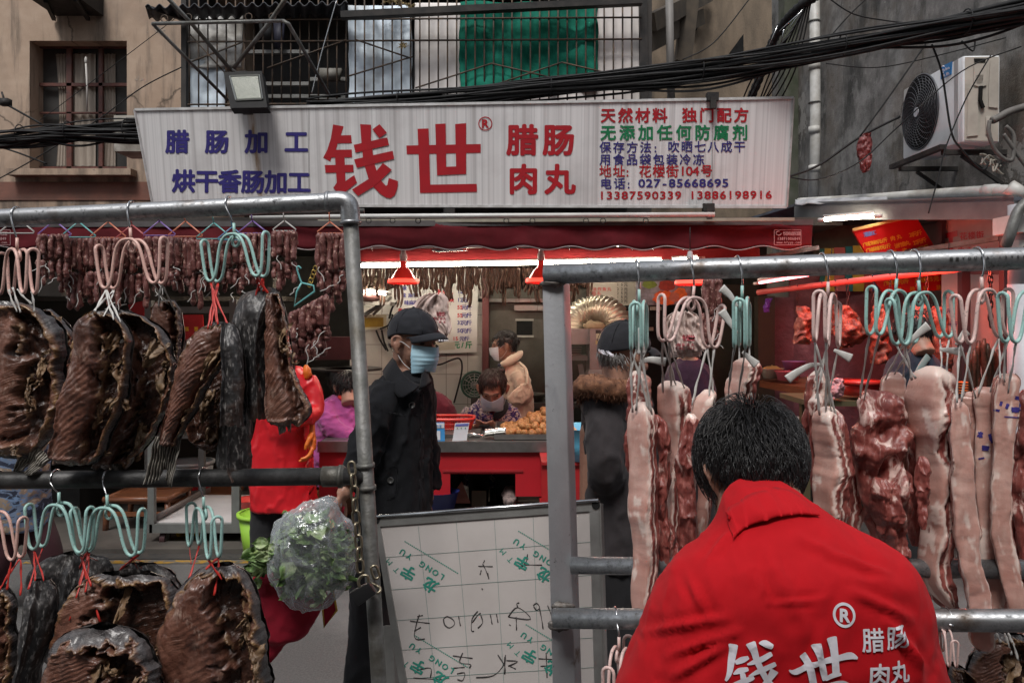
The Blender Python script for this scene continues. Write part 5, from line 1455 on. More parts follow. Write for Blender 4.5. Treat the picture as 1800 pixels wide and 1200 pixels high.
t = thing('food_bowl','cream bowl of yellow chopped food on the dark stall table','bowl',P(1357,665,5.8))
c = P(1357,664,5.8)
mb = MB(); mb.lathe([(0,0),(.06,0),(.083,.065),(.09,.07),(.08,.065),(.055,.01),(0,.01)],c,24); mb.build('bowl',mat('cream enamel',(.4,.38,.3)),t)
mb = MB(); mb.lathe([(0,.085),(.04,.082),(.078,.066)],c,20); mb.disp(lambda q,n: Vector((0,0,.012 * fbm(q * 60)))); mb.build('chopped_food',CH,t)
for i,(uu,vv,Y,r_,cc,lb_) in enumerate(((1385,668,5.65,.085,(.5,.12,.16),'pink plastic bowl on the stall table beside the cream bowl'),(1395,650,5.9,.08,(.3,.12,.3),'mauve plastic bowl behind the pink bowl on the stall table'))):
 mb = MB(); c = P(uu,vv,Y); mb.lathe([(0,0),(r_ * .8,0),(r_,.06),(r_ + .008,.065),(r_ * .94,.06),(r_ * .7,.01),(0,.01)],c,24); tag(mb.build('plastic_bowl',mat('bowl%d' % i,cc)),lb_,'bowl')
t = tub('red_basin','wide red plastic basin behind the big hanging pork',P(1511,694,4.7),.095,.112,.085,REDP,'basin')
mb = MB(); c = P(1500,706,4.7); mb.box((c.x,c.y + .15,c.z),(.6,.5,.03)); 
for sx in (-.25,.25): mb.box((c.x + sx,c.y + .1,c.z / 2),(.05,.05,c.z))
tag(mb.build('cutting_table',mat('olive table',(.08,.065,.03)),smooth=False),'olive cutting table under the red basin','table')
lump('pink_bag','pale pink plastic bag beside the red basin',[(664,1466,1482),(675,1460,1484),(700,1458,1478)],4.6,.04,mat('pink film',(.5,.25,.27),(.4,.18,.2),18,.35),'bag',None,.03,20,3)
for i in range(5):
 mb = MB(); c = P(1394,800 - i * 13,5.2); mb.lathe([(0,0),(.06,0),(.1,.05),(.107,.052),(.095,.048),(.05,.008),(0,.008)],c,22)
 tag(mb.build('stacked_bowl',mat('bowl grey',(.14,.15,.15),None,6,.4)),['lowest grey bowl of the stack under the stall table','second grey bowl from the bottom of the stack under the stall table','middle grey bowl of the stack under the stall table','fourth grey bowl of the stack under the stall table','topmost grey bowl of the stack under the stall table'][i],'bowl','grey bowls stacked under the stall table')
mb = MB(); c = P(1394,812,5.2); mb.box((c.x,c.y,c.z / 2),(.3,.3,c.z)); tag(mb.build('low_crate',DARKM,smooth=False),'dark crate under the stack of grey bowls','crate')
mb = MB()
for q in range(5): mb.ell(P(1692,672 + q * 4.6,4.5),(.03,.03,.007))
tag(mb.build('orange_coil',mat('orange plastic',(.6,.12,.02))),'coil of orange plastic hose behind the right pork strips','coil')
lump('purple_glove','purple rubber glove hanging on the maroon panel',[(524,1346,1358),(533,1343,1354),(548,1343,1353)],5.9,.02,mat('purple rubber',(.16,.04,.4),(.1,.03,.3),14,.5),'glove',None,.02,20,2)
mb = MB()
for q in range(9):
 c = P(1741,480 + q * 11,4.4); ax = (1,0) if q % 2 else (.15,1)
 mb.tube([c + Vector((.012 * math.cos(a) * ax[0],.012 * math.cos(a) * ax[1],.026 * math.sin(a))) for a in [x * math.pi / 6 for x in range(12)]],.0045,5,closed=True)
tag(mb.build('hook_chain',CHM),'dark hanging chain before the pink lit wall','chain')
# --- racks
YL = 2.1
LR = thing('pipe_rack','left galvanised pipe rack carrying the dried fish and sausages','rack',P(668,1400,YL))
LR.location.z = 0; ORG[LR.name].z = 0
RL = .0235
mb = MB(); mb.tube(smooth_path([P(-260,393,YL),P(0,383,YL),P(300,369,YL),P(585,354,YL)],10),RL,16); mb.build('top_rail',GALV,LR)
mb = MB(); el = smooth_path([P(575,354.5,YL),P(600,353.5,YL),P(612,360,YL),P(615.5,376,YL),P(616.5,392,YL)],6)
mb.tube(el,.026,16); mb.tube([P(574,354.6,YL),P(580,354.3,YL)],.028,16); mb.tube([P(616.3,388,YL),P(616.6,394,YL)],.028,16); mb.build('elbow',GALV,LR)
mb = MB(); bot = P(668,1230,YL); dirn = (bot - P(616.5,392,YL)); k_ = (bot.z - .0) / -dirn.z
mb.tube([P(616.5,392,YL),bot,bot + dirn * k_],.0205,16); mb.build('post',OLDPIPE,LR)
for v in (818,857):
 mb = MB(); c = P(L2(616.5,668,(v - 392) / 838),v,YL); mb.tube([c + dirn.normalized() * .006,c - dirn.normalized() * .006],.0245,16); mb.build('pipe_band',OLDPIPE,LR)
mb = MB(); mb.tube([P(-260,846,YL),P(0,844,YL),P(640,836,YL)],.0235,16); mb.build('middle_rail',DARKPIPE,LR)
mb = MB(); mb.tube([P(567,837.5,YL),P(606,836.5,YL)],.0275,8); mb.tube([P(596,837,YL),P(602,837,YL)],.031,16); mb.build('coupling',OLDPIPE,LR)
mb = MB(); mb.tube([P(-255,393,YL),Vector((P(-255,0,YL).x,YL,0))],.022,12); mb.build('post',OLDPIPE,LR)
CHN = thing('steel_chain','steel chain looped round the round pipe rack post','chain',P(628,1000,YL - .05))
BRS = mat('tarnished chain',(.34,.3,.22),(.2,.17,.12),26,.35,.9,.2,90)
cp = smooth_path([P(617,812,YL - .035),P(622,850,YL - .045),P(625,900,YL - .045),P(631,960,YL - .045),P(634,1008,YL - .045),P(640,1022,YL - .045)],4)
pos = [Vector(cp[0])]
acc = 0
LK = .034
for a,b in zip(cp,cp[1:]):
 d = (b - a).length; t_ = 0
 while acc + d - t_ >= LK * .93 and d > 1e-6:
  t_ += LK * .93 - acc; acc = 0
  pos.append(a + (b - a) * (t_ / d))
 acc += d - t_
def link(c,dv,side,L_=LK,w=.0085,r=.0036):
 dv = dv.normalized(); s_ = (side - dv * side.dot(dv)).normalized()
 pts = []
 for i in range(16):
  a = i * 2 * math.pi / 16
  pts.append(c + dv * (math.copysign(1,math.sin(a)) * (L_ / 2 - w) * (1 if abs(math.sin(a)) > .1 else 0) + w * math.sin(a)) + s_ * (w * math.cos(a)))
 return pts
for i in range(len(pos) - 1):
 mb = MB(); mb.tube(link((pos[i] + pos[i + 1]) / 2,pos[i + 1] - pos[i],Vector((1,0,0)) if i % 2 == 0 else Vector((.5,1,0))),.0036,6,closed=True); mb.build('link',BRS,CHN)
for pts in ([P(655,992,YL - .03),P(660,1004,YL - .03),P(664,1018,YL - .03)],[P(652,1030,YL - .03),P(663,1024,YL - .03),P(664,1036,YL - .03)]):
 mb = MB(); mb.tube(link((pts[0] + pts[2]) / 2,pts[2] - pts[0],Vector((1,.3,0))),.0036,6,closed=True); mb.build('link',BRS,CHN)
PL = thing('padlock','black padlock locking the chain on the round pipe rack post','padlock',P(636,1062,YL - .06))
mb = MB(); mb.slabq([P(613,1043,YL - .075),P(648,1024,YL - .075),P(662,1043,YL - .075),P(629,1066,YL - .075)],.022); bevel(mb.build('body',mat('black padlock',(.014,.014,.015),None,9,.35),PL,smooth=False),.004)
mb = MB(); mb.tube(smooth_path([P(634,1034,YL - .062),P(630,1022,YL - .062),P(636,1012,YL - .062),P(646,1012,YL - .062),P(648,1026,YL - .062)],5),.0042,8); mb.build('shackle',BRS,PL)
RRK = thing('square_post_rack','right galvanised rack with a square post carrying the fresh pork','rack',P(990,1300,1.92))
RRK.location.z = 0; ORG[RRK.name].z = 0
YR0,YR1 = 1.93,1.70
def rp(u,v=None):
 t_ = (u - 960) / 840
 Y = 1 / L2(1 / YR0,1 / YR1,t_)
 return P(u,L2(482,454,t_) if v is None else v,Y)
mb = MB(); mb.tube([rp(957),rp(1300),rp(1800),rp(1960)],.0242,20); mb.build('top_rail',GALV,RRK)
yp = 1.925
mb = MB(); mb.hexa([P(953,497,yp),P(990,497,yp),P(1012,1240,yp - .02),P(972,1240,yp - .02)] + [p + Vector((.02,.05,0)) for p in (P(953,497,yp),P(990,497,yp),P(1012,1240,yp - .02),P(972,1240,yp - .02))])
mb.hexa([P(972,1240,yp - .02),P(1012,1240,yp - .02),P(1012,1240,yp - .02) * 1 - Vector((0,0,.72)),P(972,1240,yp - .02) - Vector((0,0,.72))] + [p + Vector((.02,.05,0)) for p in (P(972,1240,yp - .02),P(1012,1240,yp - .02),P(1012,1240,yp - .02) - Vector((0,0,.72)),P(972,1240,yp - .02) - Vector((0,0,.72)))])
SQP = NT('grey galvanised box steel',.5,.55)
n1 = SQP.noise(5,SQP.scale((1,1,.5)),det=8); n2_ = SQP.noise(70,det=6)
c = SQP.ramp(n1,[(.3,(.27,.28,.295)),(.6,(.4,.41,.43)),(.75,(.2,.21,.23))])
c = SQP.mix(SQP.ramp(SQP.noise(11,det=8),[(.62,0.),(.7,.9)]),c,(.1,.05,.025))
SQP.col(SQP.mix(SQP.ramp(n2_,[(.66,0.),(.74,.8)]),c,(.1,.1,.1))).bump(n2_,.2,.003)
bevel(mb.build('square_post',SQP.m,RRK,smooth=False),.003)
mb = MB(); mb.ell(P(972,498,yp - .005),(.03,.012,.008)); mb.ell(P(985,1098,yp - .03),(.03,.01,.014)); mb.ell(P(990,1066,yp - .03),(.028,.01,.012)); mb.disp(lambda c,n: n * .006 * fbm(c * 120)); mb.build('weld',mat('burnt weld',(.07,.055,.045),(.2,.19,.18),60,.6,.5),RRK)
mb = MB(); mb.tube([P(1004,993,1.9),rp(1800,1000)],.0205,16); mb.build('back_rail',GALV,RRK)
mb = MB(); mb.tube([P(974,1086,1.86),P(1300,1088,1.76),P(1800,1090,1.62),P(1960,1091,1.58)],.0232,18); mb.build('lower_rail',GALV,RRK)
mb = MB(); mb.tube([rp(1955),Vector((rp(1955).x,rp(1955).y,0))],.024,12); mb.build('post',OLDPIPE,RRK)
pt = Plane(rp(1660) + Vector((0,-.0245,0)),rp(1800) + Vector((0,-.0245,0)),rp(1660,480) + Vector((0,-.0245,0)))
letters(lambda b: pt.write(b,'宏发YOUFA-12Y00',1672,1800,455,7,.02,v1=451,lift=.001),INKBLACK,RRK)
# --- coated wire meat hangers
def coat(name,c):
 k_ = NT(name,.38,0,.5)
 k_.col(k_.mix(k_.ramp(k_.noise(160,det=4),[(.58,0.),(.68,.7)]),k_.ramp(k_.noise(25),[(.3,c),(.7,tuple(x * .8 for x in c))]),(.2,.17,.15))).bump(k_.noise(120),.15,.001)
 return k_.m
TEAL = coat('teal coating',(.36,.6,.56)); PINKC = coat('pink coating',(.72,.45,.39)); PINK2 = coat('pale pink coating',(.76,.55,.51))
HH = [(.0,.0),(.018,-.003),(.034,-.018),(.044,-.045),(.052,-.08),(.062,-.108),(.076,-.118),(.089,-.11),(.095,-.085),(.099,-.05),(.102,-.018)]
def hanger(label,mtl,rail,pipe_r,top,yaw,roll=0.,s=1.0,group='coated wire meat hangers',sep=.0135,wr=.0042):
 """rail: point on pipe axis; top: arch top; yaw turns the hanger about vertical"""
 top = Vector((top[0],top[1],top[2]))
 t = thing('meat_hanger',label,'hanger',top,group)
 cy,sy = math.cos(yaw),math.sin(yaw); cr,sr = math.cos(roll),math.sin(roll)
 def T(x,y,z):
  x,z = x * cr - z * sr,x * sr + z * cr
  return top + Vector((x * cy - y * sy,x * sy + y * cy,z)) * s
 path = []
 half = smooth_path([(x,0,z) for x,z in HH],4)
 line = [(-p.x,p.z) for p in reversed(half)] + [(p.x,p.z) for p in half[1:]]
 path += [T(x,sep,z) for x,z in line]
 xe,ze = line[-1]
 path += [T(xe + .0005,sep * math.cos(a),ze + sep * math.sin(a)) for a in [i * math.pi / 6 for i in range(1,6)]]
 path += [T(x,-sep,z) for x,z in reversed(line)]
 path += [T(-xe - .0005,-sep * math.cos(a),ze + sep * math.sin(a)) for a in [i * math.pi / 6 for i in range(1,6)]]
 mb = MB(); mb.tube(path,wr * s,8,closed=True)
 lp = [T(.011 * math.sin(a) * (1 if a < 9 else 1),.004,-.022 - .016 * math.cos(a) + (.006 if abs(a - math.pi) > 2 else 0)) for a in [i * 2 * math.pi / 14 for i in range(14)]]
 mb.tube(lp,wr * .95 * s,7,closed=True)
 mb.tube([T(0,0,-.004),T(0,0,.03)],wr * .95 * s,8)
 mb.build('coated_body',mtl,t)
 mb = MB()
 rail = Vector(rail); R_ = pipe_r + .003
 hk = [T(0,0,.026),L2(T(0,0,.026),rail + Vector((0,-R_,0)),.55) + Vector((.001,-.004,0))]
 hk += [rail + Vector((0,-R_ * math.cos(a),R_ * math.sin(a))) for a in [x * math.pi / 10 for x in range(0,12)]]
 mb.tube(smooth_path(hk,3),.0024,6); mb.build('hook',WIREM,t)
 def bottom(side,wire=1):
  return T(side * .076,wire * sep,-.122)
 return bottom
def lrail(u): return P(u,L2(383,353.5,u / 590),YL)
def mrail(u): return P(u,844 - u * .0125,YL)
D = math.radians
H_ = {}
H_['a'] = hanger('pink wire meat hanger at the left edge of the top rail, turned nearly side on',PINKC,lrail(30),RL,P(30,438,YL - .03),D(-38),0,.98)
H_['b'] = hanger('pink wire meat hanger seen broadside, second from the left on the top rail',PINKC,lrail(232),RL,P(230,421,YL - .03),D(-18),D(4),1.02)
H_['c'] = hanger('teal wire meat hanger seen broadside, tied with red string on the left top rail',TEAL,lrail(402),RL,P(412,412,YL - .03),D(-22),D(4),.98)
H_['d'] = hanger('pink wire meat hanger at the left edge of the middle rail',PINKC,mrail(-5),RL,P(-8,900,YL - .03),D(-20),0,.95)
H_['e'] = hanger('teal wire meat hanger on the middle rail, left one of the two wide teal ones',TEAL,mrail(98),RL,P(104,885,YL - .03),D(-18),D(2),1.0)
H_['f'] = hanger('teal wire meat hanger on the middle rail, right one of the two wide teal ones',TEAL,mrail(190),RL,P(189,890,YL - .05),D(-15),D(3),1.02)
H_['g'] = hanger('teal wire meat hanger seen nearly edge on near the white trolley deck',TEAL,mrail(356),RL,P(358,892,YL - .03),D(-50),0,.95)
RR_ = .0242
def hang_r(key,label,m,ur,ut,vt,yaw,roll=0,s=1.0):
 a = rp(ur); b = rp(ut,vt) + Vector((0,-.03,0))
 H_[key] = hanger(label,m,a,RR_,b,D(yaw),D(roll),s,sep=.0125)
hang_r('h','teal wire meat hanger seen edge on, leftmost on the square post rack',TEAL,1118,1120,530,76,0,.92)
hang_r('i','pale pink wire meat hanger in front of the printed plastic bags',PINK2,1212,1213,524,30,-7,.9)
hang_r('j','teal wire meat hanger seen edge on above the black haired man',TEAL,1296,1298,524,70,0,.92)
hang_r('k','pale pink wire meat hanger seen edge on before the red lit meat',PINK2,1444,1446,518,58,-6,.92)
hang_r('l','teal wire meat hanger, left one of the touching teal pair on the square post rack',TEAL,1564,1563,512,34,-8,.88)
hang_r('m','teal wire meat hanger, right one of the touching teal pair on the square post rack',TEAL,1606,1604,515,24,6,.88)
hang_r('n','pale pink wire meat hanger before the pink wall on the square post rack',PINK2,1716,1712,510,28,5,.9)
hang_r('o','teal wire meat hanger at the right edge of the square post rack',TEAL,1806,1800,512,22,0,.9)
H_['p'] = hanger('empty pale pink wire hanger on the lower right rail beside the whiteboard',PINK2,P(1082,1087,1.83),.0232,P(1088,1140,1.79),D(68),0,.9)
H_['q'] = hanger('pale pink wire hanger on the lower right rail between the red jacket and the pork',PINK2,P(1664,1090,1.66),.0232,P(1662,1106,1.64),D(80),0,.5)
# --- dried fish
FT = {}
k = NT('dried fish flesh',.36,0,.5)
rim,cav,s_a,t_a,skn = (k.attr(x) for x in ('rim','cav','s','t','skin'))
cb = k.n('CombineXYZ'); k.put(cb.inputs[0],s_a); k.put(cb.inputs[1],t_a)
nA = k.noise(16,det=8,rough=.7); nB = k.noise(55,det=7,rough=.7); nC = k.noise(7,det=6,dist=1.5)
flesh = k.ramp(nA,[(.28,(.04,.014,.009)),(.5,(.125,.05,.033)),(.72,(.25,.12,.085))])
rib = k.wave(4.2,k.scale((1,5,1),cb.outputs[0],rot=(0,0,R(38))),2.5,'Y',3)
ribm = k.math('MULTIPLY',k.ramp(rib,[(.6,0.),(.95,1.)]),k.ramp(k.noise(5),[(.42,0.),(.6,.55)]))
flesh = k.mix(ribm,flesh,(.27,.145,.095))
flesh = k.mix(k.math('MULTIPLY',k.ramp(nC,[(.5,0.),(.66,1.)]),k.ramp(k.noise(1,k.scale((170,170,45)),det=5),[(.42,0.),(.62,.85)])),flesh,(.46,.33,.27))  # whitish sheen highlights painted into the flesh, broken into pale specks
flesh = k.mix(k.ramp(k.noise(4,det=6),[(.3,.8),(.46,0.)]),flesh,(.022,.008,.006))
tn = k.attr('torn')
cavc = k.mix(k.ramp(nA,[(.35,0.),(.65,1.)]),k.ramp(nB,[(.3,(.007,.004,.003)),(.7,(.035,.014,.009))]),k.ramp(nB,[(.3,(.03,.01,.006)),(.7,(.1,.04,.024))]))
cavc = k.mix(k.ramp(tn,[(.35,0.),(.8,1.)]),cavc,k.ramp(nB,[(.3,(.085,.038,.018)),(.55,(.2,.115,.06)),(.75,(.38,.26,.16))]))
c = k.mix(cav,flesh,cavc)
rimc = k.ramp(nB,[(.3,(.09,.04,.015)),(.55,(.27,.15,.06)),(.75,(.46,.33,.18))])
c = k.mix(rim,c,rimc)
sk = k.ramp(nB,[(.35,(.025,.022,.023)),(.6,(.08,.07,.07)),(.75,(.22,.2,.19))])
c = k.mix(skn,c,sk)
k.col(c)
k.rough(k.ramp(nB,[(.3,.16),(.65,.45)]))
k.b.inputs['Coat Weight'].default_value = .35; k.b.inputs['Coat Roughness'].default_value = .2
k.bump(k.math('ADD',k.math('MULTIPLY',ribm,.4),k.math('ADD',nB,k.math('MULTIPLY',k.noise(190,det=4),.4))),.6,.005)
FLESH = k.m
k = NT('dried fish skin',.42,0,.5)
vo = k.voro(95,k.scale((1,1,.8))); nB = k.noise(50,det=6); nA = k.noise(9,det=5)
c = k.ramp(nA,[(.35,(.016,.016,.018)),(.52,(.045,.042,.043)),(.7,(.15,.14,.138))])
c = k.mix(k.ramp(vo,[(.15,0.),(.55,.75)]),c,(.014,.013,.013))
c = k.mix(k.ramp(k.noise(1,k.scale((120,120,40)),det=6),[(.54,0.),(.68,.8)]),c,(.3,.285,.275))
c = k.mix(k.ramp(k.noise(6,det=8),[(.52,0.),(.66,.85)]),c,(.075,.038,.025))
k.col(c).bump(k.math('ADD',k.math('MULTIPLY',vo,.4),nB),.4,.004)
SKIN = k.m
k = NT('dried fin',.55)
nf = k.noise(40,det=4)
c = k.ramp(k.attr('ray'),[(.2,(.05,.046,.04)),(.6,(.2,.185,.16)),(.9,(.42,.39,.34))])
k.col(k.mix(k.ramp(nf,[(.45,0.),(.65,.6)]),c,(.05,.045,.04))).bump(k.attr('ray'),.8,.004)
FINM = k.m
MEMB = mat('torn membrane',(.12,.06,.028),(.3,.2,.115),30,.5,bump=.6,bsc=90,lo=.35,hi=.65,dirt=(.05,.025,.013))
TIEW = mat('white plastic string',(.62,.61,.59),(.48,.47,.44),60,.5)
TIER = mat('red plastic string',(.5,.03,.02),(.4,.02,.015),60,.45)
FG = 'dried split fish on the round pipe rack'
def ribbon(mb,a,b,w=.004,n=10,sag=.0,tw=0,seed=0):
 a,b = Vector(a),Vector(b)
 pts = [L2(a,b,i / n) + Vector((sag * math.sin(math.pi * i / n) + .0015 * fbm(Vector((i * .7,seed,0))),.001 * math.sin(i),0)) for i in range(n + 1)]
 mb.tube(pts,lambda t: w * (.75 + .25 * math.sin(t * 11 + seed)),6,flat=(.3,(0,1,0)))
def fin(name,pts,Y,parent,seed=0,rays=11,split=.35,bend=.02):
 """pts: base-left, base-right, tip-right, tip-left (px); a rayed tail with a ragged tip"""
 mb = MB()
 bl,br,tr,tl = pts
 nu,nv = rays * 4,14
 ray = []
 vs = []
 def fn(u,v):
  cut = 1 - split * math.exp(-((u - .52) / .12) ** 2) - .14 * abs(fbm(Vector((u * 9,seed,0)))) - .05 * (u * rays % 1)
  vv = v * cut
  p = L2(P(L2(bl[0],br[0],u),L2(bl[1],br[1],u),Y),P(L2(tl[0],tr[0],u),L2(tl[1],tr[1],u),Y),vv)
  return p + Vector((0,-.0025 * math.sin(u * rays * 6.283) + bend * math.sin(u * 4 + seed) * vv + .012 * fbm(Vector((u * 3,vv * 3,seed))),0))
 mb.grid(fn,nu,nv,at={'ray': lambda u,v: .5 + .5 * math.sin(u * rays * 6.283)})
 o = mb.build(name,FINM,parent)
 s_ = o.modifiers.new('s','SOLIDIFY'); s_.thickness = .002
 return o
def fish(label,rows,Y,ties=(),tiem=None,cavpos=.15,depth=.07,seed=0,tails=(),skin_only=False,flaps=8,rimk=1.0,skinw=.09,topw=2.2,cavs=1.0,lobe=.02,nt=96,ns=72,into=None,ridge=.0):
 v0,v1 = rows[0][0],rows[-1][0]
 um = sum((r[1] + r[2]) / 2 for r in rows) / len(rows)
 t = into or thing('dried_fish',label,'fish',P(um,v1,Y),FG)
 S_ = Vector((seed * 3.7,seed * 1.3,seed * 2.1))
 hw = max((r[2] - r[1]) / 2 for r in rows)
 asp = (v1 - v0) / hw
 def edge(u,w):
  s = u * 2 - 1
  return min(1 - abs(s),w * asp * topw / 2.2,(1 - w) * asp * .8)
 def base(u,w,grow=1.0):
  v = L2(v0,v1,w); l,r_ = interp(rows,v)
  s = (u * 2 - 1) * grow
  sd = 0 if s < 0 else 9
  wob = (.1 * fbm(Vector((w * 4,seed + sd,0)),3) + .028 * fbm(Vector((w * 17,seed + sd,3)),4)) * abs(s) ** 3 * (1 if s > 0 else .6)
  vz = 7 * fbm(Vector((u * 3.5,seed,7)),3) * (1 if w > .5 else .25) * abs(w * 2 - 1) ** 3
  p = P((l + r_) / 2 + (s + wob) * (r_ - l) / 2,v + vz + (grow - 1) * 40 * (w - .5),Y)
  return p,s
 def bulge(u,w):
  s = u * 2 - 1
  return depth * math.sqrt(max(0,1 - s * s)) * (.35 + .65 * sm(0,.3,w)) * sm(-.02,.12,1 - w)
 def masks(u,w):
  e = edge(u,w)
  n1 = fbm(Vector((u * 7,w * 9,seed * 2.)),4)
  n2 = fbm(Vector((u * 19,w * 23,seed * 2. + 7)),4)
  s = u * 2 - 1
  topf = sm(.5,.12,w)
  ew = skinw * (1 + .9 * n1) * max(topf,.2 + .5 * sm(.2,.7,s))
  sk_ = 1 - sm(ew * .8,ew * 1.2,e)
  rk = max(topf,.75 * sm(.1,.5,s),.18) * (.45 + .9 * sm(-.3,.35,n2))
  rm = min(1,sm(ew * .8,ew * 1.2,e) * (1 - sm(ew + .03,ew + .11 + .08 * n1,e)) * rimk * rk)
  inside = sm(ew + .05,ew + .25,e)
  bx = s + .3 * (.5 - w) + .32 * fbm(Vector((w * 3,seed,2.)),3)
  cv = inside * sm(cavpos - .1 + .25 * n1,cavpos + .1 + .25 * n1,bx) * cavs
  return sk_,rm,inside,cv,n1
 def zone(u,w):
  s = u * 2 - 1
  bx = s + .3 * (.5 - w) + .32 * fbm(Vector((w * 3,seed,2.)),3)
  return min(1,max(sm(.5,.18,edge(u,w)),sm(.3,.06,abs(bx - cavpos))) * (.35 + 1.1 * sm(-.2,.3,fbm(Vector((u * 5,w * 6,seed)),3))))
 def front(u,w):
  p,s = base(u,w)
  sk_,rm,ins,cv,n1 = masks(u,w)
  q = p * 1.0 + S_
  d = bulge(u,w) * (1 - .75 * ins)
  d += .010 * rm - .03 * cv
  lob = math.sqrt(max(0,1 - ((s - (cavpos - 1) * .5) / .75) ** 2)) * lobe * ins * (1 - cv)
  d += lob
  d += (1 - cv) * ins * (.008 * (1 - min(1,abs(fbm(Vector((q.x * 9,q.y * 4,q.z * 2.4)),2)) * 2.4)) - .003)
  d += .012 * (1 - cv) * math.exp(-((edge(u,w) - .2) / .06) ** 2) * sm(.4,.8,w)
  d += .004 * fbm(Vector((q.x * 10,q.y * 6,q.z * 5)),3) + .0015 * fbm(q * 55)
  rd = abs(fbm(Vector((q.x * 11,q.y * 4,q.z * 5)),5))
  rd2 = abs(fbm(Vector((q.x * 30,q.y * 7,q.z * 10)),5))
  tz = zone(u,w)
  d += cv * ((.004 + .03 * tz) * (1 - min(1,rd * 2.8)) ** 2 + .014 * tz * (1 - min(1,rd2 * 2.4)) ** 2 + (.003 + .006 * tz) * fbm(q * 34))
  d += ins * (1 - .5 * tz * cv) * .0011 * math.sin(120 * (w + .16 * s * (1 - .4 * s)) + 2 * fbm(q * 5)) * sm(-.1,.25,fbm(q * 6 + Vector((2,2,2))) + .5 * w - .1)
  d += .007 * rm * fbm(q * 80)
  return p + Vector((.005 * fbm(q * 30),-d,.005 * fbm(q * 31 + Vector((4,4,4)))))
 def tornf(u,w):
  p,s = base(u,w); q = p + S_
  rd = abs(fbm(Vector((q.x * 11,q.y * 4,q.z * 5)),5)); rd2 = abs(fbm(Vector((q.x * 30,q.y * 7,q.z * 10)),5))
  return zone(u,w) * max((1 - min(1,rd * 2.8)) ** 2,.55 * (1 - min(1,rd2 * 2.4)) ** 2)
 if not skin_only:
  mb = MB()
  mb.grid(front,ns,nt,at={'s': lambda u,w: u * 2 - 1,'t': lambda u,w: w,'rim': lambda u,w: masks(u,w)[1],'skin': lambda u,w: masks(u,w)[0],'cav': lambda u,w: masks(u,w)[3],'torn': tornf})
  mb.build('flesh',FLESH,t)
 mb = MB()
 if skin_only:
  def fs(u,w):
   p,s = base(u,w)
   q = p + S_
   d = depth * math.sqrt(max(0,1 - s * s)) * (.4 + .6 * sm(0,.25,w))
   d += .018 * fbm(Vector((q.x * 9,q.y * 5,q.z * 5)),3) + .002 * fbm(q * 45)
   d += .018 * math.exp(-((s - cavpos) / .1) ** 2)
   return p + Vector((0,-d,.004 * fbm(q * 30)))
  mb.grid(fs,ns,nt)
 def back(u,w):
  p,s = base(u,w,1.0 if skin_only else 1.02)
  q = p + S_
  d = depth * .9 * math.sqrt(max(0,1 - min(1,s * s))) * (.4 + .6 * sm(0,.2,w)) * sm(-.02,.15,1 - w)
  return p + Vector((0,d + .006 + .006 * fbm(q * 18),.003 * fbm(q * 40)))
 mb.grid(back,ns // 2,nt // 2)
 mb.build('skin',SKIN,t)
 r_ = random.Random(seed * 7 + 1)
 depth_ = depth
 if flaps and not skin_only:
  mb = MB()
  for i in range(flaps // 2 + 1):
   for _ in range(20):
    u,w = r_.uniform(.3,.97),r_.uniform(.08,.92)
    if masks(u,w)[3] > .5 or masks(u,w)[1] > .5: break
   c = front(u,w) + Vector((0,.004,0)); big = i % 4 == 0; L_ = r_.uniform(.07,.13) if big else r_.uniform(.015,.05); a0 = r_.uniform(-.5,.5) + 1.57 if big else r_.uniform(-1.3,1.3) + 1.57
   dv = Vector((math.cos(a0),-.25,-abs(math.sin(a0)) * .8 - .1)); sv = Vector((math.sin(a0),r_.uniform(-.8,.8),math.cos(a0)))
   wd = r_.uniform(.01,.02) if big else r_.uniform(.003,.009); sd = r_.uniform(0,50)
   def fl(x,y):
    n_ = fbm(Vector((x * 3,y * 2,sd)),5)
    return c + dv * (L_ * y) + sv * (wd * (x - .5) * 2 * (1 - .8 * y + .6 * n_)) + Vector((.012 * n_,-.010 * math.sin(y * 3) + .014 * fbm(Vector((x * 4,y * 4,sd + 9))),.010 * n_))
   mb.grid(fl,10 if big else 6,22 if big else 8)
  o = mb.build('torn_edge',MEMB,t); o.modifiers.new('s','SOLIDIFY').thickness = .0012
 for i,tl in enumerate(tails):
  fin('tail_fin',tl,Y - .01,t,seed + i)
 if ties:
  mb = MB()
  for i,(a,b) in enumerate(ties):
   ribbon(mb,a if isinstance(a,Vector) else P(*a,Y - .03),P(*b,Y - depth * .55),.0036,10,.002 * (i % 3 - 1),0,seed + i)
  mb.build('string',tiem,t)
 return t
fish('huge split dried fish cut by the left edge of the photo on the top rail',[(528,-40,28),(540,-75,62),(552,-95,84),(570,-110,104),(610,-120,116),(660,-120,114),(710,-120,119),(745,-115,108),(775,-110,84),(805,-100,60)],2.1,[((15,509),(30,548)),((22,505),(36,549)),((55,512),(60,548)),((30,508),(56,535))],TIEW,.38,0.065,1,tails=[[(52,770),(92,806),(66,832),(10,838)]],flaps=16,topw=3.2)
fish('narrow dried fish half tucked behind the huge one at the left edge',[(545,55,88),(560,62,108),(585,75,128),(610,85,133),(650,90,128),(690,85,124)],2.2,[],TIEW,.0,0.036,2,flaps=6)
fish('split dried fish with a tan torn hood and smooth red brown flank',[(548,168,184),(556,152,204),(566,142,216),(580,134,223),(608,134,231),(640,130,229),(680,116,226),(720,108,216),(760,104,196),(790,95,186),(816,92,168)],2.03,[(H_['b'](-1,1),(148,566)),(H_['b'](-1,-1),(160,560)),(H_['b'](-1,1),(182,556)),(H_['b'](-1,-1),(200,562)),(H_['b'](-1,-1),(212,566))],TIEW,.12,0.058,3,flaps=20,skinw=.06,lobe=.045)
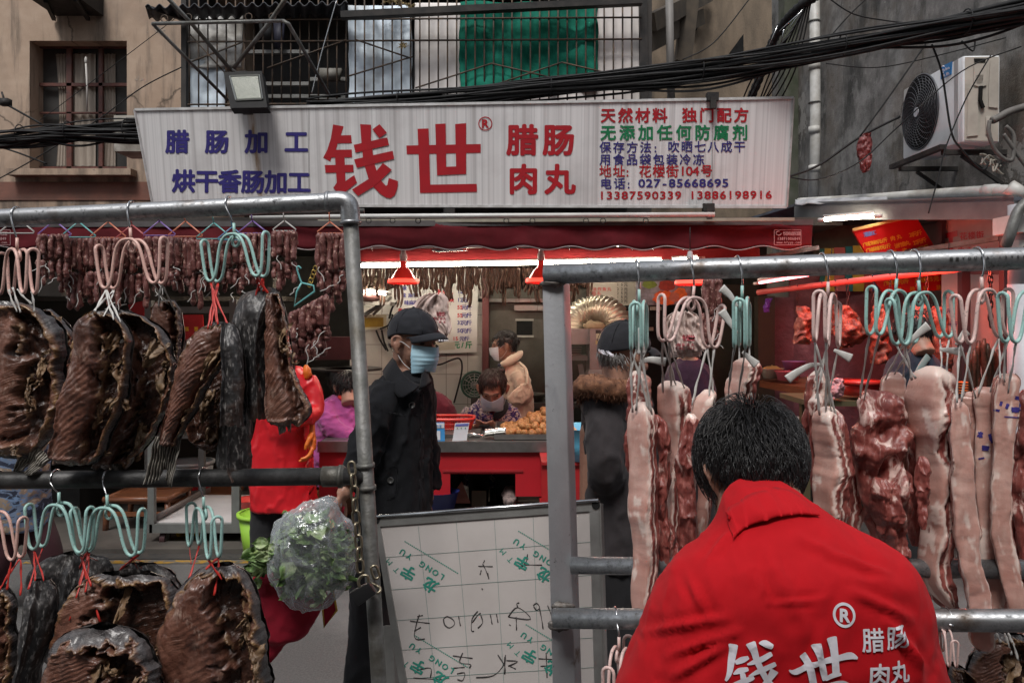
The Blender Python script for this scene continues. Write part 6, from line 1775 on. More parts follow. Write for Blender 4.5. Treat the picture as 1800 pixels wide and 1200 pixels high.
fish('split dried fish with a torn dark belly hanging behind the tan hooded one',[(545,200,224),(556,190,250),(580,190,286),(610,198,302),(640,205,309),(680,210,306),(720,200,292),(760,182,274),(790,176,250),(822,160,222)],2.12,[],TIEW,-.15,0.050,4,flaps=18,tails=[[(196,815),(214,815),(214,850),(197,850)]])
fish('small dark fish piece hanging between two big split fish on white string',[(528,278,306),(545,266,318),(580,268,321),(620,278,319),(650,286,312),(690,292,310)],2.2,[(H_['b'](1,1),(279,540)),(H_['b'](1,-1),(296,535)),(H_['b'](1,1),(308,548)),(H_['b'](1,-1),(292,533))],TIEW,.3,0.036,5,flaps=4)
af = fish('arched dried fish with a grey fan tail, hung on red string from the teal hanger',[(566,372,402),(576,352,408),(592,338,408),(620,322,400),(650,313,385),(690,303,360),(730,293,340),(760,286,322),(785,284,312)],2.03,[(H_['c'](-1,1),(365,578)),(H_['c'](-1,1),(371,572)),(H_['c'](-1,-1),(383,570)),(H_['c'](-1,-1),(401,572)),(H_['c'](-1,-1),(384,592))],TIER,.72,0.036,6,tails=[[(274,766),(316,772),(304,857),(252,852)]],flaps=5,skinw=.14,cavs=.6,lobe=.035)
fish('',[(590,352,400),(640,335,402),(700,315,398),(760,330,392),(790,345,385)],2.13,(),None,-1.5,.04,62,flaps=8,into=af,cavs=1.0)
fish('',[(568,392,410),(580,390,420),(610,391,427),(660,393,431),(710,390,432),(745,388,430)],2.0,(),None,-.45,0.036,63,skin_only=True,into=af)
ff = fish('grey skinned dried fish folded open, nearest the sausage bunch on the top rail',[(506,450,484),(514,430,490),(530,416,492),(560,407,486),(600,404,478),(650,412,474),(700,430,474),(735,440,472)],2.08,[(H_['c'](1,1),(449,520)),(H_['c'](1,1),(463,512)),(H_['c'](1,-1),(470,515)),(H_['c'](1,-1),(496,545)),(H_['c'](1,-1),(456,512))],TIER,.55,0.043,7,skin_only=True,tails=[[(478,695),(515,700),(515,758),(490,766)]])
fish('',[(514,472,490),(540,470,500),(600,468,510),(650,470,518),(690,468,534),(722,464,545),(748,476,524)],2.05,(),None,.2,0.036,64,flaps=5,into=ff,skinw=.07,cavs=.55,lobe=.03,rimk=.8)
fish('folded grey fish piece below the arched fish beside the red apron',[(690,385,418),(720,388,436),(760,385,440),(800,378,441),(826,384,440),(842,402,438)],2.12,[],TIER,0,0.036,8,skin_only=True)
FG2 = FG
fish('dried fish at the lower left edge on the middle rail',[(1030,-30,10),(1050,-60,22),(1100,-70,28),(1150,-70,30),(1230,-70,28)],2.05,[(H_['d'](1,1),(-4,1040)),(H_['d'](1,-1),(12,1036)),(H_['d'](1,1),(36,1046))],TIER,.6,0.043,9,flaps=4)
fish('narrow grey fish seen edge on at the lower left',[(1018,58,86),(1036,46,98),(1080,44,96),(1120,40,88),(1150,42,78),(1180,34,68),(1240,28,66)],2.04,[(H_['e'](-1,1),(50,1035)),(H_['e'](-1,-1),(62,1020)),(H_['e'](-1,-1),(77,1020))],TIER,.1,0.043,10,skin_only=True)
fish('dark scaled fish back arching behind the lower teal hangers',[(972,112,152),(982,82,184),(1004,52,198),(1040,44,202),(1090,40,204),(1150,40,200)],2.2,[(H_['e'](1,1),(140,1000)),(H_['e'](1,-1),(172,985))],TIER,.1,0.036,11,skin_only=True)
fish('dark scaled fish back behind the lower middle, hung on red string',[(991,226,274),(1004,206,300),(1024,198,314),(1060,200,320),(1110,200,320)],2.22,[(H_['f'](1,1),(208,1004)),(H_['f'](1,1),(226,990)),(H_['f'](1,-1),(243,1004)),(H_['f'](1,-1),(246,985))],TIER,.1,0.036,12,skin_only=True)
fish('wide open split fish with a black hollow at the lower left middle',[(1007,180,262),(1016,148,292),(1034,126,310),(1060,112,320),(1100,100,322),(1150,92,316),(1230,88,310)],2.05,[(H_['f'](-1,1),(122,1090)),(H_['f'](-1,1),(134,1050)),(H_['f'](-1,1),(150,1040)),(H_['f'](-1,-1),(176,1092)),(H_['f'](-1,-1),(160,1030))],TIER,-.35,0.065,13,flaps=14,topw=3)
fish('low domed split fish with a red brown rim at the bottom edge of the photo',[(1101,158,204),(1108,124,232),(1124,102,254),(1150,86,270),(1180,80,282),(1250,74,294)],1.92,[],TIER,.0,0.058,14,flaps=8,skinw=.22,rimk=.6,topw=2.2)
fish('big split fish with pale inner meat, right of the lower row beside the leafy bag',[(992,374,408),(1002,350,426),(1022,326,442),(1050,306,454),(1090,288,462),(1120,276,470),(1160,284,474),(1240,288,478)],2.03,[(H_['g'](-1,1),(318,1078)),(H_['g'](-1,-1),(336,990)),(H_['g'](1,1),(376,1046)),(H_['g'](1,1),(362,1000)),(H_['g'](1,-1),(390,1018))],TIER,.12,0.065,15,flaps=20,skinw=.13,topw=2.6,lobe=.05)
FG = 'dried fish under the square post rack'
fish('dark torn dried fish under the square post rack at the bottom right corner',[(1110,1752,1790),(1124,1735,1806),(1150,1712,1822),(1180,1700,1835),(1250,1690,1850)],1.85,[((1750,1108),(1760,1128)),((1766,1112),(1778,1150)),((1772,1112),(1790,1160))],TIEW,-.2,0.043,16,flaps=22,cavs=1.0)
fish('small curled dark fish under the square post rack beside the red jacket',[(1168,1670,1688),(1180,1664,1700),(1200,1668,1712),(1250,1672,1715)],1.8,[],TIEW,0,.04,17,flaps=6)
# --- sausages on wire hangers, left
k = NT('red dried sausage',.5,0,.45)
n1 = k.noise(95,det=3); n2_ = k.noise(24,det=4)
c = k.ramp(n2_,[(.3,(.085,.026,.024)),(.7,(.175,.062,.053))])
c = k.mix(k.ramp(n1,[(.58,0.),(.66,.85)]),c,(.48,.3,.24))
k.col(c).bump(k.math('ADD',n1,k.noise(70,det=5)),.6,.004)
SAUS = k.m
SRAIL = thing('sausage_rail','thin rail behind the round pipe rack carrying the coloured clothes hangers','rail',P(300,380,2.8))
mb = MB(); mb.tube([P(-200,386,2.8),P(640,371,2.8)],.01,8); mb.build('rail',OLDPIPE,SRAIL)
CW = {n: mat('hanger ' + n,c,None,20,.35) for n,c in (('purple',(.22,.13,.4)),('orange',(.6,.2,.12)),('teal',(.14,.42,.42)),('white',(.5,.5,.48)),('red',(.45,.1,.1)),('blue',(.1,.25,.42)))}
def clothes_hanger(label,col,u,vt,w,Y,vr=None,tilt=0):
 c = P(u,vt,Y); hw = w * Y / FPX / 2
 vr = vr if vr is not None else 386 - .0179 * (u + 200)
 rp_ = P(u,vr,Y)
 mb = MB()
 ca,sa = math.cos(tilt),math.sin(tilt)
 T = lambda x,z: c + Vector((x * ca,x * sa * .3,z + x * sa))
 apex = T(0,.055 * w / 60)
 mb.tube([apex,T(-hw,.006),T(-hw * .97,0),T(hw * .97,0),T(hw,.006),apex],.0026,5)
 mb.tube(smooth_path([apex,rp_ + Vector((.0,-.012,-.01)),rp_ + Vector((0,-.008,.008)),rp_ + Vector((0,.004,.012)),rp_ + Vector((0,.012,.004))],4),.0024,5)
 return tag(mb.build('clothes_hanger',CW[col]),label,'hanger','coloured wire clothes hangers')
def bunch(label,u0,u1,vt,vb,n,Y,seed,r=.0096,tilt=0):
 n = int(n * 2.1); u0 -= 3; u1 += 3
 t = thing('sausage_bunch',label,'sausages',P((u0 + u1) / 2,vb,Y),'bunches of red dried sausages on the left')
 q = random.Random(seed)
 for i in range(n):
  f = (i + .5) / n
  u = L2(u0,u1,f) + q.uniform(-1.5,1.5); dv = tilt * (f - .5)
  ln = vb - vt
  for j in range(2):
   a,b = (0,q.uniform(.44,.56)) if j == 0 else (.47,q.uniform(.72,1.06))
   va_,vb_ = vt + dv + ln * a + (2 if j else -3),vt + dv + ln * b + q.uniform(-6,3)
   un = u + q.uniform(-2,2)
   yy = Y - .012 - .014 * (i % 2) + (.01 if j else 0)
   mb = MB(); ph = q.uniform(0,6); m = 14
   pts = [P(L2(u,un,x / m) + 1.2 * math.sin(x * .6 + ph),L2(va_,vb_,x / m),yy + .004 * math.sin(x * .5 + ph)) for x in range(m + 1)]
   rr_ = r * q.uniform(.85,1.1)
   mb.tube(pts,lambda t_: rr_ * (min(1,(.25 + math.sqrt(max(0,min(t_,1 - t_)) * 14)))) * (1 + .08 * math.sin(t_ * 22 + ph) + .06 * math.sin(t_ * 37)),9)
   mb.disp(lambda c,n_: n_ * .0016 * fbm(c * 120))
   mb.build('sausage',SAUS,t)
 mb = MB()
 for i in range(max(2,n // 2)):
  c = P(L2(u0,u1,q.random()),L2(vt,vb,q.uniform(.4,1)),Y - .03); d = Vector((q.uniform(-.03,.03),-.006,q.uniform(-.05,-.01)))
  mb.tube(smooth_path([c - d * .3 + Vector((.01,0,0)),c,c + d * .5 + Vector((.006,0,0)),c + d],4),.0013,4)
 mb.build('string_end',TIEW,t)
 return t
bl = [('leftmost sausage bunch behind the pink hangers',68,118,414,498,4,2.8),('sausage bunch in front of the purple hanger, second from the left',112,164,420,538,5,2.85),('short sausage bunch framed by the left half of the broadside pink hanger',162,206,420,536,4,2.8),('sausage bunch framed by the broadside pink hanger',206,256,424,540,5,2.85),('sausage bunch right of the broadside pink hanger',258,302,418,524,4,2.75),('short sausage bunch on an orange hanger left of the teal meat hanger',306,340,420,520,3,2.85),('sausage bunch framed by the left half of the teal meat hanger',334,372,424,536,4,2.8),('sausage bunch framed by the teal meat hanger',374,424,426,520,5,2.85),('thin sausage bunch right of the teal meat hanger under the awning',428,462,412,516,3,2.75),('narrow peaked sausage bunch left of the yellow chain',484,518,408,512,3,2.7),('long sausage bunch just left of the round pipe rack post',560,604,412,540,4,2.6)]
for i,(lb_,a,b,vt,vb,n,Y) in enumerate(bl):
 bunch(lb_,a,b,vt,vb,n,Y,30 + i)
bunch('nearest sausage bunch, hung low on a tilted teal clothes hanger beside the maroon panel',514,574,535,640,6,2.45,60,.0108,-34)
for lb_,col,u,vt,w in (('white clothes hanger at the far left under the top rail','white',30,410,60),('purple clothes hanger over the leftmost sausage bunch','purple',96,414,58),('teal clothes hanger over the second sausage bunch','teal',138,417,60),('orange clothes hanger behind the broadside pink meat hanger','orange',190,418,62),('red clothes hanger right behind the arch of the broadside pink meat hanger','red',232,420,54),('purple clothes hanger right of the broadside pink meat hanger','purple',280,414,56),('orange clothes hanger left of the teal meat hanger','orange',326,416,60),('teal clothes hanger behind the teal meat hanger','teal',376,420,62),('blue clothes hanger over the sausage bunch framed by the teal meat hanger','blue',408,422,50),('purple clothes hanger right of the teal meat hanger','purple',444,410,48),('white clothes hanger on the narrow peaked bunch','white',500,406,40),('orange clothes hanger on the long bunch beside the left post','orange',580,410,44)):
 clothes_hanger(lb_,col,u,vt,w,2.8)
mb = MB(); Y = 2.45
mb.tube([P(530,497,Y),P(522,512,Y),P(517,538,Y),P(553,512,Y),P(551,502,Y),P(530,497,Y)],.0032,6); mb.tube(smooth_path([P(530,497,Y),P(526,486,Y),P(522,472,Y),P(525,468,Y),P(529,472,Y)],5),.0028,6)
tag(mb.build('clothes_hanger',CW['teal']),'tilted teal clothes hanger carrying the nearest low sausage bunch','hanger','coloured wire clothes hangers')
mb = MB()
for q in range(5):
 c = P(544 + q * 2.5,500 - q * 7,2.5); mb.tube([c + Vector((.006 * math.cos(a),.003 * math.cos(a) * (q % 2),.009 * math.sin(a))) for a in [x * math.pi / 5 for x in range(10)]],.0018,4,closed=True)
tag(mb.build('brass_chain',mat('brass',(.5,.36,.1),None,20,.3,.9)),'short brass chain above the tilted teal clothes hanger','chain')
# --- fresh pork
k = NT('fresh pork',.36,0,.5)
me_,s_a,t_a,top_ = k.attr('meat'),k.attr('s'),k.attr('t'),k.attr('fat')
big = k.noise(13,det=6,dist=.8); fine = k.noise(85,det=6); gr = k.noise(1,k.scale((110,60,20)),det=8,rough=.7)
fatn = k.noise(1,k.scale((24,24,8)),det=5,dist=1.2)
skinc = k.ramp(k.noise(11,det=6),[(.3,(.48,.24,.195)),(.55,(.59,.35,.295)),(.75,(.68,.47,.41))])
skinc = k.mix(k.ramp(k.noise(4.5,det=7),[(.46,0.),(.66,.6)]),skinc,(.4,.17,.135))
skinc = k.mix(k.ramp(k.noise(1,k.scale((50,50,9)),det=6),[(.5,0.),(.72,.35)]),skinc,(.72,.54,.46))
skinc = k.mix(k.ramp(fine,[(.55,0.),(.75,.18)]),skinc,(.42,.24,.2))
meatc = k.ramp(gr,[(.3,(.15,.03,.025)),(.5,(.26,.07,.058)),(.7,(.4,.15,.125))])
meatc = k.mix(k.ramp(big,[(.5,0.),(.66,.7)]),meatc,(.12,.022,.02))
meatc = k.mix(k.ramp(fatn,[(.55,0.),(.63,.85)]),meatc,(.74,.55,.49))
c = k.mix(me_,skinc,meatc)
c = k.mix(top_,c,(.82,.69,.62))
k.col(c)
k.b.inputs['Subsurface Weight'].default_value = .12
k.b.inputs['Subsurface Radius'].default_value = (.012,.004,.003)
k.b.inputs['Subsurface Scale'].default_value = 1.0
k.rough(k.ramp(fine,[(.3,.26),(.7,.5)]))
k.b.inputs['Coat Weight'].default_value = .15; k.b.inputs['Coat Roughness'].default_value = .25
k.bump(k.math('ADD',k.math('MULTIPLY',k.math('ADD',gr,fatn),me_),k.math('MULTIPLY',fine,.5)),.5,.004)
PORK = k.m
PG = 'fresh pork strips on the square post rack'
STAMP = mat('violet ink stamp',(.03,.02,.16),(.05,.035,.24),60,.6)
def pork(label,rows,Y,th=.022,skin=.0,flip=1,ties=(),seed=0,top=.06,lump_=.004,wave_=.17,meat=1.0,tiem=None,fold=0.,nu=64,nt=110,name='pork_strip'):
 """a cut belly strip: a slab turned so that the rind face and the layered cut face both show"""
 v0,v1 = rows[0][0],rows[-1][0]
 rows = [(r[0],r[1] - 1.5,r[2] + 1.5) for r in rows]
 um = sum((r[1] + r[2]) / 2 for r in rows) / len(rows)
 t = thing(name,label,'pork',P(um,v1,Y),PG)
 S_ = Vector((seed * 2.3,seed * 5.1,seed * .7))
 asp = (v1 - v0)
 lean = skin <= -.5
 B = .75
 cc_ = max(-.35,min(.62,skin - .22))
 tan_ = (1 - cc_) / (B * (1 + cc_)) if not lean else .45
 phi0 = math.atan(tan_) * flip
 lump_ = min(lump_,.022)
 def loc(a,w):
  an = a * 2 * math.pi; ca,sa = math.cos(an),math.sin(an); q = 7. if not lean else 3.4
  k_ = 1 / ((abs(ca) ** q + abs(sa) ** q) ** (1 / q))
  return ca * k_,sa * k_
 def layer(a,w):
  x,y = loc(a,w)
  return y + wave_ * (fbm(Vector((w * 5,seed,x)),3) * 2 + .8 * fbm(Vector((w * 24,seed,4 + x)),3))
 def meatf(a,w):
  l = layer(a,w)
  tp = sm(top * .7,top * 1.5,w + .03 * fbm(Vector((a * 7,seed,1)))) if top else 1
  if lean: return tp * meat
  return (sm(.55,.47,l) * (1 - sm(.06,.0,l) * sm(-.2,-.12,l))) * tp
 def fatf(a,w):
  l = layer(a,w)
  if lean: return (1 - sm(top * .5,top * 1.2,w)) * .7 if top else 0
  return max((1 - meatf(a,w)) * sm(.9,.8,l) * .8,(1 - sm(top * .5,top * 1.2,w)) * .6 if top else 0)
 def fn(a,w):
  v = L2(v0,v1,w); l,r_ = interp(rows,v)
  dw = (r_ - l) * .5; l += dw * .2 * fbm(Vector((w * 5,seed,11)),3); r_ += dw * .24 * fbm(Vector((w * 6,seed,17)),3)
  x,y = loc(a,w)
  phi = phi0 + .25 * fbm(Vector((w * 2.2,seed,8)),2)
  cp_,sp_ = math.cos(phi),math.sin(phi)
  ext = abs(cp_) + B * abs(sp_)
  s = (x * cp_ - y * B * sp_) / ext
  cap = max(.1,min(1,math.sqrt(max(0,w * asp / 13)),math.sqrt(max(0,(1 - w) * asp / 13))))
  hw = (r_ - l) / 2
  p = P((l + r_) / 2 + s * hw * (.6 + .4 * cap),v,Y)
  qv = p + S_
  d = (x * sp_ + y * B * cp_) / ext * hw * Y / FPX * (.35 + .65 * cap) * (1 if not lean else 1.1)
  d += lump_ * .9 * fbm(Vector((qv.x * 9,qv.y * 9,qv.z * 4.5)),3) + .12 * lump_ * fbm(qv * 45)
  mk = meatf(a,w)
  d += mk * (.0035 + .5 * lump_) * (1 - 2 * min(1,1.6 * abs(fbm(Vector((qv.x * 26,qv.y * 20,qv.z * 9)),4))))
  d -= .0016 * math.exp(-((fbm(Vector((qv.x * 3,qv.z * 7,seed)),2)) / .02) ** 2) * (1 - mk)
  if fold: d += fold * .014 * math.sin(w * 26 + s * 2.5 + seed) * sm(.05,.2,w) * (1 if lean else .4)
  return p + Vector((lump_ * .35 * fbm(qv * 12 + Vector((3,3,3))),-d,lump_ * .3 * fbm(qv * 18)))
 mb = MB()
 mb.grid(fn,nu,nt,at={'meat': meatf,'fat': fatf,'s': lambda a,w: math.cos(a * 6.283),'t': lambda a,w: w},closed_u=True)
 mb.f.append(tuple(range(nu))[::-1]); mb.mi.append(0)
 mb.f.append(tuple(range(nt * nu,(nt + 1) * nu))); mb.mi.append(0)
 body = mb.build('slab',PORK,t)
 if ties:
  mb = MB()
  for i,(a,b) in enumerate(ties):
   a = a if isinstance(a,Vector) else P(*a,Y - .02)
   ribbon(mb,a,P(*b,Y - .016),.0032,10,.0015 * (i % 3 - 1),0,seed + i)
  mb.build('string',TIEW,t)
 return t,body,mb
def stamp(parent,body,quads,Y):
 dg = bpy.context.evaluated_depsgraph_get(); dg.update()
 bvh = BVHTree.FromPolygons([v.co + ORG[parent.name] for v in body.data.vertices],[tuple(p.vertices) for p in body.data.polygons])
 mb = MB()
 for (u,v,w,h,ro) in quads:
  n = 9
  def fn(a,b):
   x,y = (a - .5) * w * (1 + .4 * fbm(Vector((b * 3,u,v)))),(b - .5) * h * (1 + .3 * fbm(Vector((a * 3,v,u))))
   uu,vv = u + x * math.cos(ro) - y * math.sin(ro),v + x * math.sin(ro) + y * math.cos(ro)
   o = P(uu,vv,.8)
   hit = bvh.ray_cast(Vector((P(uu,vv,Y).x,.5,P(uu,vv,Y).z)),Vector((0,1,0)))
   p = hit[0] if hit[0] is not None else P(uu,vv,Y)
   return p + Vector((0,-.0012,0))
  mb.grid(fn,n,n)
 mb.build('ink_stamp',STAMP,parent)
HB = H_
yy = lambda u: 1 / L2(1 / YR0,1 / YR1,(u - 960) / 840)
pork('pork strip with brown red meat partly hidden right beside the square post',[(652,1108,1132),(668,1100,1144),(720,1098,1150),(780,1096,1140),(830,1098,1130)],1.93,.02,-.2,-1,[(HB['h'](1,1),(1106,672)),(HB['h'](1,-1),(1116,668))],1,.03)
pork('long pale pork strip with a white folded top beside the square post',[(706,1118,1140),(716,1110,1146),(740,1104,1152),(780,1103,1156),(830,1104,1158),(900,1106,1158),(950,1110,1158),(1000,1110,1156),(1050,1110,1150),(1085,1112,1146)],1.83,.026,.25,1,[(HB['h'](-1,1),(1112,725)),(HB['h'](-1,-1),(1118,722)),(HB['h'](-1,1),(1141,722)),(HB['h'](-1,-1),(1146,728))],2,.055,fold=.3)
pork('dark red meat lobe beside the pale folded strip near the square post',[(728,1146,1160),(740,1143,1172),(765,1150,1178),(800,1156,1180),(860,1150,1178),(930,1152,1176),(990,1156,1178),(1020,1160,1172)],1.86,.022,-1.2,1,[],3,.0,.014,meat=1.0)
pork('pork strip with a red eye of meat hanging under the pale pink hanger',[(669,1166,1196),(678,1158,1208),(700,1157,1213),(740,1160,1214),(790,1170,1206),(840,1172,1200),(900,1170,1196),(970,1172,1192),(1010,1175,1188)],1.9,.022,-.35,1,[(HB['i'](-1,1),(1166,690)),(HB['i'](-1,-1),(1180,684)),(HB['i'](-1,1),(1190,684)),(HB['i'](-1,-1),(1206,690))],5,.045)
pork('pale pork piece with grey pink skin left of the black haired man',[(684,1234,1258),(694,1226,1264),(705,1218,1264),(730,1212,1262),(770,1214,1260),(820,1224,1256),(880,1226,1250),(960,1222,1246)],1.86,.024,.55,1,[(HB['i'](1,1),(1216,712)),(HB['i'](1,-1),(1246,700)),(HB['i'](1,1),(1256,712))],6,.03)
pork('red and fat streaked pork strip between the pale strips left of the black haired man',[(728,1206,1222),(745,1200,1232),(790,1190,1226),(840,1188,1222),(900,1190,1224),(960,1196,1222),(990,1200,1215)],1.82,.02,-.5,1,[],7,.03,.012)
pork('rounded pork piece with bone hollow directly above the black haired man',[(628,1298,1322),(636,1288,1332),(655,1283,1335),(680,1280,1326),(710,1278,1330),(760,1274,1334),(830,1280,1330)],1.84,.03,.05,1,[(HB['j'](-1,1),(1280,700)),(HB['j'](-1,-1),(1296,705)),(HB['j'](1,1),(1298,690)),(HB['j'](1,-1),(1322,702))],8,.04,.013)
pork('brown red pork strip behind the middle pair right of the black haired man',[(652,1424,1452),(662,1416,1458),(700,1410,1456),(750,1404,1450),(790,1402,1442),(830,1410,1432)],1.86,.02,-.1,-1,[(HB['k'](1,1),(1424,700)),(HB['k'](1,-1),(1453,716))],9,.03)
pork('pork strip with a cut square top standing behind the cone shaped one',[(692,1428,1446),(702,1420,1452),(740,1418,1450),(800,1422,1450),(860,1426,1450),(900,1430,1446)],1.82,.02,-.3,-1,[(HB['k'](1,1),(1432,716))],10,.05)
pork('cone shaped pork strip with a wide white fat edge and oval red face',[(714,1444,1466),(722,1436,1474),(740,1431,1480),(780,1434,1490),(830,1436,1492),(880,1434,1488),(930,1440,1482),(965,1450,1474)],1.76,.026,-.1,1,[(HB['k'](-1,1),(1441,730)),(HB['k'](-1,-1),(1452,726)),(HB['k'](-1,1),(1473,742)),(HB['k'](-1,-1),(1462,730))],11,.035)
pork('ragged knobbly lean pork piece bulging in the middle of the square post rack',[(684,1520,1560),(700,1506,1580),(730,1500,1592),(765,1496,1596),(800,1492,1592),(840,1498,1598),(880,1508,1602),(930,1525,1598),(965,1545,1592),(990,1566,1588)],1.78,.035,-.75,1,[(HB['l'](-1,1),(1512,700)),(HB['l'](-1,-1),(1518,705))],12,.0,.02,.3,fold=.6)
pork('rounded pale pork slab behind the ragged lean piece',[(654,1562,1584),(664,1554,1591),(700,1548,1592),(760,1546,1594),(820,1556,1594),(870,1560,1590)],1.83,.024,1.3,1,[(HB['l'](1,1),(1556,668)),(HB['l'](1,-1),(1572,658)),(HB['l'](1,1),(1588,662))],13,.0)
pork('hanging lean strip with white sinew below the ragged piece',[(840,1526,1560),(870,1522,1580),(910,1530,1592),(950,1545,1596),(985,1570,1596),(1010,1584,1594)],1.75,.02,-.9,1,[],14,.0,.016,.5)
pork('big flat topped pork slab with a square lean patch under the touching teal pair',[(645,1624,1654),(654,1612,1664),(680,1605,1672),(720,1604,1678),(760,1608,1676),(800,1616,1674),(850,1626,1678),(900,1622,1676),(950,1622,1668),(1000,1624,1664),(1040,1640,1676),(1066,1660,1684)],1.73,.03,-.15,1,[(HB['m'](-1,1),(1610,665)),(HB['m'](-1,-1),(1603,668)),(HB['m'](1,1),(1655,664)),(HB['m'](1,-1),(1664,672))],15,.05,.012,.3,fold=.35)
pork('small red meat tongue in front of the big flat topped slab',[(803,1616,1628),(812,1612,1634),(850,1610,1634),(890,1612,1630),(930,1616,1626)],1.68,.014,-.8,1,[],16,.0,.01)
pork('very long pale skinned pork strip reaching down past the lower rail',[(700,1678,1692),(720,1672,1702),(780,1670,1706),(850,1674,1712),(920,1678,1722),(980,1684,1724),(1030,1696,1732),(1080,1704,1744),(1120,1706,1750),(1142,1712,1748)],1.67,.024,1.4,1,[(HB['n'](-1,1),(1682,708)),(HB['n'](-1,-1),(1690,706))],17,.0,.011,fold=.3)
t,body,_ = pork('grey pink pork strip with violet ink stamps, left of the stamped pair',[(680,1716,1748),(690,1712,1754),(740,1712,1752),(800,1712,1748),(860,1713,1746),(940,1716,1766),(1020,1722,1776),(1085,1734,1778)],1.74,.02,1.4,1,[(HB['n'](1,1),(1720,692)),(HB['n'](1,-1),(1740,690)),(HB['n'](-1,1),(1715,700))],18,.0)
stamp(t,body,[(1717,762,7,10,.2),(1732,768,5,16,-.25),(1738,750,9,5,.3),(1724,785,10,9,.1),(1718,803,9,2.5,-.3),(1737,760,6,7,.8),(1739,793,8,1.6,-.5)],1.74)
t,body,_ = pork('pale square topped pork strip with violet ink stamps at the right',[(655,1757,1788),(662,1754,1790),(700,1751,1789),(740,1745,1785),(800,1744,1778),(850,1742,1776),(920,1742,1778),(980,1750,1786),(1040,1764,1796),(1090,1776,1806),(1112,1784,1800)],1.69,.022,.8,1,[(HB['o'](-1,1),(1766,672)),(HB['o'](-1,-1),(1772,690)),(HB['n'](1,1),(1758,664))],19,.0,.009)
stamp(t,body,[(1762,712,5,9,.4),(1776,718,15,9,.0),(1780,698,10,6,.2),(1753,708,4,8,.3),(1770,731,26,1.8,.05),(1785,710,4,6,0),(1748,720,5,4,.2)],1.69)
pork('double edged pale fat strip between the big slab and the stamped strips',[(688,1694,1708),(700,1690,1712),(740,1690,1714),(780,1696,1716),(830,1700,1716)],1.76,.02,1.3,1,[],20,.0)
pork('dark red pork piece at the right edge of the photo',[(684,1786,1808),(700,1782,1822),(760,1784,1830),(850,1780,1834),(950,1786,1836),(1030,1792,1830),(1080,1800,1822)],1.78,.026,-1.0,1,[],21,.0,.016)
pork('lean pork strip hanging behind the big flat topped slab and the long pale strip',[(860,1640,1662),(920,1632,1672),(1000,1620,1662),(1050,1640,1682),(1068,1655,1685)],1.8,.02,-.6,1,[],22,.0,.013)
pork('shadowed lean pork piece low behind the strips at the left of the red jacket',[(900,1130,1175),(960,1140,1195),(1010,1150,1200),(1050,1160,1190)],1.88,.02,-.8,1,[],23,.0,.013)
pork('shadowed lean slab behind the ragged lean piece and the flat topped slab',[(690,1590,1618),(740,1584,1630),(850,1588,1640),(930,1592,1632),(960,1600,1622)],1.88,.02,-.7,1,[],24,.04)
pork('shadowed rind strip glimpsed between the long pale strip and the stamped ones',[(720,1698,1722),(800,1700,1722),(900,1704,1730),(1000,1714,1736),(1060,1722,1738)],1.84,.02,.3,1,[],25,.0)
pork('shadowed lean strip behind the lower halves of the stamped strips',[(760,1765,1790),(860,1766,1796),(960,1770,1800),(1060,1776,1800)],1.82,.02,-.7,1,[],26,.0)
pork('narrow layered strip behind the cone shaped strip and the ragged piece',[(780,1484,1506),(850,1486,1512),(920,1484,1516),(980,1488,1510)],1.84,.02,-.2,-1,[],27,.0)
pork('rind edged strip close behind the pork with the red eye of meat',[(700,1208,1222),(780,1206,1224),(880,1206,1224),(980,1208,1220)],1.9,.02,.2,-1,[],28,.04)
SB = 'loose white string tails tied to the square post rack hangers'
for lb_,pts,Y in (('broad white string tail sticking out left below the edge on pale pink hanger',[(1446,641),(1425,642),(1400,655),(1384,667)],1.76),('broken white string tail pointing right below the edge on pale pink hanger',[(1466,615),(1480,622),(1496,630)],1.76),('white string tail pointing up right at the touching teal pair',[(1592,608),(1612,588),(1632,572)],1.73),('flat white string tail pointing right above the flat topped slab',[(1652,614),(1672,616),(1692,618)],1.73),('white string tail left of the edge on teal hanger above the black haired man',[(1296,540),(1284,520),(1268,506)],1.8),('second white string tail left of the edge on teal hanger above the black haired man',[(1296,586),(1284,568),(1268,546)],1.8),('white string tail curling right of the leftmost teal hanger of the square post rack',[(1124,640),(1140,632),(1170,636)],1.86),('short white string strip inside the leftmost teal hanger of the square post rack',[(1124,576),(1127,600),(1128,622)],1.87),('white string tail pointing down right above the pork over the black haired man',[(1305,618),(1318,630),(1330,641)],1.8),('white string tail pointing up right at the pale pink hanger before the pink wall',[(1680,606),(1692,590),(1700,582)],1.72)):
 mb = MB(); mb.tube(smooth_path([P(a,b,Y - .03) for a,b in pts],5),lambda t: .003 + .0075 * t,8,flat=(.25,(0,1,0))); tag(mb.build('string_tail',TIEW),lb_,'string',SB)
k = NT('thin bag film',.35,0,.5)
k.col(k.ramp(k.noise(10,det=5),[(.3,(.6,.47,.42)),(.7,(.7,.55,.5))])).bump(k.noise(20,det=6,dist=1),.25,.01)
k.b.inputs['Transmission Weight'].default_value = .15
FILM = k.m
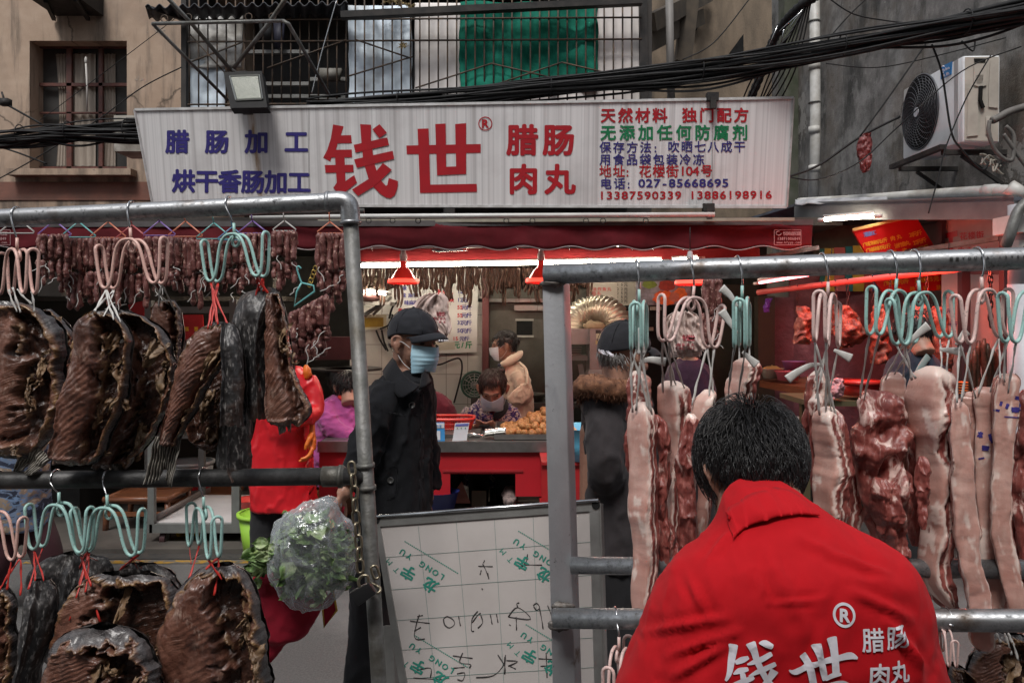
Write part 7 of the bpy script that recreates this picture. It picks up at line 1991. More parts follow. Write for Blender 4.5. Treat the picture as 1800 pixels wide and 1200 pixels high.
def bags(label,rows,Y,txt,seed):
 t = thing('bag_bunch',label,'bags',P((rows[-1][1] + rows[-1][2]) / 2,rows[-1][0],Y))
 v0,v1 = rows[0][0],rows[-1][0]
 for i in range(4):
  rws = [(r[0],r[1] + i * 5 - 8,r[2] + i * 4 - 6) for r in rows]
  mb = MB()
  def bf(u,w,i=i,rws=rws):
   l,r_ = interp(rws,L2(v0,v1,w))
   vv = L2(v0 + 5 * abs(math.sin(u * 7 + i * 2)) * (1 - w) - 3 * (i % 2),v1 - 4 * i + 5 * fbm(Vector((u * 4,i,seed))),w)
   k_ = Y / 3.5
   return P(L2(l,r_,u),vv,Y - .03 * i * k_) + Vector((0,k_ * (.007 * math.sin(u * (11 + 3 * i) + seed + i + 2 * w) * (1 - .4 * w) + .018 * fbm(Vector((u * 5,w * 3,seed + i)),4)),0))
  mb.grid(bf,40,26)
  body = mb.build('bag',FILM,t); body.modifiers.new('s','SOLIDIFY').thickness = .0015
 bvh = BVHTree.FromPolygons([v.co + ORG[t.name] for v in body.data.vertices],[tuple(p.vertices) for p in body.data.polygons])
 pl = Plane(P(0,0,Y - .08),P(10,0,Y - .08),P(0,10,Y - .08))
 mb = MB()
 for s_,u0,u1,v,sz in txt: pl.write(mb,s_,u0,u1,v,sz,.03)
 nv = []
 for c in mb.v:
  hit = bvh.ray_cast(Vector((c.x,Y - .4,c.z)),Vector((0,1,0)))
  nv.append((hit[0] if hit[0] is not None else Vector((c.x,Y - .02,c.z))) + Vector((0,-.003,0)))
 mb.v = nv
 mb.build('print',mat('bag print',(.42,.06,.08)),t,smooth=False)
 return t
bags('pale pink printed plastic bags hanging behind the masked man in the black cap',[(516,756,768),(526,742,780),(545,732,782),(570,736,786),(586,752,788),(600,768,784)],3.5,[('钱世',772,780,552,9),('腊肠肉丸',764,782,560,5),('花楼街',766,782,566,4)],3)
bags('pale printed plastic bags hanging behind the pale pink hanger of the square post rack',[(548,1192,1206),(556,1180,1220),(580,1178,1224),(610,1182,1232),(628,1184,1236)],2.3,[('钱世',1208,1218,594,12),('腊肠肉丸',1195,1220,606,6),('花楼街104号',1192,1222,613,5)],5)
bunch('sausage bunch lit red, hanging left of the teal hanger above the black haired man',1238,1262,492,610,3,3.4,77,.0125)
# --- whiteboard
WBP = Plane(P(660,905,2.52),P(1050,879,2.36),P(705,1230,2.36))
WB = thing('whiteboard','aluminium framed whiteboard with green printed film and upside down black handwriting leaning behind the racks','whiteboard',WBP.at(880,1300))
oc = [(656,908),(1052,879),(1064,1330),(722,1330)]
k = NT('board film',.3,0,.5)
k.col(k.ramp(k.noise(2.5,det=6),[(.3,(.43,.4,.385)),(.7,(.34,.31,.295))])).bump(k.noise(30),.1,.002)
mb = MB(); mb.slabq(WBP.quad(oc),.02); mb.build('panel',k.m,WB,smooth=False)
fr = MB(); q = WBP.quad(oc,.006)
ALU = mat('aluminium frame',(.4,.4,.39),(.3,.3,.29),12,.35,.8)
inner = WBP.quad([(668,925),(1036,898),(1048,1320),(736,1320)],.006)
for i in range(4):
 j = (i + 1) % 4
 a,b,c,d = q[i],q[j],inner[j],inner[i]
 fr.hexa([a,b,c,d] + [p - WBP.n * .03 for p in (a,b,c,d)])
fr.build('frame',ALU,WB,smooth=False)
mb = MB(); mb.tube([q[0] + WBP.n * .004,q[1] + WBP.n * .004],.006,8); mb.build('edge_bead',WIREM,WB)
mb = MB()
for c_ in ((660,912),(1047,886)): mb.poly([WBP.at(c_[0] + 7 * math.cos(a),c_[1] + 9 * math.sin(a),.009) for a in [i * math.pi / 10 for i in range(20)]],-WBP.n,.006)
mb.build('corner_cap',BLACK,WB,smooth=False)
mb = MB(); mb.hexa(WBP.quad([(1052,884),(1056,884),(1068,1330),(1064,1330)],.0) + [p - WBP.n * .05 for p in WBP.quad([(1052,884),(1056,884),(1068,1330),(1064,1330)])]); mb.hexa(WBP.quad([(672,1100),(690,1100),(700,1330),(680,1330)],-.03) + [p - WBP.n * .03 for p in WBP.quad([(672,1100),(690,1100),(700,1330),(680,1330)],-.03)]); mb.build('leg',ALU,WB,smooth=False)
mb = MB()
gm = mat('green print',(.1,.19,.17))
def gl(a,b,w=.0009):
 A,B = WBP.at(*a,.001),WBP.at(*b,.001); mb.beam(A,B,w,.0006,up=WBP.n)
for a,b in (((735,924),(780,1330)),((802,917),(838,1330)),((869,912),(893,1330)),((937,906),(952,1330)),((1003,902),(1010,1330)),((678,979),(1038,952)),((687,1036),(1040,1010)),((694,1090),(1042,1066)),((702,1142),(1044,1120)),((712,1192),(1046,1172)),((722,1244),(1048,1226))): gl(a,b)
mb.build('grid_line',gm,WB,smooth=False)
mb = MB()
g2 = mat('green film print',(.015,.2,.15))
for ox,oy in ((0,0),(200,-18),(17,165),(213,146)):
 for s_,(ua,va_),(ub,vb_),sz in (('LONG YU',(777,1013),(708,970),14),('TM',(697,1001),(684,987),14),('龙宇',(757,1028),(718,1006),26)):
  m = len(s_)
  for i,ch in enumerate(s_):
   if ch == ' ': continue
   x = i / (m - 1); u,v = L2(ua,ub,x) + ox,L2(va_,vb_,x) + oy
   if u > 1036 or v > 1200: continue
   ang = math.atan2(vb_ - va_,ub - ua)
   ca,sa = math.cos(ang),math.sin(ang)
   c = WBP.at(u,v); ex = WBP.at(u + sz * ca,v + sz * sa) - c; ey = WBP.at(u + sz * sa,v - sz * ca) - c
   put_glyph(mb,ch,c,ex,ey,WBP.n,.03 if s_ != 'TM' else .0,.001)
 for i in range(30):
  u,v = L2(805,710,i / 30) + ox,L2(1007,950,i / 30) + oy
  if u < 1036: mb.beam(WBP.at(u,v,.001),WBP.at(u - 2,v - 1.2,.001),.003,.0005,up=WBP.n)
mb.build('lettering',g2,WB,smooth=False)
mb = MB()
Z3 = lambda pts: [(600 + a / 3,800 + b / 3) for a,b in pts]
for st in ([(755,552),(750,566)],[(722,583),(798,585)],[(745,570),(760,600),(776,640)],[(738,604),(732,628)],[(772,618),(778,650)],[(740,700),(746,706)],
   [(945,575),(1058,577)],[(982,520),(975,560),(945,590)],[(540,858),(560,848),(590,866),(596,890),(570,908),(545,892),(538,860)],[(618,845),(628,898)],
   [(690,880),(720,840),(735,830)],[(720,820),(690,860),(686,920),(700,925)],[(735,840),(745,880),(720,910)],[(786,838),(795,888)],[(818,835),(826,880)],
   [(880,850),(998,862),(930,800),(880,850)],[(930,800),(925,780),(938,776)],[(922,850),(924,920)],[(886,890),(892,896)],[(1012,790),(1030,778),(1046,800),(1030,815),(1014,795)],[(1044,800),(1056,860),(1064,914)],[(1088,790),(1112,850)],
   [(400,848),(430,842)],[(362,872),(466,884)],[(412,838),(398,880),(386,940),(396,968),(440,966)],[(420,905),(384,925)],
   [(825,1050),(862,1110),(862,1150)],[(862,1060),(855,1105),(800,1160),(710,1170)],[(870,1080),(930,1085),(880,1110)],[(866,1050),(860,1152)],[(890,1110),(920,1125)],
   [(588,1055),(640,1062),(692,1068)],[(640,1040),(625,1090),(680,1100),(676,1120)],[(590,1120),(650,1115)],[(610,1150),(650,1145),(640,1185),(612,1180)],[(380,1172),(530,1180)],[(400,1130),(470,1120),(470,1170)],[(1040,1070),(1120,1074)],[(1080,1040),(1085,1170)],[(1050,1110),(1110,1105)]):
 mb.tube(smooth_path([WBP.at(*p,.0012) for p in Z3(st)],4),lambda t: .0016 + .0006 * math.sin(t * 9),5,flat=(.4,tuple(WBP.n)))
mb.build('handwriting',mat('marker ink',(.03,.025,.025)),WB)
# --- people
k = NT('skin',.5,0,.4)
k.col(k.mix(k.ramp(k.noise(60,det=4),[(.4,0.),(.7,.5)]),k.ramp(k.noise(14),[(.3,(.36,.2,.14)),(.7,(.28,.145,.1))]),(.22,.1,.07)))
k.b.inputs['Subsurface Weight'].default_value = .1; k.b.inputs['Subsurface Radius'].default_value = (.01,.004,.002)
k.bump(k.noise(180),.15,.001)
SKN = k.m
k = NT('black hair',.38,0,.5)
k.col(k.ramp(k.noise(120,k.scale((1,1,.2))),[(.3,(.008,.008,.009)),(.7,(.022,.02,.02))]))
HAIR = k.m
GHAIR = mat('grey hair',(.38,.37,.36),(.22,.21,.2),90,.5)
BLKCLOTH = fabric('black cloth',(.012,.012,.014),(.02,.02,.023))
DKTR = fabric('dark trousers',(.014,.014,.016),(.02,.02,.022))
SHOE = mat('dark shoe',(.02,.018,.016),(.04,.035,.03),12,.5)
def HM(yaw,pitch=0,roll=0):
 return Matrix.Rotation(D(yaw),3,'Z') @ Matrix.Rotation(D(pitch),3,'X') @ Matrix.Rotation(D(roll),3,'Y')
def head(mb,c,M,s=1.0,ears=True):
 c = Vector(c); q = lambda x,y,z: c + M @ (Vector((x,y,z)) * s)
 e = lambda p,r: mb.ell(q(*p),tuple(v * s for v in r),18,12,M)
 e((0,-.012,.03),(.074,.095,.088)); e((0,.03,-.02),(.064,.062,.085)); e((0,.045,-.075),(.045,.045,.042)); e((0,.062,-.092),(.024,.022,.02))
 e((.04,.055,-.03),(.026,.03,.024)); e((-.04,.055,-.03),(.026,.03,.024)); e((0,.082,.022),(.052,.018,.012))
 e((0,.094,-.018),(.011,.016,.026)); e((0,.104,-.034),(.015,.014,.011)); e((.011,.098,-.037),(.008,.009,.007)); e((-.011,.098,-.037),(.008,.009,.007))
 e((0,.086,-.064),(.024,.012,.006)); e((0,.084,-.073),(.021,.012,.007))
 if ears:
  for sx in (-1,1):
   mb.tube(smooth_path([q(sx * .076,.002,-.042),q(sx * .086,-.006,-.034),q(sx * .1,-.02,-.008),q(sx * .102,-.02,.018),q(sx * .09,-.006,.03),q(sx * .078,.008,.02)],3),.0068 * s,8)
   e((sx * .084,-.006,-.006),(.011,.014,.026))
 mb.tube([q(0,-.03,-.03),q(0,-.035,-.09),q(0,-.045,-.15)],[.06 * s,.056 * s,.062 * s],16)
 return q
def hand(mb,w,d,n,side=1,curl=.8,s=1.0):
 """w wrist point, d finger direction, n palm normal"""
 d = Vector(d).normalized(); n = Vector(n); n = (n - d * n.dot(d)).normalized(); x = d.cross(n) * side
 T = lambda a,b,c: Vector(w) + (x * a + d * b + n * c) * s
 mb.tube([T(0,-.03,0),T(0,.01,0),T(0,.05,0),T(0,.085,.004)],[.024 * s,.026 * s,.036 * s,.034 * s],12,flat=(.5,n))
 for i,(ox,ln) in enumerate(((-.03,.07),(-.011,.08),(.009,.075),(.028,.058))):
  b = T(ox,.085,.002); pts = [b]; a = .15
  for j,f in enumerate((.45,.32,.23)):
   a += curl * (.7 if j else .45)
   pts.append(pts[-1] + (d * math.cos(a) + n * math.sin(a)) * ln * f * s)
  mb.tube(pts,[.0095 * s,.009 * s,.008 * s,.0065 * s],8)
  mb.ell(pts[-1],.0065 * s,8,6)
 pts = [T(-.028,.02,.004),T(-.046,.045,.016),T(-.045,.072,.028),T(-.036,.09,.034)]
 mb.tube(pts,[.013 * s,.0115 * s,.0095 * s,.007 * s],8)
def torso(mb,rows,Y,th,q=2.6,nu=44,nv=40,yfn=None):
 """rows (v,uL,uR[,thick]) cross sections at depth Y"""
 v0,v1 = rows[0][0],rows[-1][0]
 tab = [(r[0],r[1],r[2],(r[3] if len(r) > 3 else th)) for r in rows]
 def fn(a,w):
  v = L2(v0,v1,w); l,r_,t_ = interp(tab,v)
  an = a * 2 * math.pi; ca,sa = math.cos(an),math.sin(an)
  k_ = 1 / ((abs(ca) ** q + abs(sa) ** q) ** (1 / q))
  yo = yfn(v) if yfn else 0
  return P((l + r_) / 2 + ca * k_ * (r_ - l) / 2,v,Y) + Vector((0,yo - sa * k_ * t_,0))
 mb.grid(fn,nu,nv,closed_u=True)
 mb.f.append(tuple(range(nu))[::-1]); mb.mi.append(0)
 mb.f.append(tuple(range(nv * nu,(nv + 1) * nu))); mb.mi.append(0)
def wrinkle(amp=.008,fq=9,st=(1,1,.6),seed=0):
 S_ = Vector((seed * 3.1,seed,seed * 1.7))
 def f(c,n):
  p = Vector((c.x * st[0],c.y * st[1],c.z * st[2])) * fq + S_
  r_ = 1 - abs(fbm(p,3)) * 2.2
  return n * (amp * (max(0,r_) ** 3 * .8 - .3) + amp * .3 * fbm(p * 2.7))
 return f
def legs(mb,hips,knees,feet,r=(.085,.06,.05)):
 for h,k_,f in zip(hips,knees,feet):
  mb.tube(smooth_path([h,L2(h,k_,.5),k_,L2(k_,f,.5),f],4),lambda t: (r[0] if t < .05 else L2(r[0],r[1],t / .5) if t < .5 else L2(r[1],r[2],(t - .5) / .5)),16)
def shoes(parent,feet,dirn,m=SHOE):
 dirn = Vector(dirn).normalized()
 for f in feet:
  mb = MB(); c = Vector((f[0],f[1],0)) + dirn * .06
  Mx = Matrix(((dirn.x,-dirn.y,0),(dirn.y,dirn.x,0),(0,0,1)))
  mb.ell(c + Vector((0,0,.04)),(.14,.05,.042),18,10,Mx); mb.ell(c - dirn * .06 + Vector((0,0,.06)),(.07,.045,.055),14,8,Mx)
  mb.v = [Vector((p.x,p.y,max(.002,p.z))) for p in mb.v]
  mb.build('shoe',m,parent)
def hair_strands(parent,q,M,s,n,m,fringe_z=-.07,seed=1,crown=(0,-.05,.1),ln=.06,rad=.0011,lift=.01,zmax=9,hl=.06,yf=.045):
 """shell plus many tapering locks combed from the crown over the skull"""
 r_ = random.Random(seed)
 mb = MB()
 def surf(th,ph,ex=.0):
  d = Vector((math.sin(th) * math.cos(ph),math.sin(th) * math.sin(ph),math.cos(th)))
  return Vector((d.x * (.08 + ex),-.014 + d.y * (.101 + ex),.03 + d.z * (.094 + ex)))
 def ok(p):
  if p.z < fringe_z: return False
  if p.z > zmax: return False
  if p.y > yf and p.z < hl: return False
  if abs(p.x) > .06 and p.z < .012 and p.y > -.045: return False
  if (p - Vector(crown)).length < .011: return False
  return True
 nu,nv = 40,24
 vs = []; ids = {}
 fs = []
 for j in range(nv + 1):
  for i in range(nu):
   p = surf(L2(.0,2.35,j / nv),i / nu * 6.2832,.004)
   ids[(i,j)] = (len(vs),ok(p)); vs.append(q(*p))
 for j in range(nv):
  for i in range(nu):
   c4 = [ids[(i,j)],ids[((i + 1) % nu,j)],ids[((i + 1) % nu,j + 1)],ids[(i,j + 1)]]
   if all(x[1] for x in c4): fs.append(tuple(x[0] for x in c4))
 mb.add(vs,fs)
 cw = Vector(crown).normalized()
 for i in range(n):
  th,ph = math.acos(1 - r_.random() * 1.72),r_.uniform(0,6.2832)
  p = surf(th,ph,.003)
  if not ok(p): continue
  rad_ = (p - Vector((0,-.014,.03))).normalized()
  out = p - Vector(crown)
  tang = (out - rad_ * out.dot(rad_))
  tang = (tang.normalized() if tang.length > 1e-4 else Vector((0,-1,0)))
  sw = rad_.cross(tang)
  tang = (tang + sw * r_.uniform(-.6,.7) + Vector((0,0,-.25))).normalized()
  L_ = ln * r_.uniform(.5,1.15); lf = lift * r_.uniform(.2,1.4)
  lf *= 2.8 if i % 6 == 0 else 1
  pts = []
  for j in range(5):
   x = j / 4
   pp = p + tang * (L_ * x) + rad_ * (lf * math.sin(x * 2.2)) 
   dd = (pp - Vector((0,-.014,.03)))
   e_ = Vector((dd.x / .084,dd.y / .105,dd.z / .098)).length
   if e_ < 1.0: pp = Vector((0,-.014,.03)) + dd / e_
   elif e_ > 1.3: pp = Vector((0,-.014,.03)) + dd * (1.3 / e_)
   pts.append(q(*pp))
  mb.tube(pts,[rad * 1.3 * s,rad * 1.5 * s,rad * 1.2 * s,rad * .8 * s,rad * .2],3,cap=False)
 return mb.build('hair',m,parent)
def face_mask(parent,q,m,col_m,s=1.0):
 mb = MB()
 def fn(u,v):
  x = (u - .5) * 2
  z = L2(-.008,-.108,v) + .012 * abs(x) * (v - .5) * 2 * -.6
  w = .076 * (1 - .16 * abs(v - .35))
  a = x * 1.25
  y = .027 + .083 * math.cos(a) - .05 * max(0,v - .55) * (1 - abs(x)) * 1.4 + .012 * math.exp(-((x) / .25) ** 2) * (1 - v)
  pl = .0018 * math.sin(v * 40) * (1 if .3 < v < .75 else .2)
  return q(w * math.sin(a) * 1.02,y + pl + .004,z)
 mb.grid(fn,26,22)
 o = mb.build('face_mask',m,parent); o.modifiers.new('s','SOLIDIFY').thickness = .002
 mb = MB()
 for sx in (-1,1):
  mb.tube(smooth_path([q(sx * .066,.045,-.014),q(sx * .08,.012,.008),q(sx * .088,-.012,.0),q(sx * .084,-.012,-.03),q(sx * .075,.02,-.075),q(sx * .064,.05,-.098)],5),.0016 * s,5)
 mb.build('ear_loop',col_m,o)
 return o
def eyes(parent,q,s=1.0):
 mb = MB()
 for sx in (-1,1): mb.ell(q(sx * .031,.076,.004),(.011 * s,.011 * s,.006 * s),10,8)
 mb.build('eye',mat('dark eye',(.02,.015,.012)),parent)
 mb = MB()
 for sx in (-1,1): mb.tube(smooth_path([q(sx * .014,.096,.026),q(sx * .032,.094,.032),q(sx * .05,.08,.026)],3),.0032 * s,6)
 mb.build('eyebrow',HAIR,parent)
def cap(parent,q,M,m,s=1.0,brim=True):
 mb = MB()
 def fn(u,v):
  th = v * 1.62; ph = u * 6.2832
  d = Vector((math.sin(th) * math.cos(ph),math.sin(th) * math.sin(ph),math.cos(th)))
  e = .004 * fbm(d * 4)
  return q(d.x * (.089 + e),-.008 + d.y * (.112 + e),.043 + d.z * (.097 + e) - (.03 * max(0,-d.y) * (v ** 3)))
 mb.grid(fn,48,24,closed_u=True)
 o = mb.build('cap',m,parent); o.modifiers.new('s','SOLIDIFY').thickness = .003
 mb = MB()
 for kk in range(3):
  a = kk * math.pi / 3
  mb.tube([q(.0905 * math.sin(t) * math.cos(a),-.008 + .1135 * math.sin(t) * math.sin(a),.043 + .0985 * math.cos(t)) for t in [x * .16 - 1.5 for x in range(20)]],.0014 * s,5)
 mb.ell(q(0,-.008,.141),.007 * s,10,6); mb.build('seam',m,o)
 if brim:
  mb = MB()
  def bf(u,v):
   a = (u - .5) * 2 * 1.15
   x = .086 * math.sin(a) * (1 + .06 * v); y0 = -.008 + .108 * math.cos(a)
   return q(x,y0 + .068 * v * math.cos(a * .95),.044 - .014 * v - .022 * (math.sin(a) ** 2) * (1 + .4 * v) + .012 * math.sin(v * 3))
  mb.grid(bf,30,8); b = mb.build('brim',m,o); b.modifiers.new('s','SOLIDIFY').thickness = .004
 return o
def person(label,base):
 t = thing('person',label,'person',base)
 return t
def cloth(mb,name,m,parent,vox=.012,sm_=5,amp=.008,fq=9,seed=0,st=(1,1,.6)):
 mb.remesh(vox,sm_)
 mb.disp(wrinkle(amp,fq,st,seed))
 return mb.build(name,m,parent)
def project(mb,body,off,axis=Vector((0,1,0)),parent=None,back=.6,eps=.0015,y0=None):
 e0 = eps
 bvh = BVHTree.FromPolygons([v.co + off for v in body.data.vertices],[tuple(p.vertices) for p in body.data.polygons])
 out = []
 for i,c in enumerate(mb.v):
  eps = e0 + (max(0,y0 - c.y) if y0 else 0)
  h = bvh.ray_cast(c - axis * back,axis)
  out.append((h[0] + h[1] * eps if h[0] is not None and not y0 and h[1].dot(axis) < 0 else (h[0] - axis * eps if h[0] is not None else c)))
 mb.v = out
 return mb
def dense(mb,mx=.006):
 me = mb.mesh_tmp(); bm = bmesh.new(); bm.from_mesh(me)
 bmesh.ops.triangulate(bm,faces=bm.faces)
 for _ in range(6):
  es = [e for e in bm.edges if e.calc_length() > mx]
  if not es: break
  bmesh.ops.subdivide_edges(bm,edges=es,cuts=1)
  bmesh.ops.triangulate(bm,faces=[f for f in bm.faces if len(f.verts) > 3])
 bm.to_mesh(me); bm.free()
 mb.v = [v.co.copy() for v in me.vertices]; mb.f = [tuple(p.vertices) for p in me.polygons]; mb.mi = [0] * len(mb.f)
 bpy.data.meshes.remove(me)
 return mb
# ================= man in the red jacket, back to the camera
YF = 1.42
pr_ = person('bowed black haired man in a red work jacket with white printed characters, seen from behind',(P(1370,0,1.5).x,1.5,0))
hc = P(1322,832,1.63)
M = HM(8,-38,-4)
mb = MB(); q = head(mb,hc,M,1.03)
mb.tube([hc + Vector((.0,.0,-.03)),P(1318,900,1.57),P(1330,950,1.54),P(1345,1010,1.5)],[.06,.064,.066,.08],18)
mb.tube([P(1345,980,1.5),P(1360,1150,1.47),P(1370,1300,1.5)],[.1,.13,.12],16)
for sx,u0,u1,u2 in ((-1,1235,1165,1150),(1,1530,1610,1590)):
 a,b,c = P(u0,1010,1.47),P(u1,1190,1.45),P(u2,1270,1.72)
 mb.tube(smooth_path([a,b,c],6),lambda t: .052 - .022 * t,12)
 hand(mb,c,Vector((-sx * .3,1,-.1)),Vector((0,-.3,-1)),sx,.8)
zc0 = P(0,1300,1.5).z
legs(mb,[Vector((P(1330,0,1.5).x,1.5,zc0)),Vector((P(1430,0,1.5).x,1.5,zc0))],[Vector((.45,1.46,.42)),Vector((.6,1.46,.42))],[Vector((.44,1.52,.08)),Vector((.62,1.52,.08))],(.08,.055,.04))
mb.remesh(.005,5); mb.disp(lambda c,n: n * .0012 * fbm(c * 60)); mb.build('body',SKN,pr_)
hair_strands(pr_,q,M,1.03,7500,HAIR,-.085,4,(.012,-.055,.09),.06,.0007,.018)
JR = [(866,1322,1402,.05),(880,1300,1424,.06),(900,1284,1446,.075),(935,1268,1508,.095),(960,1238,1560,.11),(990,1196,1600,.125),(1045,1160,1624,.14),(1100,1136,1636,.145),(1150,1112,1650,.145),(1200,1092,1662,.145),(1300,1072,1682,.14),(1420,1080,1676,.135)]
RED = NT('red cotton jacket',.8,0,.2)
RED.col(RED.mix(RED.ramp(RED.noise(6),[(.35,0.),(.65,1.)]),(.53,.005,.011),(.45,.004,.009)))
tw = RED.wave(420,RED.scale((1,1,1),rot=(0,R(45),0)),.5,'X',0)
RED.bump(RED.math('ADD',RED.math('MULTIPLY',tw,.2),RED.math('ADD',RED.noise(14,det=5,dist=.5),RED.math('MULTIPLY',RED.noise(260),.3))),.35,.005)
RED.b.inputs['Sheen Weight'].default_value = .03
RED = RED.m
mb = MB(); torso(mb,JR,YF - .01,.14,2.5,60,50,lambda v: .06 - .05 * sm(870,1010,v) + .03 * (1 - sm(860,900,v)))
for sx,pts in ((-1,[P(1285,1055,1.47),P(1198,1130,1.45),P(1160,1230,1.46),P(1170,1300,1.66)]),(1,[P(1510,1050,1.47),P(1566,1120,1.45),P(1600,1230,1.46),P(1590,1300,1.66)])):
 mb.tube(smooth_path(pts,6),lambda t: .068 - .014 * t,18)
mb.remesh(.0075,6)
FOLDS = [((1480,975),(1560,1010),.006,7),((1340,960),(1420,1110),.006,14),((1330,1010),(1352,1060),.007,5),((1350,1062),(1450,1052),.005,5),((1130,1110),(1275,1085),.008,8),((1170,1150),(1300,1110),.007,8),((1500,1040),(1600,1085),.007,9),((1560,1090),(1630,1180),.008,9),((1210,1010),(1250,1100),.006,8),((1400,940),(1520,1000),.005,9),((1180,1190),(1280,1130),.009,9),((1600,1130),(1620,1200),.008,8),((1450,1100),(1420,1200),.004,10),((1290,930),(1240,990),.005,8)]
def jfold(c,n):
 u = CX + c.x * FPX / c.y; v = VH - (c.z - CAMH) * FPX / c.y
 d = 0
 if c.y < 1.5:
  for (a0,b0),(a1,b1),am,w in FOLDS:
   vx,vy = a1 - a0,b1 - b0; L_ = vx * vx + vy * vy
   t = max(0,min(1,((u - a0) * vx + (v - b0) * vy) / L_))
   dd = math.hypot(u - a0 - vx * t,v - b0 - vy * t)
   k_ = math.sin(math.pi * (.08 + .84 * t))
   w *= .85; d += am * 1.15 * k_ * (math.exp(-(dd / w) ** 2) - .55 * math.exp(-((dd - w * 1.8) / (w * 1.2)) ** 2))
 p = c * 7
 r_ = 1 - min(1,2.3 * abs(fbm(Vector((c.x * 9 + c.z * 5,c.y * 6,c.z * 6 - c.x * 3)),4)))
 d += .006 * fbm(p,3) + .003 * r_ ** 3 + .003 * fbm(Vector((c.x * 30,c.y * 9,c.z * 14)),3)
 return n * d
mb.disp(jfold)
JK = mb.build('jacket',RED,pr_)
up = [(1282,908),(1290,896),(1315,878),(1345,869),(1370,867),(1395,868),(1414,878),(1430,893)]
lo_ = [(1280,936),(1290,926),(1310,914),(1350,901),(1372,898),(1395,897),(1416,899),(1436,903)]
mb = MB(); N_ = 60
U_ = smooth_path([(a,b,0) for a,b in up],8); L_ = smooth_path([(a,b,0) for a,b in lo_],8)
def colf(u,v):
 i = min(len(U_) - 1,int(u * (len(U_) - 1))); p = L2(U_[i],L_[i],v)
 return P(p.x,p.y,1.41)
mb.grid(colf,64,8); project(mb,JK,ORG[pr_.name])
w_ = 65
for j in range(9):
 for i in range(w_):
  c = mb.v[j * w_ + i]; v = j / 8
  mb.v[j * w_ + i] = Vector((c.x,min(c.y,1.48),c.z)) + Vector((0,-.006 - .008 * math.sin(v * 2.6),0))
o = mb.build('collar',RED,JK); sd = o.modifiers.new('s','SOLIDIFY'); sd.thickness = .004; sd.offset = -1
A7 = lambda x,y: (1250 + x / 7.5,1040 + y / 7.5)
B7 = lambda x,y: (1370 + x / 7.5,1040 + y / 7.5)
mb = MB(); BC = [0.]
def brush(fn,pts,lift):
 pp = smooth_path([(x,y,r_) for x,y,r_ in pts],8)
 l = []; r_ = []
 for i,p in enumerate(pp):
  a = pp[max(0,i - 1)]; b = pp[min(len(pp) - 1,i + 1)]
  d = Vector((b.x - a.x,b.y - a.y,0)); d = d.normalized() if d.length > 1e-6 else Vector((1,0,0))
  n = Vector((-d.y,d.x,0)); e = p.z * (.75 if i in (0,len(pp) - 1) else 1)
  l.append(P(*fn(p.x + n.x * e,p.y + n.y * e),1.3)); r_.append(P(*fn(p.x - n.x * e,p.y - n.y * e),1.3))
 m = len(l); BC[0] += .0001
 l = [p - Vector((0,BC[0],0)) for p in l]; r_ = [p - Vector((0,BC[0],0)) for p in r_]
 mb.add(l + r_,[(i,i + 1,m + i + 1,m + i) for i in range(m - 1)])
for st in ([(270,655,60),(262,760,45),(235,880,40),(205,1010,30),(160,1115,14)],[(285,880,22),(370,835,36),(450,795,20)],[(252,1015,8),(330,970,34),(440,935,22)],[(212,1160,8),(340,1110,34),(510,1035,30)],[(365,990,32),(380,1100,38),(390,1240,40),(400,1330,40)],[(475,605,66),(520,720,45),(560,850,40),(640,1010,38),(720,1130,42),(820,1250,45)],[(428,882,10),(560,830,34),(740,730,30)],[(438,1025,10),(600,950,34),(790,860,32)],[(580,605,8),(660,608,42),(750,645,34)],[(775,945,62),(720,1040,44),(600,1185,30),(540,1240,20)],[(918,1125,22),(908,1230,34),(880,1300,40)]): brush(A7,st,0)
for st in ([(55,935,8),(130,955,34),(300,870,36),(500,810,36),(700,770,38),(850,750,44),(940,782,14)],[(225,725,48),(290,830,45),(330,960,48),(360,1100,50),(385,1260,50)],[(395,590,64),(440,730,45),(480,900,42),(515,1060,34)],[(605,510,70),(630,650,52),(640,800,48),(648,970,48)],[(510,1045,24),(600,990,32),(715,970,18)],[(400,1195,30),(560,1130,40),(740,1100,44),(855,1135,14)]): brush(B7,st,0)
n = 40
ring = [(795 + 128 * math.cos(i * 6.2832 / n),248 + 134 * math.sin(i * 6.2832 / n)) for i in range(n)]
ro = [P(*B7(795 + (x - 795) * 1.13,248 + (y - 248) * 1.13),1.3) for x,y in ring]; ri = [P(*B7(795 + (x - 795) * .87,248 + (y - 248) * .87),1.3) for x,y in ring]
mb.add(ro + ri,[(i,(i + 1) % n,n + (i + 1) % n,n + i) for i in range(n)])
bpl = Plane(P(1400,1000,1.3),P(1500,1000,1.3),P(1400,1100,1.3))
bpl.write(mb,'R',B7(792,248)[0],0,B7(0,250)[1],29,.04,rot=.08,lift=0)
bpl.write(mb,'腊',1524.5,0,1115,42,.014,lift=0); bpl.write(mb,'肠',1569.5,0,1113,42,.014,lift=0)
bpl.write(mb,'肉',1533.5,0,1174,42,.022,lift=0,rot=.03); bpl.write(mb,'丸',1574,0,1172,40,.022,lift=0,rot=.03)
dense(mb,.004)
project(mb,JK,ORG[pr_.name],eps=.002,y0=1.3)
mb.build('back_print',INKWHITE,JK,smooth=True)
mb = MB(); legs(mb,[Vector((P(1330,0,1.5).x,1.5,zc0)),Vector((P(1430,0,1.5).x,1.5,zc0))],[Vector((.45,1.46,.42)),Vector((.6,1.46,.42))],[Vector((.44,1.52,.06)),Vector((.62,1.52,.06))],(.1,.075,.065))
mb.remesh(.015,4); mb.build('trousers',DKTR,pr_)
shoes(pr_,[(.44,1.5),(.62,1.5)],(0,1,0))
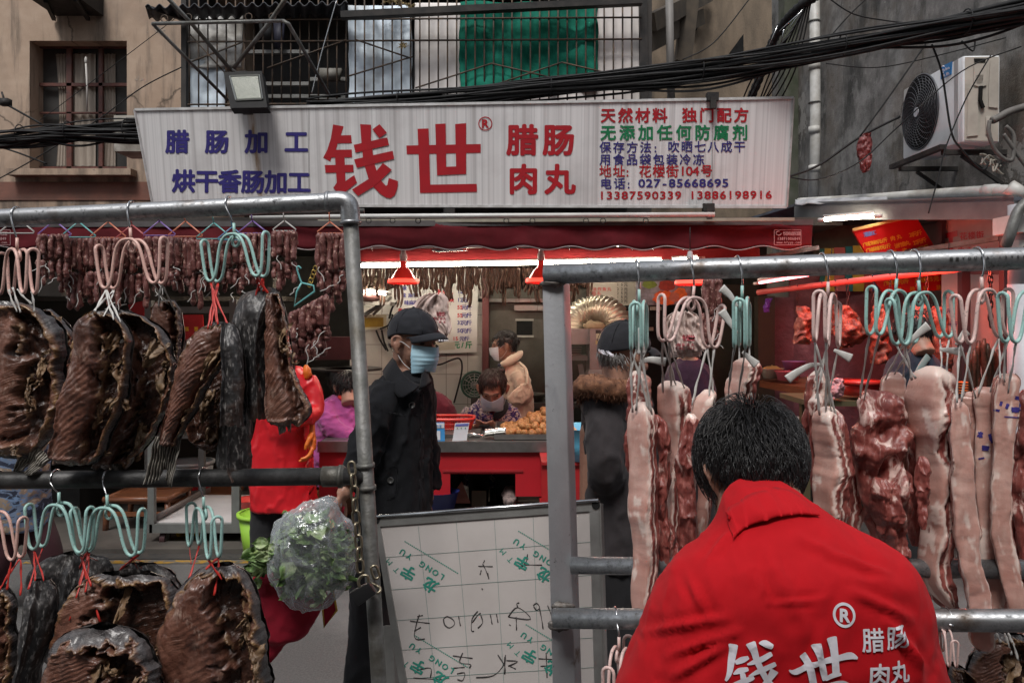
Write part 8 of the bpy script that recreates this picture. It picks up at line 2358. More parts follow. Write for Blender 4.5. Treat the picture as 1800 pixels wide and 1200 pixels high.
# ================= old man in cap, mask and dark coat
Yw = 3.2
pm = person('old man in black cap, blue mask and dark wool coat walking past the stall',(P(690,0,Yw).x,Yw,0))
hc = P(727,603,Yw)
M = HM(-127,-3)
mb = MB(); q = head(mb,hc,M,1.0)
sh = P(690,700,Yw)
mb.tube([P(715,650,Yw),P(700,720,Yw + .02),P(690,850,Yw),P(680,960,Yw)],[.07,.12,.13,.13],16)
wr = P(601,872,2.93)
mb.tube(smooth_path([P(672,700,Yw - .14),P(640,800,Yw - .17),wr],6),lambda t: .05 - .024 * t,12)
hand(mb,wr,Vector((-.45,-.25,-1)),Vector((.8,-.3,-.3)),1,1.1)
mb.tube(smooth_path([P(740,700,Yw + .14),P(745,800,Yw + .17),P(752,880,Yw + .1)],6),lambda t: .05 - .024 * t,12)
hand(mb,P(752,880,Yw + .1),Vector((.1,-.1,-1)),Vector((-1,0,0)),-1,.7)
hz = P(0,950,Yw).z
kn = [P(652,1080,Yw - .02),P(690,1080,Yw + .1)]; ft = [Vector((P(640,0,Yw).x,Yw - .06,.07)),Vector((P(720,0,Yw).x,Yw + .14,.07))]
legs(mb,[P(655,940,Yw - .06),P(700,940,Yw + .1)],kn,ft,(.075,.055,.04))
mb.remesh(.0065,5); mb.disp(lambda c,n: n * .0015 * fbm(c * 45)); mb.build('body',SKN,pm)
eyes(pm,q)
MASKB = mat('blue face mask',(.34,.56,.68),(.42,.63,.73),14,.75)
EL = mat('ear elastic',(.5,.5,.5))
face_mask(pm,q,MASKB,EL)
cap(pm,q,M,fabric('black wool cap',(.012,.013,.017),(.018,.019,.024)))
mb = MB()
for i in range(5): mb.ell(q(.028 - i * .012,.168 - .002 * abs(i - 2),.022),.004,8,6)
mb.build('stud',INKWHITE,pm)
hair_strands(pm,q,M,1.0,500,mat('greying hair',(.06,.058,.055),(.02,.02,.02),80),-.03,9,(0,-.05,.1),.022,.0012,.003,.0)
k = NT('charcoal wool',.9,0,.15)
k.col(k.mix(k.ramp(k.noise(260,det=2),[(.62,0.),(.72,.5)]),k.ramp(k.noise(6),[(.3,(.0075,.008,.0095)),(.7,(.013,.0135,.016))]),(.035,.037,.042))).bump(k.noise(150),.3,.003)
k.b.inputs['Sheen Weight'].default_value = .04
WOOL = k.m
mb = MB()
torso(mb,[(648,694,748,.07),(662,676,756,.1),(685,660,760,.14),(720,648,760,.16),(770,640,758,.165),(820,634,757,.17),(870,628,757,.175),(920,622,757,.18),(985,618,757,.18)],Yw,.16,2.4)
mb.tube(smooth_path([P(684,684,Yw - .1),P(662,730,Yw - .17),P(636,800,Yw - .2),P(612,856,Yw - .24)],6),lambda t: .078 - .022 * t,16)
mb.tube(smooth_path([P(738,684,Yw + .12),P(744,780,Yw + .18),P(752,862,Yw + .12)],6),lambda t: .075 - .02 * t,16)
CO = cloth(mb,'coat',WOOL,pm,.009,5,.02,7,3)
def collar(pts_up,pts_lo,Y,m,parent,name='collar',th=.012,y2=None):
 A = smooth_path([P(a,b,Y + d) for a,b,d in pts_up],6); B = smooth_path([P(a,b,Y + d) for a,b,d in pts_lo],6)
 mb = MB(); mm = min(len(A),len(B))
 mb.grid(lambda u,v: L2(A[min(mm - 1,int(round(u * (mm - 1))))],B[min(mm - 1,int(round(u * (mm - 1))))],v) + Vector((0,-.012 * math.sin(v * 3.1),0)),mm - 1,6)
 o = mb.build(name,m,parent); o.modifiers.new('s','SOLIDIFY').thickness = th; return o
collar([(690,628,.06),(694,634,-.06),(706,652,-.12),(722,668,-.15),(738,676,-.15)],[(672,652,.06),(676,664,-.1),(690,685,-.17),(704,700,-.19),(722,690,-.185)],Yw,WOOL,CO)
collar([(748,648,-.06),(754,652,-.02),(756,656,.05)],[(738,682,-.15),(752,676,-.12),(760,668,.0)],Yw,WOOL,CO)
mb = MB(); mb.tube(smooth_path([P(738,690,Yw - .172),P(738,740,Yw - .185),P(736,800,Yw - .19),P(735,900,Yw - .2),P(735,960,Yw - .2)],6),.006,6); mb.tube(smooth_path([P(684,722,Yw - .175),P(702,730,Yw - .18),P(730,732,Yw - .185)],6),.004,6); mb.tube(smooth_path([P(676,828,Yw - .19),P(694,822,Yw - .19),P(694,870,Yw - .2),P(676,882,Yw - .2)],6),.004,6)
project(mb,CO,ORG[pm.name],eps=.001); mb.build('seam',WOOL,CO)
for uu,vv in ((721,714),(684,847)):
 mb = MB(); c = P(uu,vv,Yw - .2); mb.lathe([(0,0),(.009,.001),(.012,.005),(.012,0)],c,16,Matrix.Rotation(R(90),3,'X')); mb2 = MB(); mb2.v = [c]; project(mb2,CO,ORG[pm.name]); dlt = mb2.v[0] - c; mb.v = [p + dlt for p in mb.v]
 mb.build('button',mat('horn button',(.05,.05,.05),(.14,.14,.14),30,.3),CO)
mb = MB(); legs(mb,[P(655,930,Yw - .06),P(700,930,Yw + .1)],kn,[Vector((f.x,f.y,.05)) for f in ft],(.1,.085,.085)); mb.remesh(.014,4); mb.disp(wrinkle(.008,8,seed=5)); mb.build('trousers',DKTR,pm)
shoes(pm,[(f.x,f.y) for f in ft],(1,-.3,0))
VB = thing('vegetable_bag','clear plastic bag full of leafy greens swinging behind the man in the dark coat','bag',P(545,1060,2.85))
cV = P(548,972,2.85)
k = NT('leaf green',.45)
k.col(k.ramp(k.noise(12,det=4),[(.3,(.05,.12,.03)),(.5,(.17,.28,.09)),(.66,(.45,.53,.3))])).bump(k.noise(60),.5,.004)
LEAF = k.m
rr = random.Random(6)
mb = MB()
def leaf(c,d,w,ln,nrm,sd):
 d = d.normalized(); s_ = d.cross(nrm).normalized(); n_ = s_.cross(d)
 def fn(u,v):
  x = (u - .5) * 2; ww = w * math.sin(min(1,v * 1.05 + .05) * math.pi) ** .6
  return c + d * (ln * v) + s_ * (x * ww) + n_ * (.012 * math.sin(v * 5 + sd) + .01 * abs(x) + .004 * math.sin(u * 12 + sd) + .014 * fbm(Vector((u * 4,v * 5,sd))))
 mb.grid(fn,6,8)
for i in range(430):
 a,z = rr.uniform(0,6.28),rr.uniform(-1,1); r_ = math.sqrt(1 - z * z)
 dr = Vector((r_ * math.cos(a),r_ * math.sin(a),z))
 c = cV + Vector((dr.x * .125,dr.y * .09,dr.z * .15)) * rr.uniform(.55,.9)
 leaf(c,Vector((rr.uniform(-1,1),rr.uniform(-.4,.4),rr.uniform(-1,.4))),rr.uniform(.012,.03),rr.uniform(.04,.09),dr,rr.uniform(0,9))
for i in range(26):
 c = P(rr.uniform(448,496),rr.uniform(950,1020),2.85 + rr.uniform(-.06,.06))
 leaf(c,Vector((-1,rr.uniform(-.3,.3),rr.uniform(-.6,.6))),rr.uniform(.01,.022),rr.uniform(.04,.07),Vector((0,-1,.3)),rr.uniform(0,9))
mb.build('leafy_greens',LEAF,VB)
mb = MB()
for i in range(14): mb.tube(smooth_path([P(495 + rr.uniform(-8,8),985 + rr.uniform(-22,22),2.83),P(475,985 + rr.uniform(-22,22),2.82),P(445 + rr.uniform(-6,10),990 + rr.uniform(-28,26),2.83)],4),.005,6)
mb.build('stem',mat('pale stem',(.3,.38,.14),(.2,.3,.1),14,.5),VB)
FM = bpy.data.materials.new('clear bag film'); FM.use_nodes = True
nt = FM.node_tree; nt.nodes.remove(nt.nodes['Principled BSDF'])
tr = nt.nodes.new('ShaderNodeBsdfTransparent'); gl_ = nt.nodes.new('ShaderNodeBsdfGlossy'); df = nt.nodes.new('ShaderNodeBsdfTranslucent'); dd = nt.nodes.new('ShaderNodeBsdfDiffuse'); mx = nt.nodes.new('ShaderNodeMixShader'); mx2 = nt.nodes.new('ShaderNodeMixShader'); lw = nt.nodes.new('ShaderNodeLayerWeight')
tc = nt.nodes.new('ShaderNodeTexCoord'); nz_ = nt.nodes.new('ShaderNodeTexNoise'); bp_ = nt.nodes.new('ShaderNodeBump'); rp2 = nt.nodes.new('ShaderNodeValToRGB'); ad = nt.nodes.new('ShaderNodeMath'); ad.operation = 'ADD'; ad.use_clamp = True
nz_.inputs['Scale'].default_value = 9; nz_.inputs['Detail'].default_value = 5; nz_.inputs['Distortion'].default_value = 1.4
nt.links.new(tc.outputs['Object'],nz_.inputs['Vector']); nt.links.new(nz_.outputs[0],bp_.inputs['Height']); bp_.inputs['Strength'].default_value = 1; bp_.inputs['Distance'].default_value = .03
nt.links.new(bp_.outputs[0],gl_.inputs['Normal']); gl_.inputs['Roughness'].default_value = .16; gl_.inputs['Color'].default_value = (.85,.88,.9,1); dd.inputs['Color'].default_value = (.7,.74,.78,1)
lw.inputs['Blend'].default_value = .25; nt.links.new(bp_.outputs[0],lw.inputs['Normal'])
rp2.color_ramp.elements[0].color = (.16,.16,.16,1); rp2.color_ramp.elements[0].position = .55; rp2.color_ramp.elements[1].position = .72; rp2.color_ramp.elements[1].color = (.6,.6,.6,1); nt.links.new(nz_.outputs[0],rp2.inputs[0])
nt.links.new(lw.outputs['Facing'],ad.inputs[0]); nt.links.new(rp2.outputs[0],ad.inputs[1])
mul = nt.nodes.new('ShaderNodeMath'); mul.operation = 'MULTIPLY'; mul.inputs[1].default_value = .8; nt.links.new(ad.outputs[0],mul.inputs[0])
nt.links.new(mul.outputs[0],mx.inputs[0]); nt.links.new(tr.outputs[0],mx.inputs[1]); nt.links.new(mx2.outputs[0],mx.inputs[2])
mx2.inputs[0].default_value = .55; nt.links.new(gl_.outputs[0],mx2.inputs[1]); nt.links.new(dd.outputs[0],mx2.inputs[2])
nt.links.new(mx.outputs[0],nt.nodes['Material Output'].inputs[0])
mb = MB()
def bagfn(u,v):
 an = u * 6.2832; th = v * math.pi
 r_ = math.sin(th) ** .8
 if v < .3: r_ *= L2(.45,1,v / .3)
 p = cV + Vector((.152 * r_ * math.cos(an) + .03 * (1 - v) * (v < .5) * (.5 - v) * 2,.12 * r_ * math.sin(an),.19 * math.cos(th)))
 d = p - cV
 return p + d.normalized() * (.016 * fbm(Vector((d.x * 16,d.y * 16,d.z * 9)),3) + .006 * (1 - min(1,3 * abs(fbm(Vector((d.x * 18,d.y * 18,d.z * 5)),3)))))
mb.grid(bagfn,90,70,closed_u=True)
mb.tube(smooth_path([P(556,892,2.86),P(578,880,2.88),P(600,884,2.92)],5),[.03,.028,.026,.022,.02,.02,.018,.016,.016,.014,.014],10,flat=(.4,(0,1,0)))
mb.build('film',FM,VB)
RBG = thing('cloth_bag','red cloth bag with yellow edged flap hanging below the bag of greens','bag',P(500,1165,2.95))
CRM = fabric('crimson cloth',(.3,.008,.025),(.22,.006,.02))
mb = MB(); torso(mb,[(998,434,452,.02),(1010,434,500,.04),(1040,437,575,.06),(1070,440,566,.06),(1100,452,548,.055),(1122,463,530,.05),(1126,468,512,.03),(1145,468,492,.02),(1166,468,474,.01)],2.95,.05,2.2)
BG = cloth(mb,'body',CRM,RBG,.009,4,.006,10,4)
mb = MB()
fl = [(566,1058),(585,1036),(592,1072),(570,1102)]
a = [P(x,y,2.88) for x,y in fl]; mb.slabq(a,.008); FLP = mb.build('flap',CRM,RBG,smooth=False)
mb = MB(); mb.tube([a[0],a[3],a[2],a[1]],.004,6); mb.build('yellow_piping',mat('gold braid',(.5,.3,.04)),FLP)
mb = MB(); mb.tube(smooth_path([P(560,1030,2.9),P(590,960,2.95),P(603,890,2.93)],6),.007,6); mb.build('strap',CRM,RBG)
# ================= man with fur hood, right of the square post
Yr = 3.05
ph_ = person('grey haired man in a black cap and fur hooded jacket behind the square post',(P(1080,0,Yr).x,Yr,0))
hc = P(1098,627,Yr)
M = HM(-58,-6)
mb = MB(); q = head(mb,hc,M,.98)
mb.tube([P(1090,680,Yr),P(1078,760,Yr),P(1078,900,Yr),P(1080,980,Yr)],[.08,.13,.13,.12],16)
for a,b,c,sd in ((P(1066,720,Yr - .12),P(1066,830,Yr - .14),P(1080,876,Yr + .06),1),(P(1120,720,Yr + .14),P(1130,830,Yr + .15),P(1140,860,Yr + .25),-1)):
 mb.tube(smooth_path([a,b,c],6),lambda t: .05 - .022 * t,12); hand(mb,c,Vector((.6,.6,0)),Vector((0,0,-1)),sd,.8)
kn = [P(1085,1080,Yr - .05),P(1120,1080,Yr + .06)]; ft = [Vector((P(1085,0,Yr).x,Yr - .04,.07)),Vector((P(1130,0,Yr).x,Yr + .1,.07))]
legs(mb,[P(1075,960,Yr - .06),P(1105,960,Yr + .06)],kn,ft,(.075,.055,.04))
mb.remesh(.0075,5); mb.build('body',SKN,ph_)
hair_strands(ph_,q,M,.98,1500,GHAIR,-.07,19,(0,-.05,.1),.03,.0014,.004,.01)
CAPO = cap(ph_,q,M,fabric('black knit cap',(.012,.012,.015),(.02,.02,.024)),.98)
mb = MB(); rp_ = random.Random(3)
for i in range(14):
 a = -.3 + i * .035 ; pts = [(1062 + i * 1.15 + rp_.uniform(-1,1),620 + i * .25 + rp_.uniform(-4,4)) for _ in range(3)]
 mb.tube([P(x,y,Yr - .2) for x,y in pts],.0022,5)
dense(mb,.01); project(mb,CAPO,ORG[ph_.name],eps=.0025); mb.build('embroidery',INKWHITE,CAPO)
JB = fabric('brown black jacket',(.04,.034,.036),(.026,.023,.025))
mb = MB()
torso(mb,[(668,1052,1118,.08),(690,1032,1128,.13),(730,1024,1134,.165),(800,1024,1140,.17),(880,1026,1142,.17),(950,1028,1138,.165),(990,1032,1136,.16)],Yr,.16,2.4)
mb.tube(smooth_path([P(1064,700,Yr - .1),P(1063,760,Yr - .17),P(1064,830,Yr - .18),P(1076,872,Yr + .0)],6),lambda t: .08 - .02 * t,16)
mb.tube(smooth_path([P(1112,700,Yr + .12),P(1130,800,Yr + .18),P(1138,858,Yr + .22)],6),lambda t: .078 - .02 * t,16)
cloth(mb,'jacket',JB,ph_,.011,6,.012,8,8)
mb = MB(); torso(mb,[(672,1040,1100,.05),(700,1022,1108,.1),(735,1026,1108,.11),(752,1044,1100,.06)],Yr - .09,.1,2.2,30,16); mb.remesh(.012,4); mb.disp(wrinkle(.008,10,seed=2)); HD = mb.build('hood',JB,ph_)
k = NT('brown fur',.8); k.col(k.ramp(k.noise(50,det=6),[(.3,(.05,.02,.01)),(.55,(.16,.065,.03)),(.75,(.3,.15,.08))])); FUR = k.m
mb = MB(); fp = smooth_path([P(1018,690,Yr - .1),P(1026,679,Yr - .16),P(1048,678,Yr - .2),P(1072,684,Yr - .21),P(1095,686,Yr - .18),P(1112,682,Yr - .1)],8)
mb.tube(fp,lambda t: .034 * (.7 + .5 * math.sin(math.pi * (.12 + .76 * t))),18); mb.disp(lambda c,n: n * .01 * fbm(c * 50))
rr = random.Random(5)
for i in range(2200):
 j = rr.randrange(len(fp) - 1); c = L2(fp[j],fp[j + 1],rr.random()); a = rr.uniform(0,6.28)
 d = Vector((rr.uniform(-.3,.3),math.cos(a),math.sin(a))).normalized(); b = c + d * .028
 e = b + (d + Vector((rr.uniform(-.5,.2),rr.uniform(-.4,.4),rr.uniform(-.8,.2)))) * rr.uniform(.008,.02)
 mb.tube([b,L2(b,e,.5) + d * .003,e],[.0013,.0009,.0002],3,cap=False)
mb.build('fur_trim',FUR,HD)
mb = MB(); legs(mb,[P(1075,950,Yr - .06),P(1105,950,Yr + .06)],kn,[Vector((f.x,f.y,.05)) for f in ft],(.1,.085,.08)); mb.remesh(.014,4); mb.disp(wrinkle(.008,8,seed=7)); mb.build('trousers',DKTR,ph_)
shoes(ph_,[(f.x,f.y) for f in ft],(.8,.5,0))
# ================= woman in the cream coat
Ys = 6.62
pw = person('woman in a cream fleece coat and white face mask standing behind the counter in profile',(P(905,0,Ys).x,Ys,0))
hc = P(886,608,Ys)
M = HM(98,-4)
mb = MB(); q = head(mb,hc,M,1.02)
mb.tube([P(896,640,Ys),P(905,680,Ys),P(908,780,Ys),P(908,820,Ys)],[.07,.12,.13,.13],14)
c = P(900,712,Ys + .06)
mb.tube(smooth_path([P(908,660,Ys - .14),P(924,694,Ys - .16),c],5),lambda t: .045 - .02 * t,10); hand(mb,c,Vector((-1,.2,-.1)),Vector((0,0,-1)),1,.6)
z0 = P(0,800,Ys).z
hp_ = [Vector((hc.x + .06,Ys - .07,z0)),Vector((hc.x + .06,Ys + .07,z0))]; ft = [Vector((hc.x + .05,Ys - .08,.11)),Vector((hc.x + .05,Ys + .08,.11))]
legs(mb,hp_,[L2(a,b,.5) for a,b in zip(hp_,ft)],ft,(.07,.05,.04)); mb.remesh(.01,4); mb.build('body',SKN,pw)
eyes(pw,q); face_mask(pw,q,mat('white face mask',(.55,.56,.6),(.46,.47,.5),14,.7),EL)
hair_strands(pw,q,M,1.02,900,HAIR,-.04,23,(0,-.09,.05),.04,.0018,.003,9,.07,.052)
mb = MB(); mb.ell(q(0,-.1,.03),(.035,.035,.035),14,10); mb.disp(lambda c,n: n * .006 * fbm(c * 60)); mb.build('hair_bun',HAIR,pw)
CRE = fabric('cream fleece',(.6,.5,.4),(.5,.41,.32),300,.5,.3)
mb = MB(); torso(mb,[(636,886,914,.08),(648,878,924,.12),(665,874,932,.14),(690,876,936,.15),(720,884,938,.15),(770,890,936,.16),(815,888,938,.16)],Ys,.15,2.3)
mb.tube(smooth_path([P(908,656,Ys - .12),P(918,676,Ys - .17),P(926,692,Ys - .16),P(916,706,Ys - .08),P(904,712,Ys + .02)],5),lambda t: .062 - .012 * t,14)
CC_ = cloth(mb,'coat',CRE,pw,.012,5,.012,8,12)
mb = MB(); mb.tube(smooth_path([P(878,646,Ys - .06),P(886,640,Ys - .13),P(900,632,Ys - .12),P(914,622,Ys - .02),P(914,622,Ys + .06)],6),lambda t: .014 + .02 * math.sin(t * 3.1),14); mb.disp(wrinkle(.008,12,seed=4)); mb.build('hood',CRE,CC_)
mb = MB(); mb.ell(P(878,642,Ys - .14),(.016,.02,.016)); mb.build('scarf',mat('navy scarf',(.02,.025,.06)),CC_)
BAGC = thing('shoulder_bag','cream rounded shoulder bag at the hip of the woman in the cream coat','bag',P(912,712,6.36))
mb = MB(); torso(mb,[(674,916,931,.015),(682,906,934,.02),(692,896,935,.025),(702,893,930,.02),(709,900,918,.015)],6.4,.02,2.8,30,16); cloth(mb,'pouch',CRE,BAGC,.008,2,.012,14,2)
mb = MB(); mb.tube(smooth_path([P(928,676,6.36),P(925,650,6.44),P(912,636,6.5)],6),.012,6,flat=(.3,(0,1,0))); mb.build('strap',CRE,BAGC)
mb = MB(); legs(mb,hp_,[L2(a,b,.5) for a,b in zip(hp_,ft)],[Vector((f.x,f.y,.08)) for f in ft],(.09,.075,.065)); mb.build('trousers',DKTR,pw)
shoes(pw,[(f.x,f.y) for f in ft],(-1,0,0))
# ================= seated woman in the floral jacket
Yf = 6.12
pf = person('woman in a violet floral jacket and face mask seated at the counter looking down',(P(862,0,Yf).x,Yf,0))
hc = P(866,684,Yf - .12)
M = HM(176,-30)
mb = MB(); q = head(mb,hc,M,1.2)
mb.tube([P(863,700,Yf),P(862,740,Yf + .05),P(862,800,Yf + .1),P(862,850,Yf + .1)],[.07,.12,.13,.14],14)
wl,wr = P(836,748,5.93),P(868,746,5.93)
mb.tube(smooth_path([P(825,725,Yf),P(812,765,Yf - .05),wl],5),lambda t: .045 - .02 * t,10); hand(mb,wl,Vector((1,-.45,.05)),Vector((.2,.5,1)),1,.5,.95)
mb.tube(smooth_path([P(900,725,Yf),P(908,765,Yf - .05),wr],5),lambda t: .045 - .02 * t,10); hand(mb,wr,Vector((-1,-.5,.05)),Vector((-.2,.4,1)),-1,.5,.95)
zs_ = .46
hp_ = [Vector((hc.x - .09,Yf + .1,zs_)),Vector((hc.x + .09,Yf + .1,zs_))]; kn = [Vector((hc.x - .1,Yf - .25,zs_)),Vector((hc.x + .1,Yf - .25,zs_))]; ft = [Vector((hc.x - .1,Yf - .22,.11)),Vector((hc.x + .1,Yf - .22,.11))]
legs(mb,hp_,kn,ft,(.075,.06,.04)); mb.remesh(.009,4); mb.build('body',SKN,pf)
eyes(pf,q,1.2); face_mask(pf,q,mat('pale blue face mask',(.32,.42,.52),(.4,.5,.58),14,.7),EL,1.2)
hair_strands(pf,q,M,1.2,1300,mat('dark brown hair',(.02,.012,.01),(.035,.022,.018),60,.4),-.03,29,(0,-.06,.08),.04,.0018,.003,9,.075,.05)
mb = MB(); mb.ell(q(-.05,-.07,.09),(.035,.035,.035),14,10); mb.disp(lambda c,n: n * .006 * fbm(c * 60)); mb.build('hair_bun',HAIR,pf)
k = NT('floral print',.8,0,.2)
v1 = k.noise(17,det=5,dist=2.2); v2 = k.noise(26,det=4,dist=2.5)
c = k.ramp(v1,[(.46,(.035,.025,.11)),(.5,(.035,.025,.11)),(.52,(.5,.42,.36)),(.6,(.36,.3,.3)),(.63,(.05,.04,.14))])
k.col(k.mix(k.ramp(v2,[(.6,0.),(.63,.8)]),c,(.12,.06,.16))).bump(k.noise(20),.3,.006)
mb = MB(); torso(mb,[(702,846,886,.07),(712,830,900,.1),(728,818,910,.14),(750,812,914,.16),(790,812,914,.17),(850,812,916,.18)],Yf + .05,.15,2.4)
mb.tube(smooth_path([P(830,722,Yf + .02),P(814,752,Yf - .03),P(818,766,Yf - .1),P(834,752,5.97)],6),lambda t: .072 - .02 * t,14)
mb.tube(smooth_path([P(896,722,Yf + .02),P(908,752,Yf - .03),P(900,766,Yf - .1),P(876,750,5.97)],6),lambda t: .072 - .02 * t,14)
FJ = cloth(mb,'floral_jacket',k.m,pf,.011,4,.01,9,14)
collar([(842,700,.0),(846,712,-.1),(856,724,-.14),(866,726,-.145)],[(838,704,.0),(838,720,-.11),(850,736,-.16),(866,740,-.16)],Yf + .04,k.m,FJ); collar([(886,698,.0),(884,712,-.1),(876,722,-.14),(868,726,-.145)],[(892,702,.0),(894,716,-.11),(884,732,-.16),(868,740,-.16)],Yf + .04,BLKCLOTH,FJ)
mb = MB(); mb.ell(P(866,722,Yf - .06),(.03,.03,.05)); mb.build('red_shirt',mat('dark red shirt',(.2,.01,.03)),pf)
mb = MB(); legs(mb,hp_,kn,[Vector((f.x,f.y,.09)) for f in ft],(.1,.08,.065)); mb.build('trousers',DKTR,pf)
shoes(pf,[(f.x,f.y) for f in ft],(0,-1,0))
mb = MB(); mb.box(P(852,747,5.88),(.075,.14,.009)); o = mb.build('mobile_phone',BLACK,smooth=False); tag(o,'dark mobile phone held by the seated woman in the floral jacket','phone')
mb = MB(); mb.lathe([(0,.42),(.17,.42),(.17,.4),(.03,.38),(.03,.03),(.16,0.04),(0,.04)],Vector((hc.x,Yf + .12,0)),20); tag(mb.build('round_stool',DARKM),'dark round stool under the woman in the floral jacket','stool')
# ================= person in red apron (head behind the sausages)
Ya = 4.9
pa = person('person in a shiny red apron and orange gloves standing behind the grey skinned fish',(P(500,0,Ya).x,Ya,0))
hc = P(492,600,Ya); M = HM(150,-8)
mb = MB(); q = head(mb,hc,M,1.0)
mb.tube([P(495,640,Ya),P(498,720,Ya),P(498,820,Ya),P(498,880,Ya)],[.07,.12,.13,.13],14)
wr = P(546,752,Ya - .14)
mb.tube(smooth_path([P(545,675,Ya),P(553,722,Ya - .02),P(530,735,Ya - .16),P(505,735,Ya - .22)],5),lambda t: .045 - .015 * t,10); hand(mb,P(505,735,Ya - .22),Vector((-1,-.3,0)),Vector((0,.3,1)),1,.7)
mb.tube(smooth_path([P(455,675,Ya),P(448,722,Ya + .05),P(520,755,Ya + .18),P(546,762,Ya + .15)],5),lambda t: .045 - .015 * t,10)
ft = [Vector((P(455,0,Ya).x,Ya,.07)),Vector((P(510,0,Ya).x,Ya + .06,.07))]
hp_ = [P(470,870,Ya),P(522,870,Ya + .02)]; kn = [P(462,960,Ya - .02),P(515,960,Ya + .03)]
legs(mb,hp_,kn,ft,(.075,.055,.04)); mb.remesh(.009,4); mb.build('body',SKN,pa)
eyes(pa,q); hair_strands(pa,q,M,1.0,700,HAIR,-.06,33,(0,-.05,.09),.05,.002,.006)
GLV = mat('orange rubber glove',(.62,.14,.01),(.55,.11,.01),12,.45)
mb = MB(); hand(mb,P(549,756,Ya - .1),Vector((.1,-.3,-1)),Vector((-1,-.3,0)),1,.7,1.35); mb.remesh(.005,2); mb.build('glove',GLV,pa)
mb = MB(); mb.ell(P(540,654,Ya - .05),(.025,.03,.045)); mb.disp(lambda c,n: n * .01 * fbm(c * 40)); mb.build('neckerchief',GLV,pa)
k = NT('shiny red apron',.42,0,.5); k.col(k.mix(k.ramp(k.noise(5),[(.35,0.),(.65,1.)]),(.56,.01,.018),(.48,.008,.014))).bump(k.noise(12,det=4),.3,.01); APR = k.m
mb = MB(); torso(mb,[(645,476,526,.08),(660,460,544,.12),(690,452,548,.14),(740,452,546,.145),(790,442,549,.15),(840,440,553,.16),(880,443,556,.165),(893,446,557,.165)],Ya,.15,2.5)
mb.tube(smooth_path([P(540,668,Ya),P(550,690,Ya - .02),P(552,722,Ya - .06),P(530,734,Ya - .18),P(510,735,Ya - .22)],6),lambda t: .068 - .012 * t,14)
mb.tube(smooth_path([P(460,668,Ya),P(448,700,Ya + .02),P(446,725,Ya + .06)],6),lambda t: .068 - .01 * t,14)
AP = cloth(mb,'apron',APR,pa,.011,6,.014,6,17)
mb = MB(); mb.tube(smooth_path([P(516,756,Ya - .2),P(532,800,Ya - .2),P(540,850,Ya - .2),P(543,892,Ya - .2)],6),.005,6); project(mb,AP,ORG[pa.name]); mb.build('hem',APR,AP)
mb = MB(); legs(mb,hp_,kn,[Vector((f.x,f.y,.05)) for f in ft],(.1,.08,.07)); mb.remesh(.014,3); mb.disp(wrinkle(.006,9,seed=3)); mb.build('trousers',DKTR,pa)
shoes(pa,[(f.x,f.y) for f in ft],(-.6,-1,0))
# ================= crouching person in magenta
Yp = 5.7
pp_ = person('person in a magenta padded jacket sitting with back turned beside the left grey post',(P(600,0,Yp).x,Yp,0))
hc = P(611,682,Yp); M = HM(20,-30)
mb = MB(); q = head(mb,hc,M,1.0); mb.tube([P(610,700,Yp),P(600,760,Yp),P(598,830,Yp)],[.07,.14,.14],14)
z_ = P(0,835,Yp).z
hp_ = [Vector((hc.x - .12,Yp,z_)),Vector((hc.x + .06,Yp,z_))]; kn = [Vector((hc.x - .12,Yp + .4,z_ + .02)),Vector((hc.x + .06,Yp + .4,z_ + .02))]; ft = [Vector((hc.x - .12,Yp + .38,.09)),Vector((hc.x + .06,Yp + .38,.09))]
legs(mb,hp_,kn,ft,(.08,.06,.045)); mb.remesh(.011,4); mb.build('body',SKN,pp_)
hair_strands(pp_,q,M,1.0,900,HAIR,-.1,37,(0,-.05,.09),.09,.002,.006)
MAG = fabric('magenta nylon',(.32,.06,.22),(.24,.045,.16),300,.5,.2)
mb = MB(); torso(mb,[(696,582,620,.07),(710,566,634,.12),(740,556,644,.16),(780,550,648,.17),(820,547,650,.18),(850,548,650,.17)],Yp,.16,2.4)
mb.tube(smooth_path([P(572,715,Yp - .08),P(585,752,Yp - .18),P(640,780,Yp - .16)],6),lambda t: .085 - .02 * t,14)
MJ = cloth(mb,'padded_jacket',MAG,pp_,.012,4,.02,7,19,(1,1,1.6))
mb = MB(); mb.grid(lambda u,v: P(L2(558,604,u) + 6 * math.sin(v * 3),L2(778,806,v) - 6 * u,Yp - .3),14,10); project(mb,MJ,ORG[pp_.name],eps=.004); mb.build('patch',mat('olive patch',(.13,.09,.055)),MJ)
mb = MB(); mb.tube(smooth_path([P(596,697,Yp - .07),P(606,703,Yp - .1),P(616,706,Yp - .1)],5),.014,8); mb.build('red_collar',REDP,pp_)
mb = MB(); legs(mb,hp_,kn,[Vector((f.x,f.y,.07)) for f in ft],(.1,.08,.07)); mb.build('trousers',DKTR,pp_)
shoes(pp_,[(f.x,f.y) for f in ft],(0,1,0))
mb = MB(); mb.box((hc.x - .03,Yp,z_ / 2 - .03),(.36,.3,z_ - .1)); tag(mb.build('wooden_box_seat',WOOD,smooth=False),'brown wooden box seat under the person in magenta','stool')
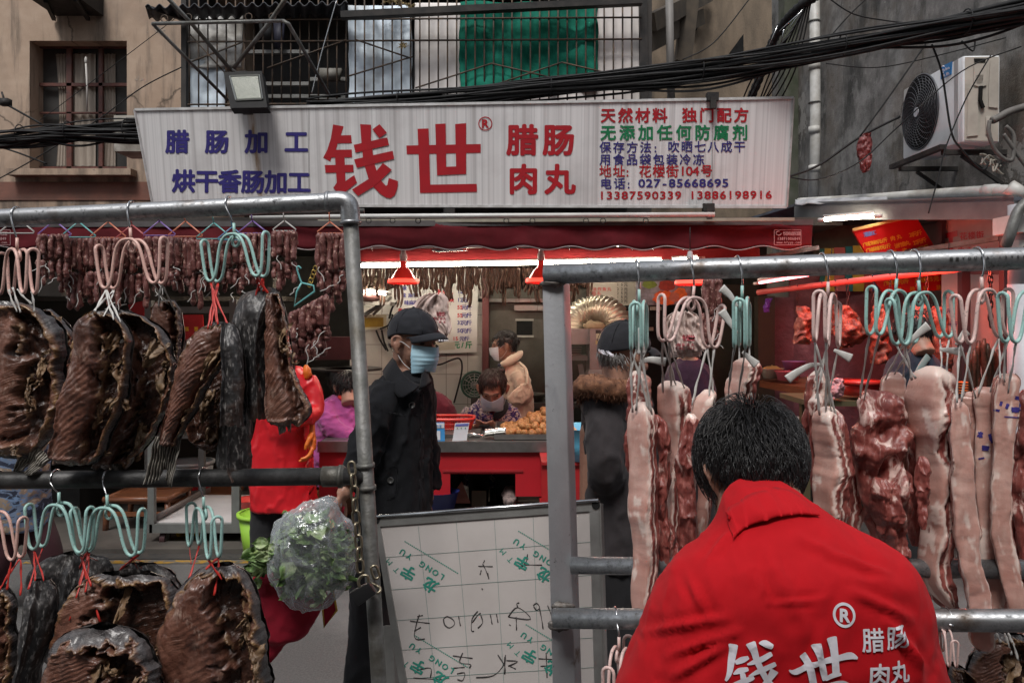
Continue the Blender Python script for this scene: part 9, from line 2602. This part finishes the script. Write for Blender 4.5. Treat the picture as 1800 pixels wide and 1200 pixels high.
# ================= person in patterned coat at the left edge
Yc_ = 4.4
pc = person('person in a blue and brown mottled coat at the left edge behind the fish',(P(20,0,Yc_).x,Yc_,0))
hc = P(15,606,Yc_); M = HM(-60,0)
mb = MB(); q = head(mb,hc,M,1.0); mb.tube([P(15,640,Yc_),P(14,720,Yc_),P(14,880,Yc_)],[.07,.13,.13],14)
hp_ = [P(-10,880,Yc_ - .05),P(45,880,Yc_ + .05)]; kn = [P(0,975,Yc_ - .06),P(78,960,Yc_ + .02)]; ft = [Vector((P(-20,0,Yc_).x,Yc_ - .06,.07)),Vector((P(92,0,Yc_).x,Yc_ + .05,.07))]
legs(mb,hp_,kn,ft,(.075,.055,.045)); mb.remesh(.011,4); mb.build('body',SKN,pc)
hair_strands(pc,q,M,1.0,600,HAIR,-.06,41,(0,-.05,.09),.05,.002,.006)
k = NT('mottled coat print',.8,0,.2)
v1 = k.noise(9,k.scale((1,1,1.8)),det=5,dist=.6); v2 = k.noise(13,k.scale((1,1,2)),det=5,dist=.5)
c = k.ramp(v1,[(.4,(.025,.03,.05)),(.46,(.12,.16,.24)),(.54,(.22,.17,.13)),(.62,(.34,.27,.21))],'CONSTANT')
k.col(k.mix(k.ramp(v2,[(.57,0.),(.59,.85)]),c,(.13,.2,.32))).bump(k.noise(14),.3,.008)
mb = MB(); torso(mb,[(640,-14,44,.08),(660,-34,62,.12),(700,-46,74,.15),(780,-52,80,.16),(850,-54,80,.17),(905,-52,82,.17),(928,-48,84,.16)],Yc_,.15,2.4)
mb.tube(smooth_path([P(50,680,Yc_ - .1),P(62,740,Yc_ - .16),P(66,810,Yc_ - .12)],5),lambda t: .075 - .02 * t,14)
cloth(mb,'mottled_coat',k.m,pc,.013,4,.01,8,21)
mb = MB(); legs(mb,hp_,kn,[Vector((f.x,f.y,.05)) for f in ft],(.1,.085,.07)); mb.remesh(.014,3); mb.build('trousers',fabric('plum trousers',(.045,.015,.02)),pc)
shoes(pc,[(f.x,f.y) for f in ft],(1,-.2,0))
# ================= dark jacketed person in the right stall, and plum sweater
Yd = 4.55
pd_ = person('person in a dark navy jacket bending behind the teal hanger pair in the right stall',(P(1612,0,Yd).x,Yd + .1,0))
hc = P(1604,586,Yd); M = HM(10,-25)
mb = MB(); q = head(mb,hc,M,1.0); mb.tube([P(1606,620,Yd),P(1612,680,Yd),P(1612,800,Yd)],[.07,.13,.13],14)
z_ = P(0,800,Yd).z; hp_ = [Vector((P(1595,0,Yd).x,Yd,z_)),Vector((P(1635,0,Yd).x,Yd,z_))]; ft = [Vector((h.x,Yd + .05,.07)) for h in hp_]
legs(mb,hp_,[L2(a,b,.5) for a,b in zip(hp_,ft)],ft,(.075,.055,.045)); mb.remesh(.011,4); mb.build('body',SKN,pd_)
hair_strands(pd_,q,M,1.0,1200,HAIR,-.09,45,(0,-.05,.09),.06,.002,.008)
NAV = fabric('navy quilted',(.02,.028,.045),(.014,.02,.032))
mb = MB(); torso(mb,[(614,1590,1622,.07),(628,1572,1640,.12),(655,1560,1656,.15),(700,1556,1660,.16),(800,1560,1660,.16)],Yd,.15,2.4); cloth(mb,'jacket',NAV,pd_,.012,4,.012,9,23)
mb = MB(); mb.tube(smooth_path([P(1632,626,Yd - .14),P(1616,650,Yd - .19),P(1600,690,Yd - .2)],6),.02,8,flat=(.3,(0,1,0))); mb.build('apron_strap',mat('grey green strap',(.16,.22,.21)),pd_)
mb = MB(); legs(mb,hp_,[L2(a,b,.5) for a,b in zip(hp_,ft)],[Vector((f.x,f.y,.05)) for f in ft],(.1,.085,.07)); mb.build('trousers',DKTR,pd_)
shoes(pd_,[(f.x,f.y) for f in ft],(0,1,0))
Yv = 4.6
pv = person('person in a plum knitted sweater mostly hidden behind the printed plastic bags',(P(1212,0,Yv).x,Yv,0))
hc = P(1208,600,Yv); M = HM(170,-5)
mb = MB(); q = head(mb,hc,M,.95); mb.tube([P(1210,630,Yv),P(1212,690,Yv),P(1212,800,Yv)],[.07,.13,.13],14)
z_ = P(0,800,Yv).z; hp_ = [Vector((P(1195,0,Yv).x,Yv,z_)),Vector((P(1230,0,Yv).x,Yv,z_))]; ft = [Vector((h.x,Yv,.07)) for h in hp_]
legs(mb,hp_,[L2(a,b,.5) for a,b in zip(hp_,ft)],ft,(.075,.055,.045)); mb.remesh(.011,4); mb.build('body',SKN,pv)
hair_strands(pv,q,M,.95,500,HAIR,-.06,49,(0,-.05,.09),.05,.002,.006)
mb = MB(); torso(mb,[(630,1192,1228,.07),(645,1176,1246,.12),(680,1168,1254,.15),(740,1168,1254,.16),(820,1170,1254,.16)],Yv,.15,2.4); cloth(mb,'sweater',fabric('plum knit',(.03,.008,.022),(.02,.005,.014),120,.8),pv,.012,4,.012,9,27)
mb = MB(); legs(mb,hp_,[L2(a,b,.5) for a,b in zip(hp_,ft)],[Vector((f.x,f.y,.05)) for f in ft],(.1,.085,.07)); mb.build('trousers',DKTR,pv)
shoes(pv,[(f.x,f.y) for f in ft],(0,-1,0))
mb = MB(); torso(mb,[(688,760,768,.04),(697,756,784,.08),(710,752,796,.1),(724,752,804,.1),(750,752,806,.1)],6.2,.1,2.2,30,20); mb.remesh(.014,4); mb.disp(wrinkle(.016,9,seed=6))
tag(mb.build('folded_coat',fabric('maroon coat',(.16,.03,.05),(.1,.02,.035),300,.5)),'crumpled maroon coat heaped behind the red plastic basket','coat')
mb = MB(); mb.box((P(778,0,6.2).x,6.22,P(0,750,6.2).z / 2),(.3,.3,P(0,750,6.2).z)); tag(mb.build('crate',DARKM,smooth=False),'dark crate under the crumpled maroon coat','crate')
